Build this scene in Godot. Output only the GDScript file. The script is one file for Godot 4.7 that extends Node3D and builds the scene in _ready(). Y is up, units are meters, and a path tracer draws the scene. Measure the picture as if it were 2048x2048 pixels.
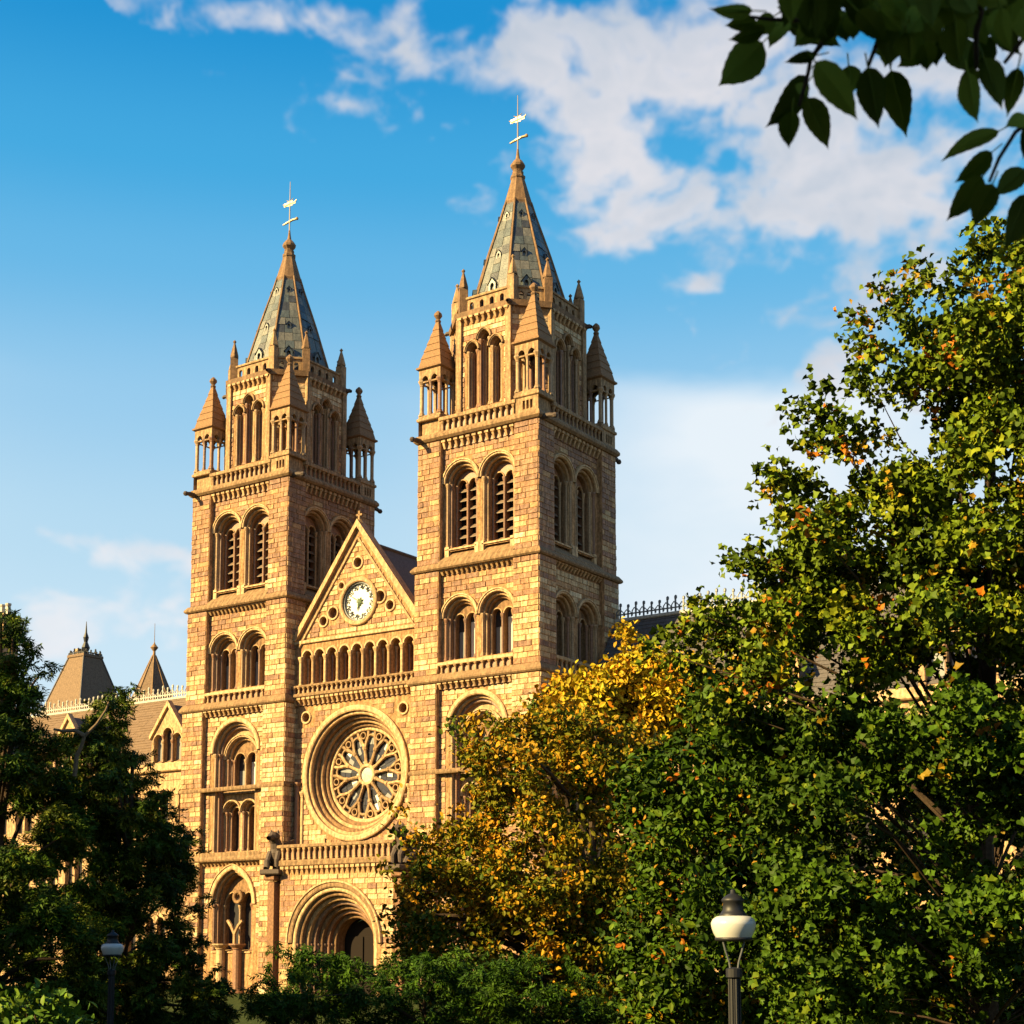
extends Node3D

# ---------------------------------------------------------------- mesh helper
class MB:
	var v := PackedVector3Array()
	var c := PackedColorArray()
	var x := Transform3D()
	var tint := Color(1, 1, 1)
	var tinted := false
	func tri(p: Vector3, q: Vector3, r: Vector3) -> void:
		v.push_back(x * p); v.push_back(x * q); v.push_back(x * r)
		if tinted:
			c.push_back(tint); c.push_back(tint); c.push_back(tint)
	func quad(p: Vector3, q: Vector3, r: Vector3, s: Vector3) -> void:
		tri(p, q, r); tri(p, r, s)
	func hexa(p: Array) -> void: # 8 corners: bottom ring 0-3, top ring 4-7
		quad(p[0], p[1], p[2], p[3]); quad(p[7], p[6], p[5], p[4])
		for i in 4:
			var j := (i + 1) % 4
			quad(p[i], p[i + 4], p[j + 4], p[j])
	func box(lo: Vector3, hi: Vector3, bev := 0.0) -> void:
		if bev <= 0.0:
			hexa([Vector3(lo.x, lo.y, lo.z), Vector3(hi.x, lo.y, lo.z), Vector3(hi.x, lo.y, hi.z), Vector3(lo.x, lo.y, hi.z), Vector3(lo.x, hi.y, lo.z), Vector3(hi.x, hi.y, lo.z), Vector3(hi.x, hi.y, hi.z), Vector3(lo.x, hi.y, hi.z)])
			return
		var rings := []
		for s in [[lo.y, bev], [lo.y + bev, 0.0], [hi.y - bev, 0.0], [hi.y, bev]]:
			var b: float = s[1]
			rings.append([Vector3(lo.x + b, s[0], lo.z + b), Vector3(hi.x - b, s[0], lo.z + b), Vector3(hi.x - b, s[0], hi.z - b), Vector3(lo.x + b, s[0], hi.z - b)])
		var a: Array = rings[0]
		quad(a[0], a[1], a[2], a[3])
		for k in 3:
			for i in 4:
				var j := (i + 1) % 4
				quad(rings[k][i], rings[k + 1][i], rings[k + 1][j], rings[k][j])
		a = rings[3]
		quad(a[3], a[2], a[1], a[0])
	func lathe(at: Vector3, prof: Array, seg := 10, turn := 0.0) -> void: # prof: Vector2(radius, height)
		for k in prof.size() - 1:
			for i in seg:
				var a := turn + TAU * i / seg
				var b := turn + TAU * (i + 1) / seg
				var p0: Vector2 = prof[k]
				var p1: Vector2 = prof[k + 1]
				var q := [Vector3(cos(a) * p0.x, p0.y, sin(a) * p0.x), Vector3(cos(b) * p0.x, p0.y, sin(b) * p0.x), Vector3(cos(b) * p1.x, p1.y, sin(b) * p1.x), Vector3(cos(a) * p1.x, p1.y, sin(a) * p1.x)]
				if p1.x < 0.0005:
					tri(at + q[0], at + q[1], at + q[2])
				elif p0.x < 0.0005:
					tri(at + q[0], at + q[2], at + q[3])
				else:
					quad(at + q[0], at + q[1], at + q[2], at + q[3])
	func tube(path: Array, radii: Array, seg := 6) -> void:
		var n := path.size()
		var prev := []
		var up := Vector3(0.31, 0.2, 0.93)
		for k in n:
			var t: Vector3 = path[mini(k + 1, n - 1)] - path[maxi(k - 1, 0)]
			t = t.normalized()
			var s := t.cross(up)
			if s.length() < 0.05:
				s = t.cross(Vector3(1, 0, 0))
			s = s.normalized()
			var w := s.cross(t)
			var ring := []
			var r: float = radii[mini(k, radii.size() - 1)]
			for i in seg:
				var a := TAU * i / seg
				ring.append(path[k] + (s * cos(a) + w * sin(a)) * r)
			if k > 0:
				for i in seg:
					var j := (i + 1) % seg
					quad(prev[i], prev[j], ring[j], ring[i])
			prev = ring
	func ball(at: Vector3, r: Vector3, seg := 10) -> void:
		var m := seg / 2
		for k in m:
			for i in seg:
				var q := []
				for e in [[k, i], [k, i + 1], [k + 1, i + 1], [k + 1, i]]:
					var la: float = PI * float(e[0]) / m
					var lo: float = TAU * float(e[1]) / seg
					q.append(at + Vector3(sin(la) * cos(lo), cos(la), sin(la) * sin(lo)) * r)
				if k == 0:
					tri(q[0], q[2], q[3])
				elif k == m - 1:
					tri(q[0], q[1], q[2])
				else:
					quad(q[0], q[1], q[2], q[3])
	# ring between two paths of (u, y) in a face plane, from depth d0 (back) to d1 (front)
	func ring(inner: PackedVector2Array, outer: PackedVector2Array, d0: float, d1: float) -> void:
		var b := minf(0.05, (d1 - d0) * 0.3)
		for i in inner.size() - 1:
			var a0 := inner[i]
			var a1 := inner[i + 1]
			var o0 := outer[i]
			var o1 := outer[i + 1]
			var s0 := a0.lerp(o0, 0.22)
			var s1 := a1.lerp(o1, 0.22)
			var t0 := a0.lerp(o0, 0.8)
			var t1 := a1.lerp(o1, 0.8)
			quad(Vector3(s0.x, s0.y, d1), Vector3(t0.x, t0.y, d1), Vector3(t1.x, t1.y, d1), Vector3(s1.x, s1.y, d1))
			quad(Vector3(a0.x, a0.y, d1 - b), Vector3(s0.x, s0.y, d1), Vector3(s1.x, s1.y, d1), Vector3(a1.x, a1.y, d1 - b))
			quad(Vector3(t0.x, t0.y, d1), Vector3(o0.x, o0.y, d1 - b), Vector3(o1.x, o1.y, d1 - b), Vector3(t1.x, t1.y, d1))
			quad(Vector3(a0.x, a0.y, d0), Vector3(a0.x, a0.y, d1 - b), Vector3(a1.x, a1.y, d1 - b), Vector3(a1.x, a1.y, d0))
			quad(Vector3(o0.x, o0.y, d1 - b), Vector3(o0.x, o0.y, d0), Vector3(o1.x, o1.y, d0), Vector3(o1.x, o1.y, d1 - b))
	func mesh() -> ArrayMesh:
		var arr := []
		arr.resize(Mesh.ARRAY_MAX)
		arr[Mesh.ARRAY_VERTEX] = v
		if tinted:
			arr[Mesh.ARRAY_COLOR] = c
		var m := ArrayMesh.new()
		m.add_surface_from_arrays(Mesh.PRIMITIVE_TRIANGLES, arr)
		return m

# ---------------------------------------------------------------- openings in walls
class Op: # kind 0 round arch, 1 circle, 2 pointed arch, 3 square head
	var kind := 0
	var c := 0.0
	var hw := 1.0
	var y0 := 0.0
	var ys := 1.0
	func _init(k: int, cu: float, h: float, a: float, s: float) -> void:
		kind = k; c = cu; hw = h; y0 = a; ys = s
	func hi(u: float, m := 0.0) -> float:
		var t := clampf(absf(u - c), 0.0, hw + m)
		if kind == 3:
			return ys + m
		if kind == 2:
			var off := hw * 0.3
			var rad := hw + off + m
			return ys + sqrt(maxf(rad * rad - (t + off) * (t + off), 0.0))
		return ys + sqrt(maxf((hw + m) * (hw + m) - t * t, 0.0))
	func lo(u: float) -> float:
		if kind == 1:
			var t := clampf(absf(u - c), 0.0, hw)
			return ys - sqrt(maxf(hw * hw - t * t, 0.0))
		return y0
	func half_at(ya: float, yb: float, m: float) -> float: # half width taken out of a course
		if kind == 1:
			var d := 0.0
			if ya > ys: d = ya - ys
			elif yb < ys: d = ys - yb
			return sqrt(maxf((hw + m) * (hw + m) - d * d, 0.0))
		if yb < y0 - m * 0.3:
			return 0.0
		if ya <= ys:
			return hw + m
		if kind == 3:
			return hw + m if ya < ys + m else 0.0
		var h := ya - ys
		if kind == 2:
			var off := hw * 0.3
			return maxf(sqrt(maxf((hw + off + m) * (hw + off + m) - h * h, 0.0)) - off, 0.0)
		return sqrt(maxf((hw + m) * (hw + m) - h * h, 0.0))
	func path(m: float, n := 16, foot := -999.0) -> PackedVector2Array: # along the edge, grown by m
		var p := PackedVector2Array()
		if kind == 1:
			for i in n * 2 + 1:
				var a := -TAU * i / (n * 2) + PI
				p.push_back(Vector2(c + cos(a) * (hw + m), ys + sin(a) * (hw + m)))
			return p
		if foot > -900.0:
			p.push_back(Vector2(c - hw - m, foot))
		for i in n + 1:
			var u := c - cos(PI * i / n) * (hw + m)
			p.push_back(Vector2(u, hi(u, m)))
		if foot > -900.0:
			p.push_back(Vector2(c + hw + m, foot))
		return p

func wall_panel(mb: MB, u0: float, u1: float, y0: float, y1: float, df: float, db: float, ops: Array, top = null) -> void:
	var us := [u0, u1]
	if top != null:
		us.append(0.0)
	for o: Op in ops:
		for i in 13:
			us.append(clampf(o.c - cos(PI * i / 12.0) * o.hw, u0, u1))
	us.sort()
	for k in us.size() - 1:
		var a: float = us[k]
		var b: float = us[k + 1]
		if b - a < 0.0005:
			continue
		var mid := (a + b) / 2
		var act := []
		for o: Op in ops:
			if absf(mid - o.c) < o.hw:
				act.append(o)
		act.sort_custom(func(p, q): return p.lo(mid) < q.lo(mid))
		var la := y0
		var lb := y0
		for o: Op in act:
			mb.quad(Vector3(a, la, df), Vector3(a, o.lo(a), df), Vector3(b, o.lo(b), df), Vector3(b, lb, df))
			mb.quad(Vector3(a, o.hi(a), df), Vector3(a, o.hi(a), db), Vector3(b, o.hi(b), db), Vector3(b, o.hi(b), df))
			mb.quad(Vector3(a, o.lo(a), db), Vector3(a, o.lo(a), df), Vector3(b, o.lo(b), df), Vector3(b, o.lo(b), db))
			la = o.hi(a); lb = o.hi(b)
		var ta: float = top.call(a) if top != null else y1
		var tb: float = top.call(b) if top != null else y1
		mb.quad(Vector3(a, la, df), Vector3(a, ta, df), Vector3(b, tb, df), Vector3(b, lb, df))
	for o: Op in ops:
		for s in [-1.0, 1.0]:
			var u: float = o.c + s * o.hw
			if o.hi(u) - o.lo(u) > 0.01:
				mb.quad(Vector3(u, o.lo(u), df), Vector3(u, o.hi(u), df), Vector3(u, o.hi(u), db), Vector3(u, o.lo(u), db))

# ---------------------------------------------------------------- naming
var taken := {}
func numbered(called: String) -> String:
	if not taken.has(called):
		taken[called] = 0
		return called
	taken[called] += 1
	return "%s_%03d" % [called, taken[called]]
func thing(called: String, label: String, category: String, at := Vector3.ZERO, group := "") -> Node3D:
	var o := Node3D.new()
	o.name = numbered(called)
	add_child(o, true)
	o.position = at
	tag(o, label, category, group)
	return o
func tag(o: Node3D, label: String, category: String, group := "") -> void:
	o.set_meta("label", label)
	o.set_meta("category", category)
	if group != "":
		o.set_meta("group", group)
func put(called: String, m: Mesh, mat: Material, parent: Node, xf := Transform3D()) -> MeshInstance3D:
	var o := MeshInstance3D.new()
	o.mesh = m
	o.material_override = mat
	o.name = called
	o.transform = xf
	parent.add_child(o, true)
	return o
func node(called: String, parent: Node, xf := Transform3D()) -> Node3D:
	var o := Node3D.new()
	o.name = called
	o.transform = xf
	parent.add_child(o, true)
	return o
func stuff(called: String, m: Mesh, mat: Material, parent: Node, xfs: Array, cols: Array) -> MultiMeshInstance3D:
	var mm := MultiMesh.new()
	mm.transform_format = MultiMesh.TRANSFORM_3D
	mm.use_colors = true
	mm.mesh = m
	mm.instance_count = xfs.size()
	for i in xfs.size():
		mm.set_instance_transform(i, xfs[i])
		mm.set_instance_color(i, cols[i])
	var o := MultiMeshInstance3D.new()
	o.multimesh = mm
	o.material_override = mat
	o.name = called
	parent.add_child(o, true)
	o.set_meta("kind", "stuff")
	return o

# ---------------------------------------------------------------- materials
var rng := RandomNumberGenerator.new()
var mottle: ImageTexture
var streaks: ImageTexture
var fine_normal: ImageTexture
var M := {}
func noise_texture(seed_: int, freq: float, octaves: int, lo: float, hi: float, gain := 0.55) -> ImageTexture:
	var n := FastNoiseLite.new()
	n.seed = seed_; n.frequency = freq; n.fractal_octaves = octaves; n.fractal_gain = gain
	n.noise_type = FastNoiseLite.TYPE_SIMPLEX_SMOOTH
	var im := n.get_seamless_image(512, 512)
	im.convert(Image.FORMAT_RGB8)
	for y in 512:
		for x in 512:
			var g := lerpf(lo, hi, smoothstep(0.1, 0.9, im.get_pixel(x, y).r))
			im.set_pixel(x, y, Color(g, g, g))
	return ImageTexture.create_from_image(im)
func mat(called: String, lin: Color, rough := 0.85, spec := 0.3, tex: Texture2D = null, scale := 0.3, normal := 0.0) -> StandardMaterial3D:
	var m := StandardMaterial3D.new()
	m.resource_name = called
	m.albedo_color = lin.linear_to_srgb()
	m.roughness = rough
	m.metallic_specular = spec
	m.cull_mode = BaseMaterial3D.CULL_DISABLED
	if tex:
		m.albedo_texture = tex
		m.uv1_triplanar = true
		m.uv1_world_triplanar = true
		m.uv1_scale = Vector3(scale, scale, scale)
		if streaks and (lin.r > 0.25 or called.begins_with("tile")) and called != "lead_pale":
			m.detail_enabled = true
			m.detail_albedo = streaks
			m.detail_blend_mode = BaseMaterial3D.BLEND_MODE_MUL
			m.detail_uv_layer = BaseMaterial3D.DETAIL_UV_2
			m.uv2_triplanar = true
			m.uv2_world_triplanar = true
			m.uv2_scale = Vector3(0.42, 0.07, 0.42)
		if normal > 0.0:
			m.normal_enabled = true
			m.normal_texture = fine_normal
			m.normal_scale = normal
	M[called] = m
	return m
var stone_tints := [Color(0.69, 0.45, 0.225), Color(0.76, 0.53, 0.29), Color(0.65, 0.395, 0.19), Color(0.71, 0.465, 0.235), Color(0.61, 0.35, 0.165), Color(0.80, 0.60, 0.36), Color(0.46, 0.245, 0.13), Color(0.40, 0.21, 0.125), Color(0.46, 0.265, 0.155), Color(0.36, 0.20, 0.13)]
func make_materials() -> void:
	wear.seed = 9
	wear.frequency = 0.09
	wear.fractal_octaves = 3
	mottle = noise_texture(11, 0.012, 5, 0.80, 1.0)
	streaks = noise_texture(33, 0.014, 5, 0.72, 1.0, 0.6)
	var n := FastNoiseLite.new()
	n.seed = 5; n.frequency = 0.03; n.fractal_octaves = 4
	var im := n.get_seamless_image(512, 512)
	im.convert(Image.FORMAT_RGBA8)
	im.bump_map_to_normal_map(6.0)
	fine_normal = ImageTexture.create_from_image(im)
	for i in stone_tints.size():
		mat("stone%d" % i, stone_tints[i], 0.75, 0.35, mottle, 0.9, 0.7)
	mat("mortar", Color(0.50, 0.285, 0.14), 0.95, 0.1, mottle, 0.5, 0.5)
	mat("dressed", Color(0.60, 0.36, 0.17), 0.7, 0.4, mottle, 0.5, 0.3)
	mat("dressed_pale", Color(0.70, 0.45, 0.225), 0.7, 0.4, mottle, 0.5, 0.3)
	mat("weathered", Color(0.36, 0.22, 0.115), 0.85, 0.3, mottle, 0.5, 0.6)
	mat("upper", Color(0.45, 0.275, 0.135), 0.75, 0.35, mottle, 0.5, 0.4)
	mat("upper_brown", Color(0.30, 0.17, 0.085), 0.75, 0.35, mottle, 0.5, 0.4)
	mat("inner", Color(0.33, 0.185, 0.09), 0.8, 0.3, mottle, 0.5, 0.3)  # darkened to stand in for shade inside arches and recesses
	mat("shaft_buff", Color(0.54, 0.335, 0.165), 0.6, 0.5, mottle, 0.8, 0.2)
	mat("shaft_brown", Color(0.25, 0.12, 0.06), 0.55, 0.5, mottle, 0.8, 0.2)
	mat("shaft_mauve", Color(0.31, 0.165, 0.10), 0.55, 0.5, mottle, 0.8, 0.2)
	mat("shaded_pier_stone", Color(0.22, 0.11, 0.055), 0.7, 0.3, mottle, 0.6, 0.3)  # dark tone stands in for shade on the side of the pier
	mat("beast", Color(0.075, 0.05, 0.038), 0.7, 0.4, mottle, 1.2, 0.5)
	mat("slate", Color(0.10, 0.085, 0.08), 0.7, 0.4, mottle, 0.6, 0.6)
	mat("slate_brown", Color(0.19, 0.125, 0.08), 0.8, 0.3, mottle, 0.6, 0.6)
	mat("lead", Color(0.30, 0.30, 0.28), 0.5, 0.5, mottle, 0.4, 0.2)
	mat("lead_pale", Color(0.42, 0.38, 0.32), 0.55, 0.5, mottle, 0.6, 0.2)
	mat("tile0", Color(0.155, 0.16, 0.14), 0.42, 0.5, mottle, 0.8, 0.5)
	mat("tile1", Color(0.11, 0.13, 0.13), 0.38, 0.5, mottle, 0.8, 0.5)
	mat("tile2", Color(0.22, 0.205, 0.17), 0.45, 0.5, mottle, 0.8, 0.5)
	mat("tile3", Color(0.07, 0.073, 0.08), 0.4, 0.5, mottle, 0.8, 0.5)
	mat("tile4", Color(0.16, 0.11, 0.08), 0.5, 0.5, mottle, 0.8, 0.5)
	var g := mat("glass", Color(0.035, 0.033, 0.035), 0.12, 0.6)
	g.metallic = 0.0
	mat("glass_blue", Color(0.20, 0.20, 0.19), 0.25, 0.5)
	mat("dark", Color(0.018, 0.014, 0.012), 0.9, 0.1)
	mat("blind", Color(0.68, 0.62, 0.52), 0.6, 0.3)
	mat("white_dial", Color(0.56, 0.55, 0.52), 0.5, 0.4)
	mat("dial_black", Color(0.03, 0.032, 0.03), 0.5, 0.4)
	mat("dial_green", Color(0.10, 0.13, 0.06), 0.5, 0.4)
	mat("louvre", Color(0.17, 0.115, 0.075), 0.6, 0.4, mottle, 0.8)
	var gm := mat("gilt", Color(0.36, 0.235, 0.10), 0.4, 0.5)
	gm.metallic = 0.25
	mat("turret_roof", Color(0.25, 0.14, 0.07), 0.8, 0.3, mottle, 0.9, 0.8)
	mat("iron", Color(0.012, 0.012, 0.014), 0.5, 0.4)
	mat("iron_grey", Color(0.10, 0.105, 0.11), 0.45, 0.5)
	mat("rod", Color(0.22, 0.17, 0.15), 0.5, 0.5)
	mat("bark", Color(0.075, 0.05, 0.033), 0.9, 0.2, mottle, 2.0, 0.8)
	mat("bark_pale", Color(0.17, 0.12, 0.075), 0.9, 0.2, mottle, 2.0, 0.8)
	mat("turf", Color(0.045, 0.06, 0.02), 0.95, 0.1, mottle, 0.3)
	mat("brick_house", Color(0.30, 0.24, 0.18), 0.9, 0.2, mottle, 0.3)
	var sv := mat("stone_any", Color(1, 1, 1), 0.75, 0.35, mottle, 0.9, 0.7)
	sv.vertex_color_use_as_albedo = true
	var lf := mat("leaf", Color(1, 1, 1), 0.55, 0.2)
	lf.vertex_color_use_as_albedo = true
	lf.backlight = Color(0.7, 0.75, 0.2)
	var nl := mat("near_leaf", Color(0.19, 0.25, 0.026), 0.6, 0.15)
	nl.backlight = Color(1.0, 1.0, 0.3)
	var nl2 := mat("near_leaf_dark", Color(0.11, 0.15, 0.02), 0.6, 0.15)
	nl2.backlight = Color(1.0, 1.0, 0.3)
	var op := mat("opal", Color(0.46, 0.45, 0.42), 0.25, 0.5)
	op.subsurf_scatter_enabled = false

# ---------------------------------------------------------------- stone courses
var stone_mesh := []
func make_stone_meshes() -> void:
	for k in 5:
		var mb := MB.new()
		var g := []
		for j in 3:
			var row := []
			for i in 4:
				row.append(Vector3((i / 3.0 - 0.5) * 0.93, (j / 2.0 - 0.5) * 0.86, rng.randf_range(0.45, 1.0)))
			g.append(row)
		for j in 2:
			for i in 3:
				mb.quad(g[j][i], g[j + 1][i], g[j + 1][i + 1], g[j][i + 1])
		var rim := [g[0][0], g[0][1], g[0][2], g[0][3], g[1][3], g[2][3], g[2][2], g[2][1], g[2][0], g[1][0]]
		for i in rim.size():
			var p: Vector3 = rim[i]
			var q: Vector3 = rim[(i + 1) % rim.size()]
			var po := Vector3(p.x / 0.93, p.y / 0.86, -0.3)
			var qo := Vector3(q.x / 0.93, q.y / 0.86, -0.3)
			mb.quad(po, p, q, qo)
		stone_mesh.append(mb.mesh())
var wear := FastNoiseLite.new()
func stone_pick(p: Vector3) -> int:
	var t := fposmod(p.y + 0.1 * sin(p.y * 0.7), 1.11)
	var w := wear.get_noise_3d(p.x, p.y * 2.2, p.z) + rng.randfn(0, 0.16)
	if t < 0.37:
		return 6 + rng.randi() % 4 if w < 0.3 else 4
	if w < -0.26 + 0.34 * smoothstep(22.0, 37.0, p.y):
		return [6, 8, 4, 9][rng.randi() % 4]
	if w > 0.22:
		return [1, 5, 1][rng.randi() % 3]
	return [0, 2, 3, 4, 0, 3][rng.randi() % 6]
# adds [transform, tint, weight] for every stone of one stretch of wall
func courses(out: Array, xf: Transform3D, u0: float, u1: float, y0: float, y1: float, d: float, ops: Array, weight := 1.0, margin := 0.3, top = null) -> void:
	var n := maxi(1, roundi((y1 - y0) / 0.37))
	var h := (y1 - y0) / n
	for k in n:
		var ya := y0 + h * k
		var yb := ya + h
		var spans := [[u0, u1]]
		if top != null: # under a gable: narrow the course
			var w := 0.0
			for i in 60:
				if top.call(i * 0.1) >= yb:
					w = i * 0.1
			spans = [[maxf(u0, -w), minf(u1, w)]]
		for o: Op in ops:
			if yb < o.lo(o.c) - 0.12 or ya > o.hi(o.c) + margin:
				continue
			var hwid := o.half_at(ya, yb, margin)
			if hwid <= 0.02:
				continue
			var next := []
			for s in spans:
				if o.c + hwid <= s[0] or o.c - hwid >= s[1]:
					next.append(s)
					continue
				if o.c - hwid - s[0] > 0.12:
					next.append([s[0], o.c - hwid])
				if s[1] - o.c - hwid > 0.12:
					next.append([o.c + hwid, s[1]])
			spans = next
		for s in spans:
			var u: float = s[0]
			var end: float = s[1]
			if end - u < 0.1:
				continue
			if k % 2 == 1 and end - u > 1.0:
				var first := rng.randf_range(0.3, 0.5)
				_stone(out, xf, u, u + first, ya, yb, d, weight)
				u += first
			while end - u > 0.05:
				var w := rng.randf_range(0.55, 1.15)
				if end - u - w < 0.4:
					w = end - u
				_stone(out, xf, u, u + w, ya, yb, d, weight)
				u += w
func _stone(out: Array, xf: Transform3D, a: float, b: float, ya: float, yb: float, d: float, weight: float) -> void:
	var joint := rng.randf_range(0.008, 0.024)
	var t := Transform3D(Basis().scaled(Vector3(b - a - joint, yb - ya - joint, rng.randf_range(0.035, 0.085))), Vector3((a + b) / 2, (ya + yb) / 2, d))
	out.append([xf * t, stone_pick(xf * t.origin), weight * (b - a) * (0.8 + 0.4 * rng.randf())])
func lay_stones(parent: Node3D, list: Array, most := 300) -> void:
	list.sort_custom(func(p, q): return p[2] > q[2])
	var xfs := [[], [], [], [], []]
	var cols := [[], [], [], [], []]
	for i in list.size():
		var s: Array = list[i]
		var k := i % 5
		if i < most:
			put("stone", stone_mesh[k], M["stone%d" % s[1]], parent, s[0])
		else:
			xfs[k].append(s[0])
			var c: Color = stone_tints[s[1]]
			var f := rng.randf_range(0.9, 1.1)
			cols[k].append(Color(c.r * f, c.g * f, c.b * f))
	for k in 5:
		if xfs[k].size():
			stuff("stone", stone_mesh[k], M.stone_any, parent, xfs[k], cols[k])

# ---------------------------------------------------------------- architectural pieces
func column_shape(mb: MB, u: float, d: float, y0: float, y1: float, r: float, seg := 8) -> void:
	var h := y1 - y0
	mb.lathe(Vector3(u, y0, d), [Vector2(r * 1.7, 0), Vector2(r * 1.7, 0.1), Vector2(r * 1.3, 0.16), Vector2(r * 1.35, 0.22), Vector2(r, 0.27), Vector2(r, h - 0.4), Vector2(r * 1.25, h - 0.38), Vector2(r * 1.1, h - 0.33), Vector2(r * 1.9, h - 0.1), Vector2(r * 1.9, h)], seg)
func face(k: int, hw: float) -> Transform3D:
	return Transform3D(Basis(Vector3.UP, k * PI / 2), Vector3.ZERO) * Transform3D(Basis(), Vector3(0, 0, hw))
func shaft_mat() -> Material:
	return M[["shaft_buff", "shaft_buff", "shaft_brown", "shaft_mauve"][rng.randi() % 4]]
# a moulded, recessed arch with lights inside; wall face at depth df
func arch_window(parent: Node3D, xf: Transform3D, o: Op, df: float, lights: int, filling: String, hood := 0.32, deep := 0.8, foot := -999.0) -> Node3D:
	var high := o.y0 > 37.0
	var w := node("window", parent, xf)
	var mb := MB.new()
	mb.ring(o.path(0.03, 14), o.path(hood, 14), df - 0.1, df + 0.13)
	mb.ring(o.path(hood - 0.06, 14), o.path(hood + 0.07, 14), df - 0.05, df + 0.2)
	put("hood_mould", mb.mesh(), M.upper if high else M.dressed_pale, w)
	var y_foot := o.y0 if foot < -900.0 else foot
	var step := minf(0.17, o.hw * 0.14)
	mb = MB.new()
	mb.ring(o.path(-step, 14, y_foot), o.path(0.02, 14, y_foot), df - deep, df - 0.16)
	put("arch_order", mb.mesh(), M.upper if high else M.dressed, w)
	mb = MB.new()
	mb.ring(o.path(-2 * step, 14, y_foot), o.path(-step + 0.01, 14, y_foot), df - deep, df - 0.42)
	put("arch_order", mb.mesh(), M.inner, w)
	for s in [-1.0, 1.0]:
		for q in [[0.02, -0.09], [-step + 0.015, -0.33]]:
			var c := MB.new()
			column_shape(c, o.c + s * (o.hw + q[0] - 0.06), df + q[1] - 0.02, y_foot, o.ys + 0.02, 0.095)
			put("column", c.mesh(), shaft_mat(), w)
	# tracery plate with lights
	var inw := o.hw - 2 * step
	var plate := Op.new(o.kind, o.c, inw, o.y0, o.ys)
	var subs := []
	var lw := inw / lights
	for i in lights:
		subs.append(Op.new(0 if o.kind == 0 else 2, o.c - inw + lw * (2 * i + 1), lw - 0.06, o.y0 + 0.05, o.ys - (0.05 if lights < 3 else 0.25)))
	mb = MB.new()
	var dp := df - deep + 0.15
	wall_panel(mb, o.c - inw, o.c + inw, o.y0, o.ys, dp, dp - 0.45, subs, func(u): return plate.hi(u))
	put("tracery", mb.mesh(), M.shaft_brown if filling == "louvre" else M.inner, w)  # darker brown in the belfry paints in shade within the arch
	for s: Op in subs:
		mb = MB.new()
		mb.ring(s.path(-0.05, 10), s.path(0.05, 10), dp - 0.05, dp + 0.07)
		put("light_arch", mb.mesh(), M.upper if high else M.dressed, w)
	for i in lights + 1:
		var c := MB.new()
		column_shape(c, o.c - inw + 2 * lw * i + (0.06 if i == 0 else (-0.06 if i == lights else 0.0)), dp + 0.06, o.y0, o.ys - (0.03 if lights < 3 else 0.23), 0.085)
		put("column", c.mesh(), shaft_mat(), w)
	mb = MB.new()
	mb.quad(Vector3(o.c - inw, o.y0, dp - 0.46), Vector3(o.c - inw, o.ys + inw, dp - 0.46), Vector3(o.c + inw, o.ys + inw, dp - 0.46), Vector3(o.c + inw, o.y0, dp - 0.46))
	put("pane", mb.mesh(), M.dark if filling == "louvre" else M.glass, w)  # behind louvres a dark sheet stands in for the unlit belfry
	if filling == "louvre":
		for s: Op in subs:
			var n := 7
			for i in n:
				var y := s.y0 + 0.1 + (s.ys + 0.1 - s.y0) * i / n
				var c := MB.new()
				c.hexa([Vector3(s.c - s.hw, y, dp - 0.02), Vector3(s.c + s.hw, y, dp - 0.02), Vector3(s.c + s.hw, y + 0.25, dp - 0.28), Vector3(s.c - s.hw, y + 0.25, dp - 0.28), Vector3(s.c - s.hw, y + 0.05, dp - 0.02), Vector3(s.c + s.hw, y + 0.05, dp - 0.02), Vector3(s.c + s.hw, y + 0.3, dp - 0.28), Vector3(s.c - s.hw, y + 0.3, dp - 0.28)])
				put("louvre", c.mesh(), M.louvre, w)
	elif filling == "blind":
		for i in lights:
			var s: Op = subs[i]
			var c := MB.new()
			var top := s.ys - (0.15 if i % 2 == 1 else 0.75)
			c.quad(Vector3(s.c - s.hw + 0.06, s.y0, dp - 0.43), Vector3(s.c - s.hw + 0.06, top, dp - 0.43), Vector3(s.c + s.hw - 0.06, top, dp - 0.43), Vector3(s.c + s.hw - 0.06, s.y0, dp - 0.43))
			put("pane", c.mesh(), M.glass_blue if i == 0 else M.blind, w)
	mb = MB.new()
	mb.hexa([Vector3(o.c - o.hw, o.y0 - 0.16, df - deep), Vector3(o.c + o.hw, o.y0 - 0.16, df - deep), Vector3(o.c + o.hw, o.y0 - 0.16, df + 0.1), Vector3(o.c - o.hw, o.y0 - 0.16, df + 0.1), Vector3(o.c - o.hw, o.y0 + 0.06, df - deep), Vector3(o.c + o.hw, o.y0 + 0.06, df - deep), Vector3(o.c + o.hw, o.y0 - 0.08, df + 0.1), Vector3(o.c - o.hw, o.y0 - 0.08, df + 0.1)])
	put("sill", mb.mesh(), M.upper if high else M.dressed_pale, w)
	return w
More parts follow.
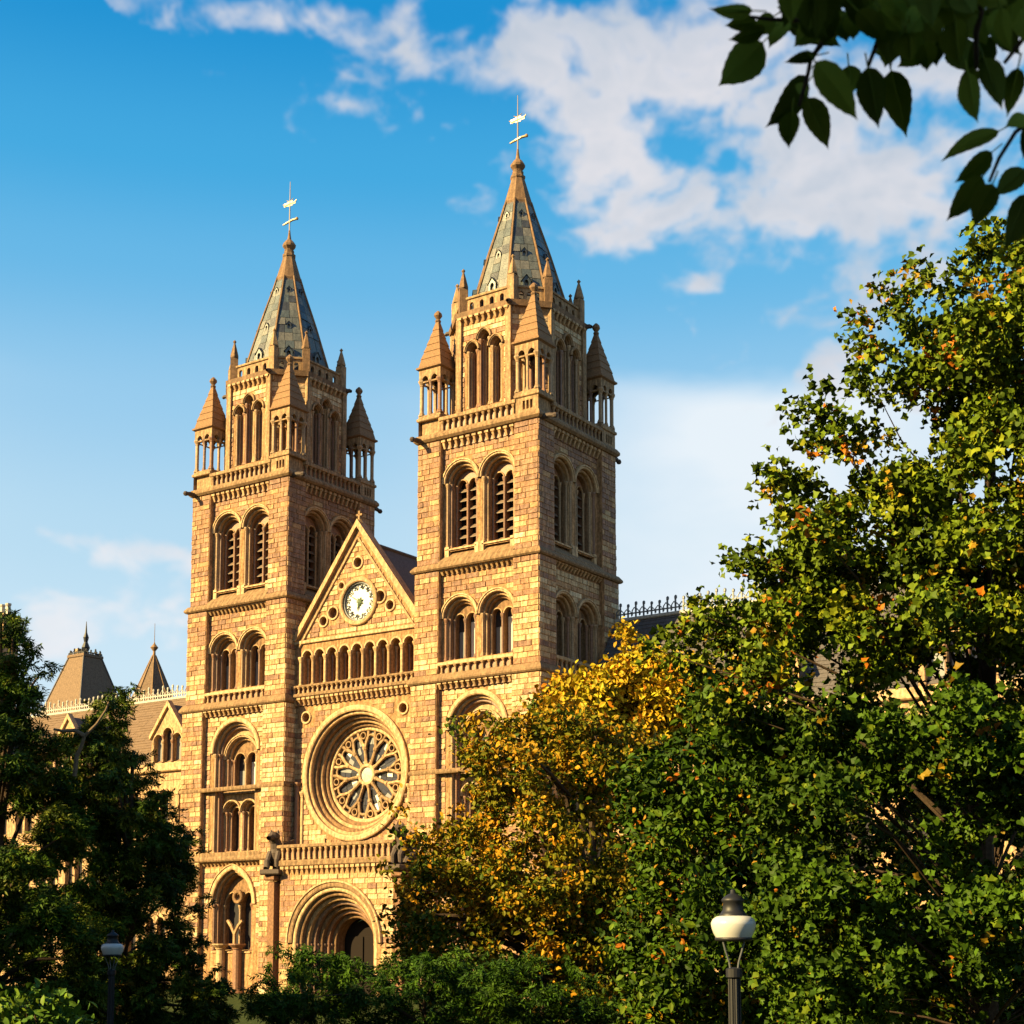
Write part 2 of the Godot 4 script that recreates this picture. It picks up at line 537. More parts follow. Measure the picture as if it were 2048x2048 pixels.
# small bracket arches under a string course
var corbel_mesh: ArrayMesh
var baluster_mesh: ArrayMesh
func make_small_meshes() -> void:
	var mb := MB.new() # unit: width 0.24, height 0.6, depth 0.4, front at z = 0, top at y = 0
	mb.hexa([Vector3(-0.07, -0.5, -0.32), Vector3(0.07, -0.5, -0.32), Vector3(0.07, -0.5, -0.2), Vector3(-0.07, -0.5, -0.2), Vector3(-0.09, -0.2, -0.32), Vector3(0.09, -0.2, -0.32), Vector3(0.09, -0.2, -0.02), Vector3(-0.09, -0.2, -0.02)])
	mb.box(Vector3(-0.16, -0.17, -0.32), Vector3(0.16, 0.0, 0.0), 0.02)
	corbel_mesh = mb.mesh()
	mb = MB.new() # height 1
	mb.lathe(Vector3.ZERO, [Vector2(0.13, 0), Vector2(0.13, 0.12), Vector2(0.08, 0.2), Vector2(0.075, 0.72), Vector2(0.1, 0.76), Vector2(0.15, 0.92), Vector2(0.15, 1.0)], 8)
	baluster_mesh = mb.mesh()
func corbels(parent: Node3D, xf: Transform3D, u0: float, u1: float, y: float, d: float, pitch := 0.52, hscale := 1.0, m: Material = null) -> void:
	var n := roundi((u1 - u0) / pitch)
	var mb := MB.new()
	mb.box(Vector3(u0, y - 0.5 * hscale, d - 0.39), Vector3(u1, y - 0.02, d - 0.31))
	put("corbel_gap_shade", mb.mesh(), M.shaft_brown, parent, xf)  # dark strip added to paint shade into the gaps between corbels
	for i in n:
		var u := u0 + (u1 - u0) * (i + 0.5) / n
		put("corbel", corbel_mesh, m if m else (M.dressed if i % 3 else M.dressed_pale), parent, xf * Transform3D(Basis().scaled(Vector3(1, hscale, 1)), Vector3(u, y, d)))
func balusters(parent: Node3D, xf: Transform3D, u0: float, u1: float, y0: float, y1: float, d: float, pitch := 0.5, m: Material = null) -> void:
	var n := maxi(1, roundi((u1 - u0) / pitch))
	var mb := MB.new()
	mb.box(Vector3(u0, y0, d - 0.17), Vector3(u1, y1, d - 0.12))
	put("baluster_gap_shade", mb.mesh(), M.shaft_brown, parent, xf)  # dark sheet added to paint shade into the gaps between balusters
	for i in n:
		var u := u0 + (u1 - u0) * (i + 0.5) / n
		put("baluster", baluster_mesh, m if m else M.dressed, parent, xf * Transform3D(Basis().scaled(Vector3(1, y1 - y0, 1)), Vector3(u, y0, d)))
# a square band round a tower: profile of (outward, y)
func band(mb: MB, hw: float, prof: Array) -> void:
	for k in prof.size() - 1:
		var a: Vector2 = prof[k]
		var b: Vector2 = prof[k + 1]
		var ra := hw + a.x
		var rb := hw + b.x
		for i in 4:
			var t := Basis(Vector3.UP, i * PI / 2)
			mb.quad(t * Vector3(-ra, a.y, ra), t * Vector3(-rb, b.y, rb), t * Vector3(rb, b.y, rb), t * Vector3(ra, a.y, ra))

const MAPLE := [[47.0, 1.6, 61.4, 0.33], [43.7, 2.0, 58.5, 0.31], [48.2, 6.4, 61.2, 0.29], [44.5, 7.2, 61.0, 0.18], [49.3, 9.4, 60.3, 0.09], [45.9, 7.0, 59.7, 0.38], [47.1, 5.8, 63.2, 0.26], [44.1, 4.2, 61.2, 0.30], [48.2, 6.3, 58.9, 0.38], [48.1, 10.8, 61.3, 0.34], [49.0, 7.1, 62.6, 0.30], [48.0, 7.8, 59.6, 0.39], [47.2, 4.5, 62.0, 0.31], [49.3, 9.2, 60.9, 0.19], [47.7, 4.7, 57.4, 0.32], [48.7, 1.6, 60.3, 0.30], [44.1, 1.3, 61.3, 0.13], [48.4, 4.6, 60.1, 0.33], [45.3, 6.2, 58.9, 0.34], [48.7, 4.5, 59.2, 0.18], [48.3, 8.4, 59.1, 0.36], [44.2, 6.8, 58.3, 0.40], [48.0, 11.1, 59.2, 0.35], [48.2, 5.8, 61.5, 0.32], [48.8, 5.3, 60.1, 0.27], [48.8, 6.9, 59.7, 0.31], [45.7, 1.7, 59.4, 0.36], [44.3, 1.9, 57.6, 0.36], [45.4, 1.0, 58.6, 0.33], [46.1, 4.1, 56.8, 0.39], [45.6, 7.4, 62.1, 0.21], [44.4, 1.4, 61.6, 0.27], [46.4, 6.9, 59.3, 0.36], [44.3, 0.8, 60.0, 0.33], [47.4, 9.8, 61.5, 0.28], [48.0, 2.5, 61.8, 0.31], [48.3, 2.8, 59.1, 0.37], [49.4, 10.5, 62.4, 0.22], [43.8, 5.9, 60.5, 0.29], [48.6, 5.9, 59.0, 0.37], [47.7, 9.2, 62.9, 0.31], [48.0, 1.0, 61.1, 0.34], [43.7, 5.0, 61.7, 0.30], [47.6, 2.9, 57.6, 0.32], [48.6, 9.9, 59.9, 0.35], [46.4, 5.1, 58.0, 0.39], [48.7, 1.7, 62.2, 0.26], [46.6, 10.6, 58.4, 0.38], [45.9, 4.5, 60.9, 0.28], [43.7, 4.5, 61.3, 0.20], [45.8, 5.7, 62.1, 0.28], [44.5, 7.4, 59.7, 0.31], [46.5, 9.0, 59.9, 0.30], [48.5, 9.3, 58.9, 0.33], [46.8, 10.5, 59.7, 0.35], [47.7, 2.5, 60.2, 0.33], [43.5, 6.3, 61.9, 0.11], [43.6, 6.6, 58.6, 0.40], [47.0, 5.1, 56.5, 0.40], [48.5, 2.3, 59.5, 0.35], [47.6, 6.9, 60.6, 0.31], [46.1, 8.0, 59.6, 0.35], [48.5, 7.8, 58.9, 0.31], [48.4, 1.4, 61.9, 0.26], [49.4, 10.4, 60.7, 0.09], [43.6, 1.4, 60.3, 0.12], [44.9, 7.6, 62.0, 0.14], [44.5, 6.2, 60.8, 0.31], [46.3, 6.3, 58.3, 0.35], [49.2, 8.9, 62.8, 0.26], [48.5, 1.1, 58.3, 0.11], [43.5, 6.9, 59.5, 0.36], [44.2, 7.1, 60.5, 0.28], [47.3, 3.4, 57.2, 0.39], [47.5, 3.4, 61.7, 0.28], [47.9, 10.3, 60.4, 0.38], [44.6, 1.2, 60.3, 0.30], [45.6, 2.9, 58.0, 0.34], [47.3, 4.6, 60.1, 0.37], [45.7, 4.0, 61.2, 0.35], [47.0, 10.3, 59.4, 0.36], [45.9, 7.6, 60.6, 0.35], [49.1, 11.3, 60.9, 0.24], [46.4, 10.3, 59.2, 0.33], [47.3, 5.7, 60.1, 0.36], [46.2, 2.6, 58.8, 0.36], [44.9, 6.1, 59.0, 0.34], [45.3, 6.9, 60.7, 0.36], [45.1, 2.3, 60.5, 0.35], [44.9, 2.1, 59.9, 0.34], [47.0, 4.2, 60.2, 0.33], [45.0, 7.2, 61.6, 0.37], [45.4, 8.4, 59.5, 0.36], [48.1, 8.2, 58.0, 0.34], [45.0, 4.5, 57.9, 0.32], [45.1, 6.5, 61.3, 0.30], [47.4, 2.5, 57.7, 0.35], [46.3, 7.7, 61.8, 0.32], [45.8, 3.7, 63.1, 0.31], [47.7, 9.0, 61.5, 0.33], [47.2, 9.2, 60.7, 0.33], [47.5, 9.3, 62.0, 0.36], [48.1, 3.6, 61.8, 0.27], [45.4, 1.3, 59.2, 0.36], [47.9, 3.3, 61.0, 0.29], [47.5, 10.2, 61.8, 0.09], [44.8, 0.9, 61.6, 0.27], [44.0, 6.9, 61.4, 0.09], [48.4, 9.6, 61.4, 0.33], [48.1, 4.4, 58.5, 0.30], [45.5, 3.4, 57.0, 0.34], [49.3, 9.4, 63.3, 0.28], [47.6, 1.4, 58.6, 0.39], [46.1, 4.6, 57.0, 0.38], [47.6, 7.5, 63.0, 0.29], [46.6, 4.3, 57.5, 0.36], [48.4, 7.5, 62.5, 0.26], [44.5, 1.2, 57.8, 0.34], [47.8, 2.1, 62.6, 0.28], [47.7, 9.8, 58.9, 0.32], [43.7, 4.3, 58.9, 0.32], [43.6, 6.4, 61.2, 0.24], [48.4, 11.2, 60.1, 0.33], [47.0, 8.5, 60.9, 0.34], [48.3, 8.9, 59.5, 0.37], [47.4, 8.1, 59.1, 0.37], [48.6, 3.9, 58.7, 0.20], [44.8, 6.9, 61.2, 0.36], [44.3, 3.5, 61.4, 0.36], [47.2, 5.8, 62.5, 0.26], [48.9, 6.0, 62.1, 0.32], [47.3, 2.0, 62.8, 0.31], [46.8, 7.6, 61.9, 0.30], [44.4, 2.7, 60.8, 0.32], [49.1, 8.2, 60.3, 0.15], [45.9, 0.9, 59.2, 0.35], [47.4, 5.4, 59.4, 0.36], [44.9, 5.2, 62.9, 0.30], [47.8, 7.3, 60.9, 0.30], [46.9, 3.9, 62.3, 0.30], [48.1, 1.4, 60.9, 0.27], [44.0, 2.2, 61.4, 0.11], [46.2, 1.4, 62.0, 0.26], [46.1, 6.1, 60.7, 0.35], [48.6, 3.4, 58.7, 0.09], [47.7, 5.8, 62.2, 0.27], [46.2, 8.0, 61.3, 0.19], [45.6, 1.8, 61.3, 0.35], [47.9, 9.0, 61.0, 0.29], [46.0, 1.2, 58.6, 0.31], [48.6, 4.1, 58.4, 0.14], [43.8, 1.1, 58.3, 0.32], [46.1, 7.3, 58.9, 0.36], [47.5, 8.0, 57.7, 0.40], [48.1, 1.1, 57.8, 0.33], [45.6, 8.0, 61.0, 0.22], [46.8, 4.2, 61.6, 0.33], [47.1, 10.2, 60.3, 0.31], [48.6, 7.7, 63.2, 0.30], [45.7, 5.4, 61.3, 0.29], [46.2, 5.6, 58.7, 0.32], [43.8, 0.5, 60.6, 0.10], [48.7, 1.0, 59.1, 0.09], [46.8, 3.9, 60.9, 0.30], [48.5, 7.2, 59.0, 0.31], [49.1, 7.5, 62.0, 0.29], [47.5, 4.4, 58.8, 0.35], [48.8, 11.2, 60.5, 0.31], [48.2, 2.8, 61.4, 0.30], [49.2, 9.0, 60.5, 0.14], [43.5, 4.1, 59.8, 0.31], [48.2, 9.0, 58.1, 0.34], [45.2, 7.0, 57.7, 0.37], [49.2, 10.2, 61.1, 0.26], [47.9, 5.0, 59.1, 0.36], [43.7, 2.7, 60.1, 0.25], [44.1, 6.9, 61.2, 0.18], [46.5, 6.6, 61.7, 0.34], [48.4, 8.4, 61.4, 0.33], [45.8, 1.3, 57.9, 0.31], [44.0, 5.2, 59.8, 0.31], [48.4, 0.7, 58.5, 0.22], [48.0, 1.9, 59.1, 0.34], [44.9, 5.9, 62.8, 0.28], [49.2, 9.8, 61.6, 0.27], [47.2, 6.9, 62.1, 0.30], [47.4, 8.7, 60.9, 0.32], [49.0, 8.8, 61.2, 0.34], [47.4, 11.2, 60.6, 0.12], [49.5, 11.1, 61.6, 0.09], [47.8, 5.7, 59.4, 0.30], [47.1, 7.1, 61.0, 0.35], [46.7, 3.1, 61.3, 0.33], [43.8, 4.9, 60.9, 0.35], [48.6, 6.4, 61.0, 0.31], [48.9, 8.2, 60.5, 0.34], [46.9, 9.8, 61.7, 0.19], [46.7, 2.5, 60.8, 0.35], [44.4, 0.8, 59.0, 0.31], [47.6, 8.3, 61.9, 0.34], [47.1, 2.1, 58.9, 0.30], [49.1, 6.5, 60.3, 0.11], [47.9, 5.6, 57.9, 0.40], [49.0, 10.6, 62.0, 0.28], [47.4, 4.5, 62.9, 0.32], [47.5, 6.1, 58.1, 0.36], [48.3, 5.1, 59.8, 0.28], [44.2, 6.0, 57.8, 0.38], [44.7, 8.0, 59.9, 0.36], [47.4, 6.7, 60.1, 0.36], [48.9, 8.9, 59.5, 0.19], [44.5, 2.3, 60.4, 0.34], [46.3, 9.5, 60.8, 0.24], [45.7, 0.5, 60.0, 0.09], [48.6, 7.5, 59.7, 0.31], [45.3, 1.3, 62.1, 0.27], [43.4, 1.6, 58.0, 0.41], [45.6, 0.9, 61.7, 0.33], [46.6, 1.4, 58.2, 0.40], [48.6, 2.2, 61.8, 0.28], [47.3, 11.3, 58.9, 0.36], [46.8, 5.9, 61.5, 0.35], [48.6, 10.3, 59.1, 0.31], [47.4, 4.0, 62.6, 0.31], [43.5, 6.6, 61.5, 0.09], [48.1, 4.1, 62.4, 0.30], [44.0, 1.6, 60.5, 0.30], [45.6, 4.0, 58.5, 0.40], [46.8, 0.7, 58.8, 0.25], [46.5, 0.6, 59.9, 0.11], [44.8, 2.4, 61.3, 0.35], [46.4, 1.6, 59.4, 0.32], [46.3, 4.4, 62.4, 0.33], [48.8, 7.8, 61.5, 0.33], [46.9, 4.8, 61.6, 0.30], [42.8, 6.4, 60.1, 0.36], [47.4, 7.7, 60.4, 0.31], [44.9, 4.4, 59.7, 0.33], [45.7, 5.7, 60.4, 0.29], [47.4, 1.7, 62.0, 0.28], [48.9, 10.3, 60.9, 0.32], [44.7, 3.9, 61.3, 0.36], [48.4, 10.1, 61.4, 0.33], [45.3, 2.5, 62.5, 0.32], [44.2, 2.6, 59.8, 0.39], [47.9, 0.6, 59.0, 0.17], [46.7, 1.3, 60.3, 0.30], [44.3, 4.6, 61.0, 0.34], [48.0, 9.7, 61.1, 0.29], [43.4, 2.9, 59.0, 0.39], [46.7, 3.6, 57.5, 0.38], [45.0, 4.3, 61.5, 0.32], [45.9, 8.3, 59.9, 0.27], [47.5, 4.0, 61.4, 0.35], [48.3, 6.1, 60.1, 0.35], [45.6, 6.2, 61.8, 0.29], [44.7, 0.6, 60.9, 0.11], [48.9, 10.6, 59.7, 0.40], [47.7, 6.6, 62.6, 0.27], [44.0, 1.3, 57.2, 0.38], [48.3, 9.6, 62.6, 0.31], [43.7, 4.6, 61.8, 0.10], [45.4, 7.7, 57.5, 0.40], [48.6, 10.7, 61.9, 0.24], [43.6, 0.8, 59.3, 0.38], [47.6, 8.4, 60.9, 0.31], [45.5, 7.0, 62.6, 0.33], [48.1, 10.3, 62.0, 0.29], [44.0, 3.5, 59.5, 0.40], [45.4, 4.8, 61.4, 0.35], [47.9, 4.4, 60.1, 0.28], [46.2, 7.2, 60.2, 0.31], [44.2, 2.1, 61.2, 0.35], [43.9, 4.9, 58.8, 0.40], [44.2, 7.0, 60.0, 0.33], [44.8, 0.9, 58.2, 0.40], [47.5, 4.2, 60.4, 0.30], [46.4, 10.0, 60.0, 0.39], [45.8, 6.9, 61.4, 0.30], [46.5, 9.9, 61.3, 0.13], [47.2, 2.3, 61.5, 0.26], [44.5, 4.8, 59.4, 0.35], [46.8, 9.1, 60.8, 0.33], [46.6, 9.2, 61.5, 0.30], [47.9, 7.0, 60.3, 0.28], [49.2, 8.4, 60.4, 0.13], [49.1, 9.5, 61.0, 0.32], [43.4, 4.7, 60.1, 0.37], [44.6, 6.2, 61.6, 0.34], [46.0, 2.3, 61.5, 0.27], [47.2, 10.5, 61.8, 0.11], [47.0, 10.8, 60.7, 0.14], [47.4, 10.6, 61.9, 0.12], [47.6, 10.7, 62.2, 0.12], [47.6, 10.8, 61.6, 0.15], [46.5, 10.8, 61.5, 0.11], [46.7, 10.3, 62.1, 0.08], [46.5, 10.7, 61.1, 0.12], [46.3, 10.3, 62.2, 0.10], [46.1, 10.4, 61.4, 0.12], [46.5, 10.1, 62.1, 0.13], [46.7, 10.6, 60.9, 0.14], [45.9, 10.0, 62.2, 0.08], [45.6, 10.2, 61.4, 0.11], [45.6, 10.0, 61.1, 0.15], [46.1, 9.6, 61.8, 0.14], [45.9, 9.3, 62.1, 0.11], [45.6, 9.4, 61.3, 0.10], [45.8, 9.4, 61.4, 0.13], [46.1, 9.3, 61.3, 0.13], [45.7, 9.3, 60.9, 0.07], [46.3, 10.0, 61.5, 0.15], [45.2, 9.3, 61.6, 0.10], [44.9, 9.1, 61.7, 0.11], [45.1, 9.0, 61.6, 0.15], [45.2, 9.0, 61.6, 0.10], [45.5, 8.7, 61.9, 0.14], [45.5, 8.6, 61.6, 0.14], [45.1, 8.6, 61.8, 0.11], [45.2, 8.6, 61.8, 0.12], [45.1, 8.8, 60.9, 0.12], [45.2, 8.3, 61.9, 0.09], [45.7, 8.4, 61.6, 0.16], [44.5, 8.4, 61.5, 0.11], [44.4, 8.2, 61.9, 0.07], [44.5, 8.0, 61.9, 0.12], [44.6, 8.1, 61.6, 0.14], [44.7, 8.2, 61.4, 0.15], [44.7, 8.1, 61.0, 0.15], [44.3, 8.1, 60.7, 0.15], [45.6, 8.9, 60.6, 0.10], [46.0, 8.6, 61.2, 0.11], [44.5, 7.7, 61.4, 0.11], [44.5, 7.6, 61.5, 0.07], [44.7, 7.3, 61.6, 0.12], [44.4, 7.6, 60.5, 0.14], [44.3, 7.1, 62.0, 0.09], [44.0, 7.1, 61.9, 0.11], [43.6, 7.1, 61.3, 0.10], [43.9, 7.2, 61.3, 0.12], [44.2, 7.0, 61.6, 0.13], [44.0, 7.2, 60.6, 0.14], [44.6, 7.1, 61.3, 0.13], [42.5, 6.0, 61.7, 0.10], [43.1, 6.0, 62.3, 0.10], [42.7, 6.3, 61.1, 0.12], [43.1, 5.6, 62.2, 0.13], [43.3, 6.5, 61.8, 0.12], [43.0, 6.4, 61.0, 0.15], [42.7, 6.2, 61.0, 0.14], [42.9, 5.8, 60.9, 0.16]]
const MIDTREE := [[39.8, 6.0, 51.0, 0.38], [36.5, 0.1, 52.5, 0.11], [38.2, 7.5, 51.3, 0.18], [38.2, 1.1, 52.8, 0.46], [39.8, 0.3, 51.2, 0.45], [40.4, 0.3, 51.9, 0.33], [39.5, 2.5, 50.3, 0.41], [38.0, 0.4, 53.0, 0.40], [38.2, -0.0, 51.8, 0.16], [39.4, 7.4, 50.2, 0.25], [38.8, 2.2, 52.0, 0.40], [36.5, 5.8, 50.8, 0.32], [39.9, 5.0, 50.7, 0.44], [37.8, 5.0, 52.7, 0.48], [37.9, 0.1, 50.1, 0.36], [35.9, 1.9, 51.0, 0.44], [40.2, 2.1, 50.7, 0.15], [38.6, 6.2, 51.8, 0.38], [37.5, 1.5, 47.6, 0.42], [38.1, 5.5, 48.6, 0.47], [37.7, 1.3, 51.8, 0.47], [37.4, 3.6, 51.5, 0.46], [38.6, 7.0, 51.8, 0.46], [40.5, 1.2, 54.1, 0.40], [40.0, 2.2, 51.8, 0.47], [39.5, 0.8, 51.2, 0.41], [38.4, 3.2, 52.4, 0.40], [39.5, 4.1, 51.3, 0.44], [38.3, 0.6, 51.1, 0.41], [39.2, 7.3, 51.3, 0.50], [36.7, 1.7, 51.0, 0.49], [37.7, 1.9, 50.2, 0.51], [38.5, 4.8, 50.8, 0.45], [39.2, 1.1, 49.1, 0.39], [36.1, 1.6, 51.7, 0.17], [38.7, 4.0, 54.2, 0.44], [37.9, 3.9, 52.9, 0.46], [39.5, 0.8, 52.5, 0.46], [38.3, 2.8, 48.9, 0.45], [40.4, 3.9, 51.8, 0.41], [38.0, 7.0, 50.8, 0.42], [37.7, 4.3, 51.6, 0.40], [36.3, 2.3, 47.9, 0.51], [38.3, 6.0, 48.1, 0.48], [39.2, 3.7, 52.4, 0.45], [37.5, 0.2, 52.5, 0.31], [38.1, 1.0, 54.0, 0.36], [36.6, 4.0, 51.1, 0.49], [38.0, 3.8, 50.3, 0.48], [37.5, 0.3, 51.3, 0.45], [40.3, 2.8, 52.4, 0.43], [40.0, 4.8, 53.8, 0.35], [39.2, 5.6, 53.4, 0.44], [36.5, 1.4, 49.1, 0.41], [36.3, 0.9, 49.6, 0.40], [39.0, 8.0, 51.0, 0.12], [40.0, 5.2, 53.1, 0.45], [38.6, 4.0, 49.3, 0.48], [40.0, 6.0, 53.8, 0.42], [39.1, 1.9, 51.7, 0.41], [39.4, 7.7, 50.7, 0.26], [37.4, 5.7, 47.6, 0.49], [40.1, 3.7, 53.8, 0.35], [39.4, 1.9, 50.2, 0.49], [39.2, 4.0, 53.3, 0.43], [36.3, 0.9, 51.0, 0.48], [37.9, 7.3, 51.2, 0.13], [39.4, 2.7, 53.7, 0.39], [37.9, 1.9, 48.4, 0.45], [37.5, -0.2, 51.3, 0.15], [40.4, 3.4, 52.5, 0.44], [37.7, 3.2, 52.8, 0.32], [39.9, 5.2, 50.0, 0.17], [39.7, 4.7, 54.3, 0.35], [39.6, 5.7, 49.5, 0.27], [39.9, 3.5, 51.2, 0.43], [39.1, 0.5, 49.4, 0.41], [37.2, 3.2, 52.4, 0.14], [37.2, 5.2, 53.3, 0.20], [38.8, 3.0, 52.8, 0.36], [37.6, 1.7, 53.4, 0.41], [38.3, 0.4, 51.8, 0.48], [37.9, 6.3, 50.5, 0.46], [38.9, 5.0, 52.9, 0.39], [38.7, 1.4, 50.1, 0.44], [36.5, 2.5, 51.0, 0.48], [38.0, -0.1, 51.2, 0.22], [38.5, 5.9, 50.0, 0.51], [40.5, 5.4, 52.0, 0.42], [36.2, 4.9, 51.8, 0.12], [36.4, 5.3, 52.0, 0.15], [38.8, -0.2, 50.7, 0.12], [40.5, 1.8, 53.7, 0.42], [36.8, 1.6, 52.7, 0.23], [39.8, 2.4, 49.7, 0.13], [36.8, 0.1, 49.9, 0.38], [36.5, 1.9, 52.4, 0.19], [39.5, 7.5, 52.4, 0.21], [39.8, 6.0, 52.0, 0.42], [36.8, 0.2, 51.3, 0.44], [37.8, 4.8, 49.2, 0.42], [37.5, 7.0, 49.4, 0.53], [40.1, 1.2, 51.0, 0.27], [37.3, 6.1, 50.6, 0.31], [38.2, 6.6, 48.4, 0.44], [40.0, 4.2, 52.3, 0.37], [40.0, 1.4, 50.0, 0.12], [39.0, 2.0, 54.1, 0.38], [35.9, 5.4, 50.0, 0.52], [36.1, 1.6, 47.8, 0.55], [37.4, 2.6, 51.9, 0.42], [37.5, 5.9, 50.2, 0.40], [39.0, 0.3, 52.2, 0.41], [40.2, 4.7, 51.8, 0.40], [37.3, 5.8, 51.9, 0.21], [39.4, 0.7, 53.2, 0.44], [36.9, 2.2, 49.1, 0.51], [38.9, 4.8, 49.0, 0.52], [38.5, 0.6, 49.4, 0.41], [40.3, 5.0, 52.7, 0.41], [39.5, 2.5, 52.8, 0.43], [38.8, 1.1, 53.8, 0.46], [39.8, 6.1, 50.2, 0.29], [39.1, 4.6, 50.0, 0.51], [39.3, 7.9, 50.8, 0.12], [40.4, 2.8, 51.5, 0.23], [37.0, 3.3, 48.7, 0.53], [40.3, 0.7, 51.0, 0.13], [40.4, 6.0, 51.0, 0.14], [40.0, 2.8, 51.4, 0.44], [38.9, 5.6, 51.5, 0.44], [39.3, 0.9, 50.4, 0.48], [39.2, 4.8, 51.8, 0.42], [39.8, 2.8, 54.7, 0.40], [37.2, 5.4, 52.2, 0.43], [39.8, 4.2, 49.7, 0.12], [40.0, 0.5, 50.2, 0.13], [36.5, 5.6, 51.8, 0.17], [38.0, 2.5, 49.4, 0.49], [36.3, 0.7, 48.4, 0.51], [39.7, 7.3, 50.8, 0.13], [35.9, 1.4, 51.5, 0.15], [36.3, 4.6, 50.6, 0.42], [39.2, 7.9, 51.2, 0.15], [38.1, 3.4, 49.7, 0.46], [38.8, 0.9, 54.5, 0.39], [37.9, 4.4, 50.2, 0.48], [39.0, 1.3, 51.3, 0.42], [39.9, 6.8, 53.3, 0.41], [36.2, 2.9, 50.4, 0.38], [37.3, 4.5, 49.4, 0.45], [38.8, 3.4, 50.3, 0.46], [37.9, 0.2, 49.0, 0.53], [39.7, 7.2, 50.4, 0.13], [38.3, 6.0, 52.2, 0.40], [39.3, 1.4, 54.7, 0.40], [37.4, 2.9, 52.5, 0.22], [39.2, 7.6, 51.9, 0.18], [40.4, 1.1, 52.0, 0.37], [37.3, 5.1, 50.2, 0.52], [39.0, 2.5, 49.5, 0.45], [40.0, 1.1, 50.1, 0.15], [38.6, 3.2, 51.3, 0.45], [37.9, 6.0, 52.1, 0.16], [38.4, 3.5, 48.8, 0.42], [37.7, 3.5, 48.6, 0.46], [38.2, 5.6, 51.1, 0.43], [37.6, 5.0, 51.5, 0.49], [36.0, 2.1, 51.5, 0.19], [38.8, 6.9, 52.7, 0.23], [39.8, 6.5, 50.4, 0.22], [39.8, 4.2, 53.2, 0.46], [40.4, 3.0, 51.3, 0.17], [39.1, 5.9, 52.1, 0.41], [40.3, 2.7, 50.9, 0.14], [35.9, 0.6, 49.0, 0.43], [37.0, 4.4, 52.2, 0.34], [38.5, 1.5, 52.0, 0.38], [38.8, 5.4, 49.5, 0.50], [37.8, 3.8, 47.6, 0.51], [37.7, 5.4, 49.8, 0.41], [38.5, -0.1, 50.0, 0.17], [39.2, 6.0, 50.2, 0.45], [39.8, 6.6, 51.1, 0.33], [39.1, 3.5, 48.9, 0.37], [36.6, 2.0, 49.8, 0.43], [40.0, 1.2, 52.6, 0.41], [37.8, 0.3, 53.6, 0.36], [36.3, 0.6, 51.7, 0.19], [38.5, 7.6, 51.4, 0.18], [37.2, -0.2, 51.8, 0.15], [40.0, 1.9, 54.4, 0.40], [37.5, 4.6, 48.3, 0.42], [38.7, 2.4, 53.1, 0.38], [38.6, 4.8, 53.7, 0.46], [36.5, 4.6, 51.8, 0.34], [38.6, -0.1, 50.6, 0.20], [36.6, 4.9, 49.5, 0.44], [38.6, 7.9, 50.4, 0.29], [40.7, 2.3, 54.0, 0.41], [36.9, 1.7, 47.9, 0.46], [39.8, 0.9, 49.9, 0.13], [40.5, 4.4, 51.1, 0.14], [37.9, 6.5, 51.7, 0.16], [39.3, 1.9, 53.6, 0.38], [40.0, 7.2, 51.3, 0.14], [40.2, 3.3, 50.8, 0.21], [36.9, 5.1, 52.6, 0.25], [39.1, 0.1, 50.6, 0.29], [36.2, 2.7, 49.4, 0.50], [38.0, 2.8, 50.7, 0.48], [39.6, 0.1, 52.0, 0.21], [37.0, 0.8, 48.9, 0.43], [39.6, 0.7, 49.7, 0.28], [39.7, 0.2, 50.1, 0.27], [37.2, 2.3, 53.0, 0.28], [36.7, 4.2, 50.0, 0.52], [37.2, 1.1, 50.9, 0.46], [38.3, 1.6, 53.9, 0.37], [37.1, -0.2, 52.2, 0.12], [38.0, 7.2, 51.6, 0.15]]
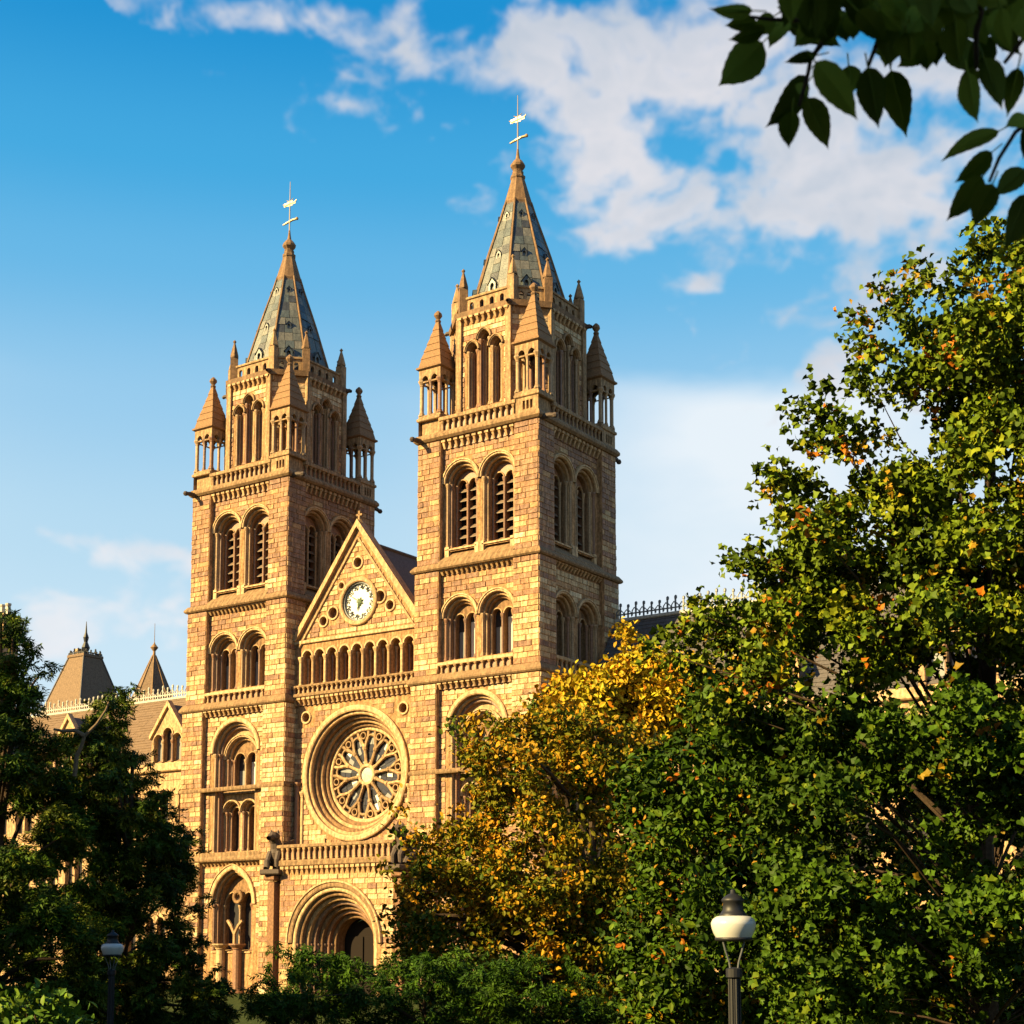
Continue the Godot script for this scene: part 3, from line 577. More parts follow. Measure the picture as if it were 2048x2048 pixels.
const GOLD := [[25.5, 12.4, 29.8, 0.33], [26.2, 12.3, 27.6, 0.16], [22.4, 11.0, 30.7, 0.40], [20.5, 10.1, 31.5, 0.15], [23.9, 10.7, 31.1, 0.42], [25.9, 12.4, 28.3, 0.43], [22.6, 9.7, 31.0, 0.39], [23.4, 12.5, 30.0, 0.17], [26.8, 11.9, 29.9, 0.40], [25.7, 10.8, 26.2, 0.43], [26.0, 9.7, 30.1, 0.46], [24.7, 13.1, 29.1, 0.12], [21.7, 10.1, 32.3, 0.47], [22.4, 12.3, 30.0, 0.14], [23.2, 9.0, 29.8, 0.28], [22.9, 10.9, 25.6, 0.45], [20.5, 11.1, 29.0, 0.49], [25.1, 12.1, 26.3, 0.44], [23.5, 12.7, 27.8, 0.42], [25.9, 10.8, 27.1, 0.44], [25.0, 11.4, 27.0, 0.42], [24.4, 9.3, 28.2, 0.21], [21.4, 10.9, 29.2, 0.43], [21.6, 12.1, 30.4, 0.14], [22.8, 11.5, 30.1, 0.47], [22.7, 11.5, 30.9, 0.43], [23.8, 11.3, 27.5, 0.45], [24.7, 10.6, 25.5, 0.45], [21.0, 9.3, 31.0, 0.41], [21.7, 11.0, 31.9, 0.36], [22.4, 12.0, 30.4, 0.26], [26.9, 10.7, 29.5, 0.45], [23.9, 9.9, 32.2, 0.45], [23.5, 12.2, 29.6, 0.43], [26.4, 9.9, 28.3, 0.39], [23.8, 11.1, 32.0, 0.46], [21.9, 10.2, 28.4, 0.43], [24.7, 12.5, 28.9, 0.42], [23.0, 12.0, 26.1, 0.50], [24.6, 11.7, 28.8, 0.43], [22.9, 8.8, 30.3, 0.29], [24.5, 10.1, 27.5, 0.51], [25.3, 11.2, 30.8, 0.38], [26.5, 9.6, 27.9, 0.31], [21.5, 8.9, 31.6, 0.35], [25.3, 11.5, 28.6, 0.47], [22.3, 9.6, 29.4, 0.50], [23.6, 10.0, 31.2, 0.48], [21.3, 10.8, 31.9, 0.24], [24.4, 13.3, 29.5, 0.14], [22.5, 11.3, 27.1, 0.50], [20.2, 11.1, 30.4, 0.16], [25.2, 11.9, 30.2, 0.41], [24.2, 9.3, 28.6, 0.40], [22.1, 11.2, 29.6, 0.52], [23.8, 8.8, 29.7, 0.12], [22.3, 10.5, 32.6, 0.45], [23.5, 11.8, 31.2, 0.32], [23.7, 12.4, 30.4, 0.21], [27.2, 10.1, 29.5, 0.39], [19.9, 10.5, 29.3, 0.49], [24.6, 12.0, 30.7, 0.42], [27.0, 9.5, 28.2, 0.32], [26.4, 9.3, 27.4, 0.12], [20.0, 10.0, 27.8, 0.48], [23.2, 10.6, 30.4, 0.50], [24.4, 12.8, 29.9, 0.41], [22.5, 8.6, 29.9, 0.13], [26.2, 10.8, 30.6, 0.46], [20.0, 10.1, 28.8, 0.45], [26.7, 11.8, 28.4, 0.18], [25.3, 12.7, 27.4, 0.41], [24.8, 9.6, 29.4, 0.50], [27.0, 10.6, 28.8, 0.36], [24.4, 11.2, 25.8, 0.41], [26.6, 10.6, 27.3, 0.20], [25.2, 10.1, 31.0, 0.40], [23.4, 12.5, 28.6, 0.45], [22.2, 10.2, 29.6, 0.39], [24.4, 9.1, 30.3, 0.39], [25.6, 12.6, 29.3, 0.28], [23.3, 12.3, 30.6, 0.15], [24.7, 9.8, 28.4, 0.44], [26.0, 11.1, 29.6, 0.44], [21.8, 9.3, 31.4, 0.40], [20.9, 10.8, 31.7, 0.15], [24.0, 11.5, 28.8, 0.44], [20.6, 10.2, 30.2, 0.48], [21.6, 11.8, 27.5, 0.44], [24.4, 13.0, 29.2, 0.26], [23.8, 10.2, 32.7, 0.40], [26.5, 11.9, 28.9, 0.45], [23.3, 9.7, 32.9, 0.40], [21.8, 10.8, 30.4, 0.41], [26.5, 12.2, 28.0, 0.14], [23.4, 10.7, 29.0, 0.41], [21.5, 12.1, 28.7, 0.45], [20.4, 9.4, 30.0, 0.35], [23.0, 8.9, 28.4, 0.12], [24.2, 11.6, 31.0, 0.49], [20.4, 9.2, 30.7, 0.14], [26.5, 11.1, 27.6, 0.25], [22.2, 12.2, 28.4, 0.49], [22.0, 9.3, 30.5, 0.42], [20.3, 10.0, 31.2, 0.15], [23.7, 13.0, 29.6, 0.25], [22.6, 10.5, 28.0, 0.51], [23.8, 11.5, 26.2, 0.42], [20.9, 11.1, 31.1, 0.24], [19.9, 9.7, 29.9, 0.22], [21.6, 11.6, 31.6, 0.18], [24.1, 12.5, 27.2, 0.48], [25.9, 9.5, 28.2, 0.40], [20.2, 9.4, 30.6, 0.13], [22.8, 12.6, 29.1, 0.16], [22.4, 12.0, 31.1, 0.14], [26.2, 9.4, 27.2, 0.13], [20.9, 10.3, 31.1, 0.41], [22.2, 8.7, 29.6, 0.14], [21.5, 10.4, 30.0, 0.44], [21.5, 9.2, 28.8, 0.45], [21.0, 11.0, 31.5, 0.13], [24.3, 10.5, 28.4, 0.41], [23.6, 9.0, 29.8, 0.29], [21.1, 9.9, 27.6, 0.44], [24.9, 10.7, 29.1, 0.46], [21.7, 12.3, 30.0, 0.15], [25.8, 11.6, 27.0, 0.52], [26.6, 10.6, 27.9, 0.44], [23.7, 9.8, 28.6, 0.50], [26.4, 11.9, 27.8, 0.22], [26.5, 9.3, 28.4, 0.18], [25.5, 9.6, 28.9, 0.49], [24.4, 9.2, 27.7, 0.15], [26.0, 9.2, 28.6, 0.17], [20.9, 11.8, 29.3, 0.51], [26.4, 11.5, 30.5, 0.42], [20.5, 11.1, 30.9, 0.15], [21.2, 9.4, 29.5, 0.43], [22.8, 11.1, 28.7, 0.46], [23.8, 12.0, 30.8, 0.27], [27.1, 11.2, 30.7, 0.39], [24.6, 10.8, 26.6, 0.43], [21.5, 10.4, 26.8, 0.44], [20.9, 8.9, 29.4, 0.37], [26.6, 11.1, 28.4, 0.46], [24.9, 12.6, 27.9, 0.39], [21.9, 8.8, 29.4, 0.18], [21.1, 10.4, 28.8, 0.45], [26.9, 11.3, 28.1, 0.13], [23.4, 14.3, 29.3, 0.16], [23.6, 13.9, 29.4, 0.16], [20.7, 11.7, 30.7, 0.16], [21.0, 12.2, 30.4, 0.18], [23.1, 12.4, 30.3, 0.18]]
const OLIVE := [[25.4, 2.4, 41.8, 0.41], [28.4, -0.5, 40.4, 0.42], [25.2, 2.3, 44.7, 0.47], [26.6, 7.5, 43.3, 0.48], [22.2, 1.2, 41.7, 0.22], [22.4, 5.3, 41.2, 0.19], [24.9, 1.1, 38.8, 0.47], [29.9, -1.0, 37.4, 0.21], [24.2, 8.1, 40.5, 0.42], [29.3, 0.3, 40.0, 0.49], [23.2, 7.9, 38.6, 0.49], [26.7, 5.1, 35.9, 0.44], [29.8, 1.3, 38.5, 0.42], [27.1, -0.4, 39.8, 0.42], [24.1, 0.8, 41.4, 0.47], [25.5, 6.8, 40.6, 0.49], [23.5, 2.8, 43.4, 0.29], [25.1, -1.0, 41.6, 0.23], [26.6, 3.0, 36.5, 0.46], [26.4, 7.4, 37.7, 0.47], [28.8, 3.6, 42.0, 0.45], [24.9, 5.2, 35.6, 0.54], [24.9, 3.7, 39.5, 0.52], [24.2, 2.4, 40.5, 0.44], [22.5, 3.5, 41.6, 0.46], [28.4, 3.3, 42.2, 0.45], [28.6, 2.8, 39.3, 0.47], [28.3, -1.1, 37.2, 0.21], [27.9, 3.7, 35.5, 0.53], [29.9, 0.9, 39.1, 0.39], [28.8, 1.4, 37.0, 0.40], [24.7, 4.0, 44.1, 0.49], [27.2, 4.5, 35.4, 0.55], [23.1, 2.6, 42.9, 0.30], [28.7, 6.7, 40.2, 0.40], [24.6, -0.8, 41.2, 0.30], [25.4, 2.1, 39.0, 0.53], [29.8, 8.1, 39.0, 0.18], [24.3, 4.5, 36.6, 0.43], [25.3, 0.1, 38.4, 0.41], [23.4, 3.9, 38.1, 0.50], [27.0, 3.6, 36.1, 0.46], [28.9, 2.7, 36.0, 0.49], [27.1, 8.3, 41.1, 0.43], [26.5, 8.5, 42.0, 0.41], [29.1, 7.6, 41.3, 0.37], [23.5, 8.1, 39.7, 0.48], [26.0, 0.8, 37.2, 0.46], [28.4, 1.6, 42.9, 0.45], [27.7, 3.1, 43.5, 0.46], [28.4, 5.8, 40.3, 0.38], [28.4, 8.5, 40.9, 0.36], [23.5, 6.2, 40.6, 0.13], [29.5, -0.3, 36.5, 0.24], [26.5, 6.2, 43.2, 0.45], [27.0, 1.0, 43.6, 0.41], [28.5, 7.3, 43.8, 0.36], [23.1, 7.3, 37.1, 0.47], [27.7, 1.9, 36.1, 0.44], [29.1, 3.8, 41.0, 0.40], [28.9, -0.1, 41.2, 0.44], [25.6, -0.4, 42.2, 0.38], [25.9, 0.2, 37.4, 0.52], [27.2, 5.7, 37.8, 0.41], [23.2, 0.9, 42.9, 0.12], [28.0, 8.8, 41.3, 0.34], [29.9, 0.5, 42.6, 0.39], [27.6, 3.9, 37.5, 0.52], [24.8, 8.0, 35.9, 0.45], [29.5, 4.9, 36.8, 0.41], [30.4, 5.7, 37.9, 0.12], [22.1, 0.3, 37.5, 0.46], [24.7, 0.5, 37.9, 0.49], [23.8, -0.0, 39.0, 0.53], [27.0, 9.2, 39.4, 0.19], [26.5, 0.4, 38.3, 0.43], [26.5, 1.4, 37.1, 0.42], [28.1, 2.8, 35.2, 0.43], [26.6, 8.7, 37.8, 0.43], [26.3, -0.5, 41.6, 0.47], [30.0, 2.3, 39.8, 0.41], [24.0, 5.2, 42.3, 0.28], [27.3, 1.3, 34.4, 0.49], [27.2, -0.8, 38.4, 0.46], [25.9, 1.1, 35.9, 0.52], [22.8, 6.0, 37.9, 0.45], [30.7, 4.7, 40.0, 0.42], [29.9, 2.3, 37.1, 0.22], [24.5, 1.4, 37.1, 0.54], [24.8, 4.1, 40.6, 0.51], [30.6, 3.7, 41.6, 0.46], [29.5, 4.0, 39.1, 0.49], [26.9, 5.9, 41.6, 0.41], [24.3, 4.3, 38.5, 0.48], [29.3, -0.8, 39.0, 0.35], [27.6, 4.8, 40.7, 0.41], [23.7, 3.8, 41.0, 0.40], [25.1, -0.9, 42.2, 0.25], [27.2, 1.9, 40.1, 0.40], [25.2, 3.6, 43.3, 0.47], [26.8, 9.1, 38.7, 0.30], [28.6, 2.3, 38.9, 0.39], [26.0, 3.9, 43.9, 0.38], [29.6, -0.6, 39.9, 0.47], [25.0, 1.4, 41.1, 0.40], [21.9, 2.2, 41.7, 0.21], [27.9, 7.4, 40.6, 0.47], [26.7, 3.5, 40.3, 0.42], [28.1, 0.2, 37.8, 0.50], [30.0, 8.0, 39.2, 0.18], [28.4, 1.0, 36.0, 0.46], [28.3, 8.9, 40.2, 0.15], [22.9, 0.0, 36.9, 0.47], [27.8, 7.3, 42.8, 0.48], [24.8, 4.1, 42.8, 0.41], [24.0, 7.7, 40.0, 0.40], [25.1, 2.5, 40.7, 0.46], [29.9, 0.2, 39.1, 0.47], [25.8, 9.0, 39.5, 0.49], [25.5, 9.0, 41.8, 0.15], [23.5, -0.7, 41.5, 0.15], [28.2, 1.5, 41.1, 0.47], [21.9, 3.8, 39.6, 0.54], [22.1, 3.6, 37.3, 0.47], [28.0, 7.9, 41.1, 0.47], [25.4, 5.1, 42.5, 0.39], [26.0, 3.2, 41.3, 0.45], [28.8, 1.5, 40.9, 0.40], [29.5, 4.9, 43.0, 0.45], [24.7, 6.2, 36.9, 0.44], [21.3, 1.0, 38.0, 0.54], [30.8, 2.6, 40.0, 0.39], [27.8, 2.9, 37.8, 0.40], [26.4, 2.9, 41.0, 0.41], [23.2, 5.4, 40.2, 0.44], [28.5, 3.3, 43.5, 0.40], [28.8, 8.3, 39.8, 0.40], [24.8, 3.8, 42.0, 0.50], [27.0, 5.0, 41.6, 0.39], [28.5, -0.7, 35.8, 0.44], [24.4, 1.5, 43.9, 0.39], [26.5, 7.9, 41.3, 0.46], [25.8, 0.8, 38.2, 0.47], [28.2, 5.5, 43.2, 0.45], [30.1, -0.8, 37.5, 0.19], [27.0, -0.1, 35.5, 0.48], [23.5, 0.2, 39.7, 0.53], [30.0, 1.7, 37.5, 0.30], [30.1, 7.4, 40.2, 0.46], [29.7, 4.3, 41.3, 0.47], [22.8, -0.5, 38.9, 0.52], [28.6, 0.3, 41.8, 0.41], [31.0, -0.2, 40.5, 0.48], [28.3, 2.7, 41.7, 0.43], [30.1, 3.7, 38.5, 0.39], [29.5, 7.2, 41.1, 0.46], [23.7, 6.8, 37.5, 0.43], [25.9, 1.4, 42.3, 0.48], [23.1, 0.1, 40.0, 0.42], [23.1, 0.3, 40.8, 0.48], [29.4, 2.9, 37.8, 0.49], [24.5, -0.3, 42.5, 0.33], [27.2, 8.9, 38.7, 0.38], [27.3, 3.9, 43.6, 0.42], [26.7, 2.7, 42.9, 0.43], [27.4, 0.9, 37.0, 0.49], [25.8, 0.6, 43.5, 0.44], [27.7, 2.8, 39.0, 0.46], [30.2, 1.7, 41.8, 0.43], [23.8, -1.1, 41.0, 0.18], [22.1, 3.5, 40.6, 0.48], [30.6, 4.6, 38.4, 0.22], [24.7, 4.8, 40.7, 0.51], [26.1, 9.2, 39.1, 0.36], [25.1, 6.4, 38.8, 0.50], [28.4, 4.6, 38.5, 0.42], [24.0, 2.1, 43.4, 0.46], [29.6, 3.7, 37.1, 0.43], [29.3, 2.5, 39.8, 0.49], [28.1, 6.7, 43.2, 0.38], [29.6, 0.7, 37.0, 0.31], [22.3, 2.9, 41.5, 0.45], [22.7, 5.1, 41.6, 0.30], [27.4, 1.6, 37.9, 0.44], [24.1, 0.9, 38.9, 0.41], [23.2, 8.9, 37.6, 0.49], [26.9, 4.3, 43.5, 0.41], [28.8, 2.2, 41.0, 0.37], [25.2, 6.8, 41.4, 0.43], [24.9, -0.4, 38.9, 0.48], [28.3, -1.0, 39.7, 0.17], [27.7, -0.3, 42.2, 0.38], [22.4, 1.2, 40.4, 0.48], [28.2, 5.6, 42.1, 0.46], [23.6, 5.3, 38.7, 0.50], [26.2, 3.0, 38.7, 0.43], [29.0, 4.9, 38.0, 0.49], [27.6, 2.9, 41.9, 0.39], [22.8, -0.8, 39.9, 0.33], [22.4, 0.2, 40.4, 0.37], [30.6, 4.9, 38.9, 0.46], [25.8, 4.8, 40.3, 0.42], [28.4, 8.5, 38.8, 0.28], [23.2, 2.6, 41.0, 0.43], [24.6, 1.4, 36.2, 0.55], [24.8, 7.1, 37.8, 0.44], [27.9, 1.0, 37.9, 0.50], [27.8, 1.3, 39.8, 0.50], [26.6, 6.7, 35.8, 0.48], [29.6, -0.7, 36.6, 0.23], [31.2, 2.9, 41.2, 0.39], [26.6, 1.8, 37.7, 0.47], [25.0, 8.2, 42.4, 0.20], [29.2, 7.6, 39.4, 0.48], [29.2, 7.3, 37.2, 0.42], [27.7, 6.0, 37.2, 0.46], [29.8, 0.4, 36.7, 0.14], [23.0, 3.5, 42.8, 0.22], [25.7, 6.9, 35.8, 0.49], [28.9, 8.6, 38.7, 0.13], [30.4, 0.5, 40.3, 0.48], [24.9, 0.6, 42.9, 0.44], [26.3, 0.7, 42.5, 0.42], [23.1, 4.8, 36.9, 0.42], [27.7, 6.1, 41.4, 0.40], [30.3, 3.3, 41.0, 0.40], [24.2, -1.1, 40.4, 0.20], [24.0, 5.5, 41.6, 0.17], [30.0, 5.5, 36.9, 0.14], [27.6, 8.5, 37.5, 0.48], [26.8, 8.8, 39.7, 0.42], [25.1, 3.0, 41.4, 0.38], [28.0, 7.6, 37.0, 0.49], [23.2, 3.0, 38.3, 0.54], [25.7, 7.7, 39.5, 0.48], [22.6, 5.5, 42.4, 0.16], [21.3, 2.7, 38.6, 0.48], [26.8, 9.3, 41.1, 0.19], [29.1, 5.9, 35.9, 0.38], [22.5, 4.6, 40.7, 0.43], [24.7, 7.7, 42.2, 0.13], [24.1, 6.5, 39.1, 0.45], [29.6, 8.3, 39.2, 0.16], [26.6, 1.2, 39.4, 0.46], [28.4, 3.2, 41.0, 0.49], [23.1, -0.2, 41.5, 0.14], [26.5, 3.4, 35.6, 0.43], [28.3, 4.5, 41.6, 0.48], [22.9, -0.1, 40.8, 0.26], [26.3, 5.5, 38.2, 0.47], [25.8, 1.9, 44.4, 0.45], [27.6, 3.1, 41.0, 0.50], [24.6, -0.7, 38.2, 0.42], [25.6, 5.8, 41.5, 0.51], [28.4, 6.9, 40.9, 0.44], [27.2, 6.1, 35.0, 0.50], [28.9, 2.8, 42.9, 0.43], [23.9, 8.9, 40.4, 0.32], [26.9, 7.5, 42.5, 0.41], [21.8, 2.1, 39.3, 0.49], [28.3, 3.5, 38.3, 0.52], [23.6, 2.0, 39.5, 0.48], [23.7, 4.9, 41.0, 0.50], [28.1, -1.1, 38.9, 0.16], [26.4, 0.6, 41.1, 0.50], [27.6, 3.9, 39.3, 0.46], [28.1, 1.5, 36.2, 0.41], [23.8, 4.2, 38.9, 0.48], [28.1, 2.6, 43.1, 0.38], [27.0, -1.2, 38.2, 0.13], [24.1, 2.5, 39.0, 0.44], [28.3, 7.4, 39.4, 0.40], [27.4, 3.5, 42.2, 0.42], [26.4, 7.0, 36.9, 0.45], [25.9, 5.2, 43.2, 0.44], [26.9, 6.0, 37.0, 0.50], [27.6, 8.8, 40.0, 0.33], [26.8, 1.9, 36.9, 0.47], [22.8, 3.8, 40.1, 0.52], [23.3, 1.2, 42.9, 0.26], [27.1, 0.3, 38.1, 0.42], [26.9, -0.6, 40.6, 0.49], [26.2, -1.0, 39.0, 0.26], [26.2, 2.4, 37.2, 0.48], [25.6, -0.6, 41.2, 0.45], [27.4, 5.7, 41.4, 0.43], [22.1, 2.1, 37.7, 0.55], [24.9, -0.5, 37.0, 0.47], [28.4, 8.7, 40.1, 0.24], [27.6, 7.0, 35.0, 0.52], [21.9, 1.8, 41.3, 0.36], [29.4, 8.1, 38.5, 0.27], [24.9, -0.2, 41.0, 0.51], [28.6, -0.9, 38.5, 0.23], [24.9, 2.6, 38.6, 0.44], [22.8, 1.0, 37.4, 0.49], [25.8, 3.1, 43.4, 0.45], [26.9, -0.0, 43.2, 0.46], [25.6, -0.4, 36.0, 0.51], [27.7, 8.7, 38.1, 0.24], [22.0, 4.2, 42.4, 0.11], [22.6, 2.7, 43.3, 0.13], [23.1, 6.0, 43.2, 0.14], [22.7, 5.0, 42.3, 0.16], [24.5, 8.7, 42.4, 0.13]]
const SHRUBS := [[33.2, -0.0, 47.8, 0.34], [32.1, 1.1, 50.5, 0.32], [26.5, -0.6, 53.1, 0.13], [27.2, 0.3, 53.2, 0.35], [29.1, -0.0, 51.4, 0.28], [28.3, 0.7, 52.3, 0.33], [32.6, -0.5, 48.1, 0.27], [30.6, 1.2, 51.5, 0.35], [31.4, 0.3, 51.1, 0.28], [31.2, -0.4, 49.6, 0.29], [31.2, 0.3, 48.9, 0.33], [31.3, -0.2, 49.0, 0.34], [28.1, 1.4, 52.9, 0.33], [29.2, -0.4, 50.7, 0.22], [27.1, 0.2, 51.0, 0.37], [32.9, 0.6, 50.2, 0.32], [26.2, -0.1, 51.9, 0.30], [27.4, -0.0, 52.2, 0.33], [31.4, 1.1, 48.5, 0.37], [29.3, 0.3, 48.5, 0.34], [28.7, 1.2, 50.8, 0.16], [32.9, 0.3, 47.7, 0.33], [30.1, -0.3, 49.9, 0.37], [33.5, 0.2, 47.8, 0.24], [28.1, 0.3, 52.5, 0.35], [28.2, 1.0, 53.4, 0.35], [26.2, -0.4, 53.3, 0.11], [32.0, -0.1, 48.5, 0.34], [28.4, 0.4, 54.0, 0.36], [28.5, -0.2, 49.8, 0.37], [30.5, 1.5, 49.9, 0.15], [30.4, 1.2, 50.7, 0.29], [27.8, 0.9, 51.2, 0.32], [29.9, -0.3, 51.2, 0.31], [33.7, 0.2, 49.1, 0.35], [33.9, 0.2, 48.4, 0.19], [27.3, 0.1, 50.5, 0.31], [29.8, -0.6, 50.3, 0.16], [29.8, 0.6, 50.3, 0.31], [30.5, -0.6, 50.4, 0.09], [30.1, 1.4, 51.0, 0.20], [30.4, 1.1, 50.1, 0.31], [26.6, -0.3, 53.6, 0.09], [26.8, 0.6, 53.5, 0.19], [31.0, -0.3, 50.1, 0.33], [29.8, 0.5, 48.5, 0.31], [30.5, -0.2, 51.0, 0.32], [31.4, -0.3, 48.2, 0.34], [31.2, -0.6, 49.0, 0.13], [32.0, -0.6, 49.1, 0.11], [27.3, 1.2, 53.5, 0.12], [27.2, -0.2, 53.0, 0.35], [32.6, 1.3, 48.4, 0.09], [31.7, 1.0, 50.8, 0.33], [29.0, 0.4, 52.3, 0.35], [27.9, 0.2, 51.1, 0.36], [32.6, 0.1, 48.2, 0.35], [31.8, 0.0, 50.5, 0.36], [30.8, 1.5, 49.4, 0.09], [29.2, 0.4, 51.1, 0.30], [26.4, 0.4, 53.4, 0.12], [30.5, 0.4, 48.6, 0.32], [28.4, 1.0, 50.3, 0.34], [31.0, 0.1, 48.2, 0.30], [28.7, 1.3, 52.4, 0.26], [26.3, 0.5, 52.4, 0.30], [28.1, 1.1, 50.9, 0.25], [30.0, 0.8, 52.4, 0.36], [32.0, 0.5, 48.2, 0.35], [29.0, 1.4, 50.8, 0.16], [28.0, 0.5, 51.5, 0.33], [30.6, -0.6, 50.8, 0.10], [33.5, 0.4, 47.5, 0.10], [30.2, 1.3, 49.6, 0.33], [29.3, 1.4, 51.4, 0.09], [29.4, 1.0, 49.8, 0.31], [32.1, 1.4, 48.8, 0.15], [29.1, -0.0, 53.1, 0.28], [33.1, -0.6, 48.7, 0.10], [28.6, -0.2, 51.4, 0.37], [29.3, 0.1, 50.7, 0.32], [27.5, -0.6, 52.8, 0.10], [28.9, 0.5, 53.9, 0.27], [31.8, 0.2, 49.7, 0.30], [26.7, 0.2, 53.1, 0.29], [28.7, 0.9, 52.8, 0.30], [33.3, 0.5, 50.0, 0.27], [31.6, 0.4, 50.4, 0.30], [32.5, -0.1, 47.1, 0.36], [27.4, 1.3, 51.3, 0.35], [32.1, 1.2, 49.5, 0.34], [32.9, 0.6, 49.5, 0.30], [27.0, 0.9, 53.2, 0.26], [26.2, 0.2, 52.7, 0.30], [32.1, 0.6, 50.9, 0.35], [29.6, 0.6, 53.0, 0.36], [30.5, -0.5, 49.8, 0.15], [30.5, 0.9, 48.2, 0.35], [30.9, 0.7, 52.4, 0.32], [33.5, -0.7, 47.7, 0.11], [31.6, 1.2, 49.7, 0.35], [32.6, 1.3, 49.9, 0.24], [31.9, 1.6, 48.9, 0.09], [29.1, 1.1, 52.5, 0.26], [30.9, 1.5, 50.7, 0.20], [28.4, 1.4, 51.5, 0.11], [32.6, -0.1, 49.6, 0.34], [30.3, -0.6, 50.1, 0.11], [29.4, 1.2, 50.7, 0.28], [30.6, 0.8, 50.6, 0.29], [33.9, -0.6, 48.3, 0.11], [33.5, -0.2, 47.6, 0.11], [29.2, 0.1, 49.3, 0.32], [32.3, -0.1, 49.9, 0.34], [27.0, 1.5, 52.0, 0.19], [29.9, 0.6, 49.4, 0.29], [29.5, -0.5, 51.0, 0.16], [26.3, 0.9, 51.1, 0.39], [29.0, 1.1, 49.8, 0.32], [29.9, -0.4, 51.6, 0.21], [32.9, 0.8, 47.9, 0.25], [31.0, 1.2, 48.7, 0.30], [33.0, 1.0, 48.6, 0.21], [28.1, -0.6, 51.7, 0.13], [25.9, 0.5, 51.1, 0.36], [28.4, -0.4, 52.6, 0.27], [28.5, 0.2, 50.1, 0.34], [30.5, 0.5, 52.8, 0.31], [26.7, 0.1, 52.0, 0.34], [29.6, 1.2, 51.5, 0.29], [27.3, 1.6, 53.4, 0.12], [27.2, 1.7, 53.0, 0.11], [27.3, 1.5, 52.8, 0.13]]
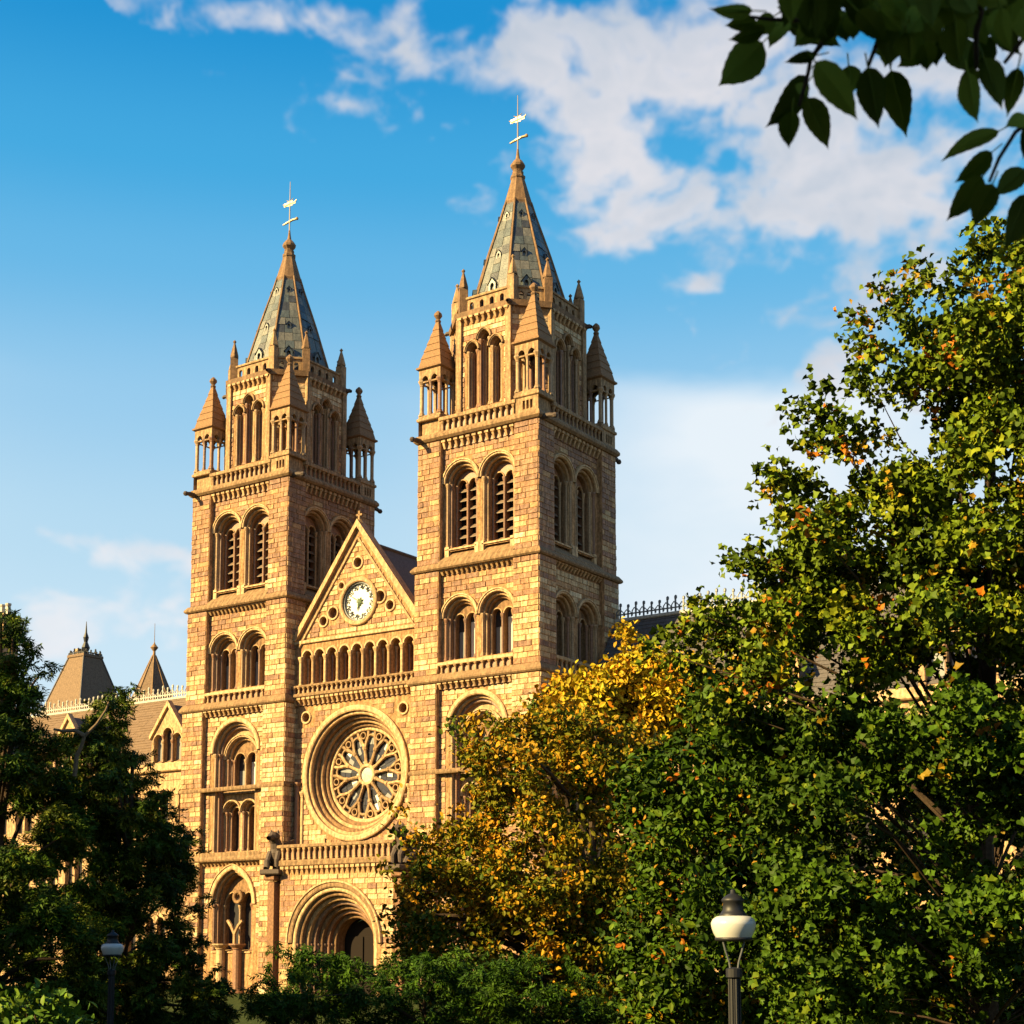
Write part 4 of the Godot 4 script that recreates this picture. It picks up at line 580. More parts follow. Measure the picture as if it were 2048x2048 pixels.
const YEW := [[18.6, -0.3, 55.9, 0.40], [16.6, 6.1, 54.3, 0.44], [16.7, 3.3, 55.1, 0.41], [19.0, 6.2, 56.8, 0.47], [19.4, 7.1, 53.8, 0.46], [14.9, 8.2, 52.9, 0.50], [20.9, 2.1, 55.7, 0.43], [19.8, 3.8, 54.5, 0.45], [19.8, 6.7, 56.7, 0.37], [16.2, 4.9, 53.9, 0.53], [16.6, 2.6, 51.3, 0.51], [16.4, 1.0, 50.4, 0.43], [14.6, 0.4, 52.4, 0.51], [20.1, 3.8, 57.2, 0.43], [20.1, 6.2, 54.7, 0.43], [16.4, 3.0, 51.8, 0.54], [20.2, -0.7, 52.0, 0.12], [19.0, 9.9, 54.5, 0.12], [15.9, 2.0, 51.8, 0.43], [17.7, 5.0, 56.6, 0.16], [16.8, 8.1, 53.2, 0.42], [18.1, -0.2, 55.3, 0.46], [16.2, 0.7, 55.2, 0.26], [18.8, 5.5, 54.3, 0.40], [17.2, 1.8, 56.2, 0.12], [19.7, 8.6, 55.2, 0.47], [15.7, 7.8, 54.4, 0.54], [19.9, 1.5, 55.7, 0.41], [18.2, -0.6, 51.7, 0.37], [18.9, 7.8, 55.0, 0.43], [15.9, 3.3, 53.6, 0.51], [19.9, 0.3, 54.1, 0.45], [17.4, 2.2, 56.2, 0.19], [19.0, -0.3, 54.3, 0.46], [17.7, 9.7, 56.9, 0.13], [20.7, 7.2, 56.5, 0.41], [20.0, 0.6, 53.1, 0.44], [14.9, 4.1, 52.7, 0.45], [18.4, 2.6, 54.0, 0.41], [19.1, 6.4, 53.2, 0.26], [17.6, 0.4, 52.9, 0.41], [20.9, 6.3, 56.0, 0.47], [19.5, 8.9, 57.0, 0.37], [19.9, 0.5, 52.2, 0.26], [21.3, 3.9, 56.4, 0.45], [14.8, 4.1, 53.6, 0.44], [17.5, -0.6, 56.1, 0.19], [18.1, 3.3, 54.3, 0.52], [18.9, 10.6, 54.9, 0.11], [18.5, 1.1, 56.4, 0.41], [17.5, 10.5, 56.2, 0.14], [15.8, 2.8, 52.2, 0.55], [19.3, 1.1, 51.5, 0.13], [21.2, 0.5, 53.9, 0.47], [20.3, 8.9, 57.5, 0.42], [20.6, 0.0, 55.3, 0.49], [16.5, 7.1, 55.5, 0.40], [17.4, 2.3, 55.2, 0.51], [20.0, 2.4, 52.6, 0.29], [18.3, -0.0, 51.2, 0.51], [19.1, 1.3, 53.8, 0.45], [19.8, 5.3, 53.9, 0.42], [16.3, 6.7, 53.0, 0.52], [17.9, 4.8, 52.3, 0.49], [16.8, -0.4, 55.8, 0.13], [19.8, 3.8, 55.4, 0.46], [18.0, -0.4, 56.2, 0.42], [18.0, 1.2, 51.3, 0.43], [17.4, 7.0, 54.2, 0.42], [16.8, 5.0, 52.0, 0.43], [19.8, 7.4, 56.5, 0.45], [19.9, 3.2, 52.3, 0.15], [20.2, 4.9, 53.6, 0.37], [19.2, 10.2, 56.4, 0.38], [15.3, 3.0, 51.3, 0.46], [19.3, -0.4, 53.8, 0.47], [19.1, 5.6, 53.0, 0.38], [16.3, 0.0, 55.6, 0.11], [19.3, 3.3, 52.5, 0.44], [18.1, 6.8, 55.4, 0.45], [19.1, 8.6, 56.5, 0.47], [15.9, 1.1, 54.8, 0.46], [20.5, 6.4, 56.9, 0.43], [20.1, 3.1, 52.5, 0.16], [16.2, 9.1, 53.2, 0.44], [19.1, 2.6, 53.0, 0.46], [19.0, 6.8, 54.3, 0.48], [16.0, 3.2, 50.5, 0.48], [16.7, 7.7, 56.0, 0.16], [18.3, 6.2, 53.7, 0.49], [18.1, 0.8, 54.8, 0.43], [15.3, 0.1, 52.0, 0.51], [17.4, 9.2, 54.3, 0.42], [19.0, 10.4, 55.8, 0.24], [16.8, 5.5, 55.0, 0.52], [17.6, 0.6, 51.9, 0.54], [17.8, -0.6, 52.7, 0.35], [21.5, 2.2, 55.0, 0.41], [15.0, 2.9, 54.0, 0.46], [17.1, -0.6, 54.7, 0.29], [19.0, 10.0, 56.8, 0.34], [15.8, 4.3, 51.1, 0.43], [18.8, 4.4, 52.9, 0.52], [19.5, 1.6, 56.9, 0.48], [19.8, 8.0, 55.3, 0.49], [21.4, 2.6, 55.5, 0.45], [19.6, 9.2, 55.4, 0.40], [18.4, 10.4, 54.4, 0.23], [16.3, 1.4, 55.6, 0.12], [17.4, 1.0, 53.0, 0.50], [21.2, 1.9, 54.2, 0.42], [18.1, 3.5, 55.4, 0.44], [20.8, 3.0, 54.9, 0.46], [18.3, 6.1, 53.0, 0.52], [21.2, 1.3, 54.1, 0.40], [16.5, -0.1, 51.5, 0.42], [15.8, 6.5, 53.5, 0.54], [17.6, -0.7, 54.0, 0.18], [19.4, 0.4, 54.6, 0.38], [17.7, 10.3, 53.9, 0.34], [18.0, -0.8, 53.5, 0.13], [15.3, 0.0, 53.0, 0.50], [17.7, 3.6, 56.4, 0.23], [17.3, 2.1, 53.8, 0.48], [14.9, 5.1, 53.0, 0.48], [20.2, 7.2, 55.5, 0.44], [18.9, 8.8, 55.6, 0.43], [19.9, -0.8, 52.1, 0.15], [15.6, 4.6, 52.7, 0.51], [20.0, 6.4, 53.8, 0.19], [19.7, -0.6, 51.6, 0.10], [18.0, 8.8, 55.4, 0.40], [15.5, 5.3, 54.0, 0.44], [18.3, 1.7, 56.4, 0.46], [16.8, 6.5, 53.8, 0.47], [17.6, 8.7, 56.8, 0.12], [15.8, 1.8, 55.1, 0.16], [20.7, 0.4, 52.9, 0.31], [17.0, 6.1, 56.2, 0.12], [15.8, 1.6, 51.3, 0.53], [21.8, 0.6, 55.4, 0.37], [20.6, 0.5, 55.9, 0.41], [17.9, 8.0, 56.3, 0.50], [20.8, 8.0, 57.6, 0.39], [18.9, 7.6, 53.8, 0.21], [15.8, 9.7, 53.8, 0.46], [20.6, 2.2, 53.4, 0.39], [18.9, 3.6, 56.7, 0.43], [18.3, 8.8, 53.6, 0.20], [19.7, 2.6, 53.9, 0.49], [17.4, -0.8, 55.6, 0.10], [18.0, 10.7, 54.1, 0.17], [19.1, 4.0, 53.7, 0.39], [17.4, 6.2, 55.9, 0.44], [15.0, 1.6, 52.6, 0.49], [16.5, 9.8, 55.0, 0.47], [16.7, -0.5, 54.0, 0.40], [18.4, 10.3, 55.7, 0.35], [19.6, -0.6, 51.8, 0.25], [17.1, 9.6, 56.4, 0.16], [19.2, 0.1, 51.8, 0.37], [19.2, 1.7, 52.5, 0.47], [16.1, 6.3, 51.9, 0.50], [15.4, 6.0, 52.9, 0.48], [18.1, 5.6, 55.6, 0.48], [19.6, 4.6, 52.6, 0.10], [17.9, 5.6, 56.1, 0.43], [19.1, 7.4, 56.9, 0.47], [19.7, -0.2, 51.7, 0.10], [17.8, 4.0, 53.3, 0.47], [18.3, 10.8, 54.7, 0.13], [18.0, 10.8, 54.1, 0.13], [19.4, 10.2, 55.0, 0.13], [19.2, 9.7, 54.5, 0.13], [19.7, 9.1, 54.5, 0.13], [19.2, 10.2, 55.2, 0.17], [19.1, 10.7, 55.1, 0.09], [18.2, 10.7, 54.0, 0.09], [19.4, 9.4, 54.0, 0.09], [19.0, 9.3, 53.6, 0.10], [19.2, 9.8, 54.3, 0.10]]
const CEDAR := [[20.0, 5.3, 51.6, 0.35], [17.0, 7.5, 49.1, 0.31], [18.0, 9.4, 50.4, 0.11], [16.4, 2.6, 50.1, 0.13], [18.7, 7.0, 51.0, 0.36], [15.3, 4.0, 48.6, 0.41], [16.1, 4.4, 48.6, 0.48], [19.9, 2.2, 51.9, 0.40], [17.0, 0.6, 46.3, 0.39], [18.2, 7.9, 50.7, 0.39], [18.4, 0.1, 48.9, 0.39], [15.8, 4.6, 49.0, 0.40], [16.2, 1.9, 46.9, 0.41], [16.8, -0.1, 49.8, 0.11], [18.6, 5.2, 48.9, 0.21], [19.4, 5.7, 50.3, 0.29], [19.6, 4.7, 50.0, 0.42], [17.8, 2.6, 50.9, 0.34], [19.2, 1.4, 50.0, 0.44], [16.4, 1.5, 47.5, 0.37], [18.1, 1.0, 47.4, 0.38], [17.2, 6.7, 49.1, 0.40], [16.0, 7.9, 50.1, 0.44], [19.4, -0.6, 48.9, 0.38], [16.3, 5.8, 48.5, 0.40], [14.8, 5.3, 47.9, 0.43], [16.0, 2.1, 48.5, 0.40], [20.3, 6.3, 52.3, 0.36], [18.5, 5.5, 49.0, 0.12], [16.4, 3.4, 48.8, 0.43], [17.4, 5.6, 49.4, 0.37], [17.9, 7.2, 50.9, 0.42], [20.1, -0.3, 47.6, 0.33], [18.4, 7.1, 49.4, 0.11], [18.2, 3.0, 48.1, 0.33], [17.4, 5.0, 50.2, 0.42], [17.2, 0.1, 49.8, 0.35], [19.8, 1.5, 49.4, 0.44], [17.7, 5.9, 49.1, 0.43], [20.4, 0.5, 48.1, 0.22], [16.9, -1.0, 49.0, 0.21], [18.4, 1.3, 47.4, 0.27], [20.5, 3.1, 51.4, 0.36], [15.3, 3.9, 47.6, 0.45], [20.4, 1.7, 50.8, 0.42], [17.0, -0.6, 47.4, 0.47], [19.5, 1.1, 47.5, 0.11], [19.5, -0.5, 50.5, 0.40], [18.0, 6.4, 50.3, 0.38], [16.5, 1.8, 49.5, 0.47], [20.3, 0.5, 48.6, 0.42], [18.0, 4.8, 49.1, 0.36], [16.9, -0.7, 49.6, 0.19], [17.6, 4.2, 50.5, 0.41], [18.7, 2.3, 50.9, 0.44], [19.1, 5.7, 49.9, 0.24], [19.2, 7.3, 51.9, 0.34], [17.9, 5.8, 50.6, 0.38], [18.1, 8.8, 51.1, 0.12], [20.3, 0.3, 50.9, 0.36], [16.7, 7.8, 50.7, 0.41], [18.4, -0.7, 48.6, 0.42], [16.9, 2.7, 49.5, 0.47], [19.4, 0.3, 48.3, 0.43], [19.6, -0.5, 48.0, 0.41], [15.5, 2.6, 47.5, 0.48], [20.1, -0.5, 50.1, 0.43], [18.9, 5.3, 49.6, 0.25], [16.6, 5.5, 50.8, 0.18], [15.8, 1.2, 48.3, 0.48], [19.8, 3.6, 50.1, 0.41], [17.5, 1.4, 47.9, 0.46], [15.9, 5.6, 50.1, 0.36], [20.3, -1.1, 47.5, 0.11], [17.8, 3.4, 50.0, 0.36], [15.9, 4.7, 49.9, 0.39], [18.0, 8.1, 51.5, 0.17], [18.5, 3.5, 48.1, 0.23], [17.7, 4.4, 48.5, 0.40], [17.0, 5.9, 48.3, 0.44], [15.8, 5.3, 49.6, 0.48], [16.8, 3.4, 50.6, 0.12], [20.1, 0.1, 48.9, 0.39], [17.9, 6.5, 51.8, 0.33], [17.1, 3.5, 47.7, 0.45], [16.1, 0.5, 46.8, 0.47], [18.2, 3.9, 49.1, 0.35], [18.0, 5.3, 51.6, 0.43], [19.1, -0.3, 49.8, 0.43], [17.6, 7.3, 50.2, 0.43], [20.1, -1.0, 47.2, 0.10], [16.4, 8.1, 49.1, 0.41], [18.7, 2.0, 48.4, 0.35], [19.4, 0.4, 51.3, 0.38], [18.2, 6.3, 48.7, 0.11], [19.4, 0.5, 47.2, 0.31], [18.2, 7.7, 51.6, 0.38], [17.3, 2.6, 50.9, 0.15], [17.8, 2.6, 49.7, 0.38], [19.8, 4.0, 51.3, 0.33], [17.3, 8.1, 49.6, 0.22], [16.7, 1.2, 49.7, 0.44], [19.0, 3.7, 49.1, 0.45], [14.8, 6.5, 48.2, 0.44], [19.2, 1.8, 48.6, 0.31], [16.9, 2.7, 50.6, 0.13], [18.7, 3.7, 50.2, 0.45], [18.3, 8.9, 50.3, 0.12], [16.7, 7.5, 49.5, 0.36], [18.6, 0.6, 49.5, 0.42], [19.5, 3.2, 49.6, 0.42], [18.5, 3.1, 50.4, 0.37], [18.7, 4.1, 51.3, 0.41], [18.2, 4.5, 50.6, 0.42], [19.2, 5.2, 50.4, 0.42], [18.6, 8.8, 50.7, 0.22], [19.5, 6.3, 52.3, 0.35], [19.7, -0.3, 46.9, 0.11], [17.1, 1.7, 47.3, 0.46], [18.1, 1.3, 50.3, 0.36], [16.8, 0.9, 47.6, 0.48], [17.3, 6.5, 51.7, 0.16], [19.3, 6.6, 51.4, 0.38], [15.2, 3.4, 48.2, 0.46], [19.8, 4.6, 50.6, 0.35], [18.6, 2.1, 47.8, 0.09], [16.8, 3.2, 50.0, 0.37], [19.8, 4.7, 49.5, 0.39], [18.0, 5.4, 49.9, 0.38], [17.9, 8.3, 51.3, 0.13], [18.2, -0.8, 47.8, 0.44], [19.3, 4.3, 50.8, 0.44], [18.4, 1.7, 49.2, 0.39], [16.2, 6.8, 50.0, 0.39], [18.9, 5.8, 51.7, 0.37], [19.8, 1.0, 50.8, 0.39], [19.9, -0.8, 49.0, 0.30], [18.9, 3.8, 48.2, 0.12], [15.4, 7.5, 48.4, 0.45], [19.6, -0.0, 47.6, 0.42], [16.9, 6.9, 50.9, 0.36], [17.9, -0.1, 48.9, 0.36], [16.8, 5.4, 49.6, 0.47], [16.5, 8.5, 49.9, 0.36], [18.3, 2.3, 47.9, 0.28], [18.4, -0.5, 46.4, 0.48], [16.9, 5.4, 50.2, 0.41], [15.7, 3.0, 49.1, 0.39], [17.3, 8.4, 50.5, 0.36], [18.5, 2.4, 49.8, 0.36], [17.1, 6.0, 49.8, 0.46], [16.8, 6.3, 50.8, 0.41], [20.2, -0.4, 49.3, 0.45], [17.1, 3.3, 50.7, 0.25], [15.7, 7.3, 49.9, 0.43], [18.4, 6.1, 52.0, 0.34], [18.4, 4.3, 48.4, 0.44], [18.3, 3.1, 51.2, 0.35], [16.3, -0.5, 47.8, 0.47], [16.7, 7.9, 49.8, 0.39], [19.1, 2.4, 48.9, 0.39], [18.3, 0.4, 50.5, 0.38], [20.5, 0.6, 49.7, 0.43], [16.5, 2.3, 50.0, 0.25], [17.3, 5.5, 51.5, 0.12], [18.1, 4.1, 47.7, 0.32], [17.2, 0.9, 50.1, 0.27], [18.8, 8.6, 51.4, 0.29], [18.0, 5.5, 48.6, 0.15], [16.3, 5.0, 50.6, 0.13], [19.1, 3.9, 48.5, 0.15], [19.4, 0.2, 50.5, 0.34], [17.1, 5.5, 51.0, 0.41], [16.7, -0.3, 48.5, 0.36], [16.5, 8.1, 50.9, 0.11], [18.7, 6.2, 49.4, 0.18], [15.5, 0.8, 47.5, 0.37], [16.5, 0.4, 49.2, 0.46], [18.2, 3.6, 47.8, 0.28], [16.0, 2.9, 48.5, 0.37], [16.5, 3.3, 50.3, 0.15], [18.1, 8.3, 50.3, 0.21], [18.9, 1.4, 47.9, 0.21], [21.1, -0.2, 49.6, 0.34], [15.4, 1.4, 47.0, 0.39], [19.8, 2.8, 51.0, 0.34], [19.1, -0.3, 47.2, 0.38], [16.9, -0.9, 49.6, 0.15], [17.3, -1.1, 49.4, 0.12], [18.5, 0.5, 51.1, 0.29], [18.7, 1.2, 51.0, 0.39], [16.3, 6.7, 48.8, 0.45], [17.3, -1.0, 49.8, 0.18], [19.6, 3.3, 51.8, 0.36], [19.7, 0.9, 51.5, 0.34], [17.9, 1.1, 50.7, 0.39], [17.9, -0.5, 50.2, 0.39], [18.8, 4.1, 48.3, 0.22], [16.9, 5.9, 51.4, 0.11], [17.0, 6.7, 51.5, 0.15], [18.5, 5.0, 48.0, 0.15], [18.4, 4.6, 47.9, 0.16], [18.1, 7.4, 50.0, 0.26], [16.5, 8.1, 50.7, 0.12], [19.5, -1.1, 47.9, 0.15], [15.2, 3.3, 47.3, 0.45], [16.5, 0.6, 48.3, 0.48], [17.4, -0.1, 50.3, 0.10], [19.4, 1.4, 48.0, 0.11], [18.1, 7.9, 50.0, 0.12], [19.0, 6.2, 49.9, 0.24], [18.4, 6.1, 48.8, 0.25], [18.5, 5.8, 48.5, 0.25], [18.3, 5.4, 48.0, 0.24], [19.4, 4.9, 48.7, 0.22], [18.8, 5.3, 49.1, 0.28], [18.4, 4.6, 48.4, 0.28], [18.8, 4.0, 48.2, 0.25], [18.1, 6.7, 49.3, 0.25], [17.7, 7.4, 49.1, 0.21], [17.8, 6.9, 48.7, 0.19], [19.4, 6.2, 49.5, 0.17], [19.2, 3.7, 48.4, 0.20], [18.6, 2.8, 47.6, 0.24], [19.9, 1.9, 48.5, 0.23], [18.5, 9.4, 50.2, 0.09], [17.8, 9.4, 49.8, 0.13], [18.6, 9.2, 50.8, 0.12], [17.7, 9.3, 50.4, 0.12], [17.1, 9.2, 50.1, 0.14], [18.0, 9.1, 50.2, 0.16], [18.5, 8.8, 51.0, 0.15], [18.0, 8.8, 51.2, 0.14], [18.1, 8.7, 50.2, 0.15], [18.5, 8.3, 50.9, 0.18], [19.1, 4.6, 47.9, 0.11], [19.6, 5.2, 48.4, 0.11], [19.6, 3.2, 48.1, 0.09]]
const BACKTREE := [[43.2, 1.7, 43.9, 0.48], [38.5, 2.6, 41.5, 0.48], [39.5, 0.1, 42.4, 0.43], [42.6, -0.5, 41.6, 0.16], [40.6, 2.5, 40.3, 0.45], [41.9, 6.3, 44.7, 0.46], [42.7, 1.6, 40.3, 0.44], [41.3, 5.6, 41.4, 0.50], [39.7, 2.1, 40.5, 0.53], [43.0, 7.3, 40.5, 0.53], [40.9, 0.3, 44.7, 0.41], [40.3, 7.1, 43.4, 0.41], [36.9, 0.4, 43.9, 0.49], [43.3, 2.4, 40.5, 0.45], [42.7, 7.3, 43.0, 0.50], [43.7, 0.9, 44.2, 0.49], [43.1, 5.1, 44.5, 0.48], [43.4, -0.3, 41.8, 0.20], [40.8, 0.2, 41.0, 0.42], [40.1, 4.4, 45.4, 0.48], [38.1, 2.1, 45.3, 0.47], [42.5, 4.9, 43.7, 0.39], [38.0, 4.2, 44.5, 0.45], [43.6, 4.8, 40.8, 0.32], [41.4, -0.2, 42.2, 0.35], [38.6, -0.4, 42.4, 0.26], [38.5, 1.4, 41.6, 0.50], [36.7, 2.1, 43.6, 0.41], [43.0, 6.0, 44.5, 0.39], [42.0, 1.6, 43.4, 0.50], [36.8, 2.6, 43.2, 0.52], [39.9, 6.0, 40.9, 0.52], [37.0, 1.9, 40.8, 0.54], [42.9, 5.6, 43.3, 0.50], [43.1, 4.9, 42.5, 0.49], [39.1, 6.2, 45.9, 0.41], [43.8, 0.2, 43.7, 0.48], [43.3, 1.2, 41.3, 0.52], [38.9, 5.4, 45.5, 0.43], [36.4, -0.3, 44.1, 0.19], [38.0, 0.6, 45.9, 0.47], [39.0, 1.6, 46.3, 0.38], [37.1, 7.2, 43.1, 0.51], [40.9, 5.5, 41.9, 0.51], [37.0, 6.6, 44.2, 0.29], [39.4, 3.5, 42.6, 0.43], [37.4, -0.6, 43.9, 0.18], [42.3, 6.3, 39.8, 0.43], [41.7, 3.1, 39.6, 0.49], [36.6, 7.0, 43.8, 0.16], [42.6, 2.8, 44.2, 0.42], [36.7, 3.8, 41.1, 0.48], [44.0, 3.2, 42.2, 0.31], [36.3, 2.4, 43.7, 0.16], [38.6, 0.6, 42.4, 0.46], [39.9, 1.1, 45.1, 0.40], [36.9, 4.9, 44.3, 0.26], [43.2, 3.0, 41.9, 0.47], [37.0, 3.0, 44.9, 0.18], [37.7, 6.7, 45.0, 0.47], [39.4, 4.5, 44.8, 0.50], [39.4, 5.9, 44.6, 0.42], [42.9, -0.4, 41.5, 0.16], [37.9, 3.9, 45.6, 0.48], [40.6, -0.1, 43.6, 0.43], [37.9, -0.5, 43.5, 0.19], [42.6, 5.6, 44.0, 0.44], [42.5, 5.4, 39.9, 0.44], [42.3, 3.7, 40.3, 0.55], [43.9, 3.4, 43.0, 0.40], [37.4, 3.5, 43.6, 0.53], [40.5, 7.0, 44.4, 0.43], [40.4, 4.1, 43.5, 0.51], [43.8, 7.7, 41.9, 0.16], [37.3, 1.5, 44.6, 0.47], [38.9, 5.5, 41.1, 0.51], [38.8, 0.1, 43.4, 0.45], [39.0, 7.3, 44.7, 0.41], [43.4, 5.6, 44.7, 0.43], [43.7, 5.0, 41.8, 0.47], [40.6, 6.0, 43.1, 0.50], [37.6, 7.4, 44.0, 0.47], [38.4, 6.3, 42.6, 0.52], [36.7, 1.0, 42.0, 0.42], [38.0, 6.5, 43.5, 0.49], [40.2, 4.9, 42.4, 0.45], [40.5, 7.7, 43.5, 0.16], [41.5, 2.8, 45.1, 0.39], [42.1, 1.8, 42.2, 0.53], [37.0, 7.7, 44.0, 0.25], [37.1, 4.6, 42.3, 0.44], [42.3, 0.0, 42.5, 0.48], [44.0, 4.6, 42.5, 0.34], [37.8, 2.9, 41.4, 0.46], [40.4, -0.0, 42.5, 0.48], [40.0, 6.7, 40.7, 0.47], [43.6, 4.2, 44.6, 0.47], [39.8, 2.4, 44.9, 0.50], [42.5, 1.8, 44.7, 0.42], [43.9, 1.6, 43.0, 0.49], [38.7, 0.3, 44.5, 0.40], [41.8, 4.6, 40.4, 0.54], [42.4, 3.3, 43.3, 0.43], [43.9, 2.1, 41.6, 0.34], [41.0, 2.4, 44.0, 0.39], [40.4, 2.2, 41.7, 0.50], [37.4, 7.7, 44.9, 0.18], [38.5, 0.7, 41.1, 0.42], [41.8, 4.7, 42.3, 0.43], [43.3, 6.3, 42.2, 0.43], [42.4, 4.6, 39.4, 0.48], [40.6, 1.2, 42.4, 0.49], [40.6, 2.4, 44.9, 0.48], [41.0, 3.5, 45.7, 0.48], [38.1, 0.5, 44.4, 0.45], [36.4, 0.1, 44.3, 0.18], [38.6, 1.3, 43.9, 0.41], [40.0, -0.5, 42.9, 0.16], [36.7, 6.0, 41.6, 0.45], [36.5, 2.6, 41.8, 0.53], [42.3, 6.5, 42.4, 0.52], [40.3, 0.3, 41.7, 0.41], [41.9, 2.3, 39.7, 0.45], [37.5, 5.6, 41.3, 0.54], [38.5, 4.0, 43.3, 0.51], [37.8, 5.0, 42.4, 0.50], [40.5, 6.2, 45.5, 0.45], [37.2, 1.2, 41.0, 0.44], [44.1, 2.0, 41.3, 0.15], [43.3, 2.4, 43.4, 0.48], [43.1, 6.0, 42.9, 0.46], [40.5, 4.9, 44.4, 0.41], [38.6, 2.5, 44.6, 0.51], [42.6, 3.3, 39.8, 0.52], [41.8, 7.8, 43.2, 0.16], [39.4, 6.8, 43.1, 0.43], [40.9, 4.5, 43.3, 0.51], [37.4, 2.9, 42.0, 0.49], [44.1, 0.5, 41.9, 0.19], [43.6, 0.8, 43.1, 0.39], [41.0, 3.6, 41.6, 0.51], [42.4, 0.3, 44.2, 0.39], [40.0, 6.4, 43.4, 0.42], [40.6, 4.9, 40.3, 0.54], [41.2, 5.9, 42.9, 0.52], [41.6, 3.2, 41.2, 0.48], [39.0, 2.7, 42.8, 0.52], [39.0, 6.3, 40.8, 0.44], [41.9, 5.6, 40.3, 0.44], [41.7, 7.4, 40.8, 0.49], [38.4, 7.7, 42.6, 0.42], [44.1, 4.0, 42.0, 0.19], [37.8, 4.4, 43.6, 0.46], [37.1, -0.5, 43.9, 0.19], [43.5, 7.6, 42.6, 0.23], [41.8, -0.0, 43.4, 0.38], [38.8, 3.5, 41.9, 0.52], [38.0, 3.1, 42.7, 0.45], [36.3, 2.9, 43.5, 0.19], [39.1, -0.5, 43.7, 0.18], [41.3, 7.7, 41.3, 0.49], [36.4, 1.7, 41.3, 0.50], [43.2, 2.4, 41.4, 0.45], [42.8, 0.9, 42.3, 0.48], [43.8, 5.5, 43.8, 0.46], [39.9, -0.3, 43.7, 0.24], [41.4, 2.1, 44.4, 0.45], [40.8, 7.5, 43.5, 0.33], [38.6, 6.1, 41.8, 0.54], [40.3, 5.7, 45.4, 0.38], [43.5, 7.2, 41.3, 0.50], [41.8, 2.0, 44.0, 0.39], [43.6, 0.6, 41.6, 0.43], [37.4, 2.3, 45.2, 0.36], [36.7, 3.9, 43.2, 0.41], [43.9, 7.3, 41.8, 0.22], [39.8, 4.2, 44.2, 0.40], [39.6, 7.8, 42.6, 0.22], [43.1, 6.3, 40.5, 0.50], [39.2, 2.9, 45.4, 0.41], [37.5, 1.2, 43.5, 0.46], [41.8, 5.2, 42.8, 0.48], [41.5, 1.9, 42.8, 0.46], [38.5, 3.5, 45.9, 0.45], [39.2, 1.6, 41.6, 0.50], [44.2, 1.3, 42.0, 0.16], [42.2, 7.9, 42.9, 0.14], [37.3, 2.4, 44.4, 0.46], [43.6, 4.9, 43.0, 0.42], [36.5, 1.8, 44.4, 0.17], [43.8, 4.9, 44.6, 0.40], [42.4, 0.8, 45.0, 0.47], [37.9, 5.2, 44.2, 0.40], [40.6, 3.5, 44.4, 0.43], [41.3, 7.7, 42.3, 0.31], [43.0, 4.7, 45.1, 0.39], [40.1, 0.2, 44.2, 0.39], [40.7, 7.6, 42.3, 0.40], [43.0, -0.1, 42.7, 0.37], [37.6, 2.1, 41.7, 0.51], [43.6, 7.1, 43.5, 0.42], [37.9, -0.4, 44.2, 0.26], [44.1, 3.3, 41.4, 0.16], [43.8, 5.8, 41.3, 0.21], [39.3, 3.4, 40.8, 0.49], [41.9, 1.9, 45.4, 0.46], [37.2, 4.5, 44.8, 0.39], [43.9, 7.3, 42.9, 0.31], [43.4, 3.5, 42.3, 0.43], [37.1, 2.0, 42.9, 0.47], [37.1, 6.5, 41.6, 0.43], [42.4, 5.3, 43.3, 0.39], [42.1, 0.2, 40.3, 0.44], [38.6, 7.8, 44.9, 0.17], [37.6, 1.4, 41.9, 0.48], [41.3, 0.3, 40.8, 0.53], [42.7, 1.0, 39.4, 0.43], [38.3, 6.8, 45.4, 0.51], [39.9, 7.0, 41.4, 0.48], [39.2, 1.9, 45.6, 0.42], [38.5, -0.2, 44.7, 0.29], [40.8, 4.0, 42.8, 0.42], [37.4, -0.2, 43.7, 0.36], [42.5, 3.6, 41.3, 0.45], [42.9, 6.7, 44.1, 0.41], [38.1, -0.2, 42.3, 0.45], [36.6, 5.6, 42.8, 0.53], [40.2, 0.9, 40.0, 0.48], [37.5, 5.0, 44.8, 0.46], [40.5, 5.7, 41.1, 0.43]]
const LAUREL := [[34.1, 0.4, 65.6, 0.16], [34.2, 0.8, 65.9, 0.15], [34.3, 0.3, 65.5, 0.11], [34.5, 0.8, 65.8, 0.18], [34.0, 0.9, 65.8, 0.11], [33.7, 0.8, 65.9, 0.12], [34.1, 0.9, 66.2, 0.09], [33.7, 0.7, 65.4, 0.21], [34.7, 0.7, 66.1, 0.19], [34.7, 0.4, 65.5, 0.11], [34.8, 0.6, 65.4, 0.10], [34.4, 0.3, 66.0, 0.08], [34.9, 0.6, 65.8, 0.20], [34.4, 1.0, 65.9, 0.09], [34.3, 0.8, 66.3, 0.17], [34.4, 0.9, 65.5, 0.09], [34.1, 0.6, 65.3, 0.21], [34.0, 0.3, 66.1, 0.08], [34.7, 0.3, 65.6, 0.08], [33.5, 0.5, 65.9, 0.20], [34.2, 0.8, 65.5, 0.14], [34.5, 0.6, 65.6, 0.20], [34.1, 0.5, 65.8, 0.18], [34.5, 0.4, 65.8, 0.14], [33.7, 0.6, 66.2, 0.09], [33.9, 0.3, 65.6, 0.11], [34.7, 0.3, 65.2, 0.09], [34.6, 0.5, 65.4, 0.18], [34.4, 0.6, 65.1, 0.11], [33.8, 0.7, 66.2, 0.11]]
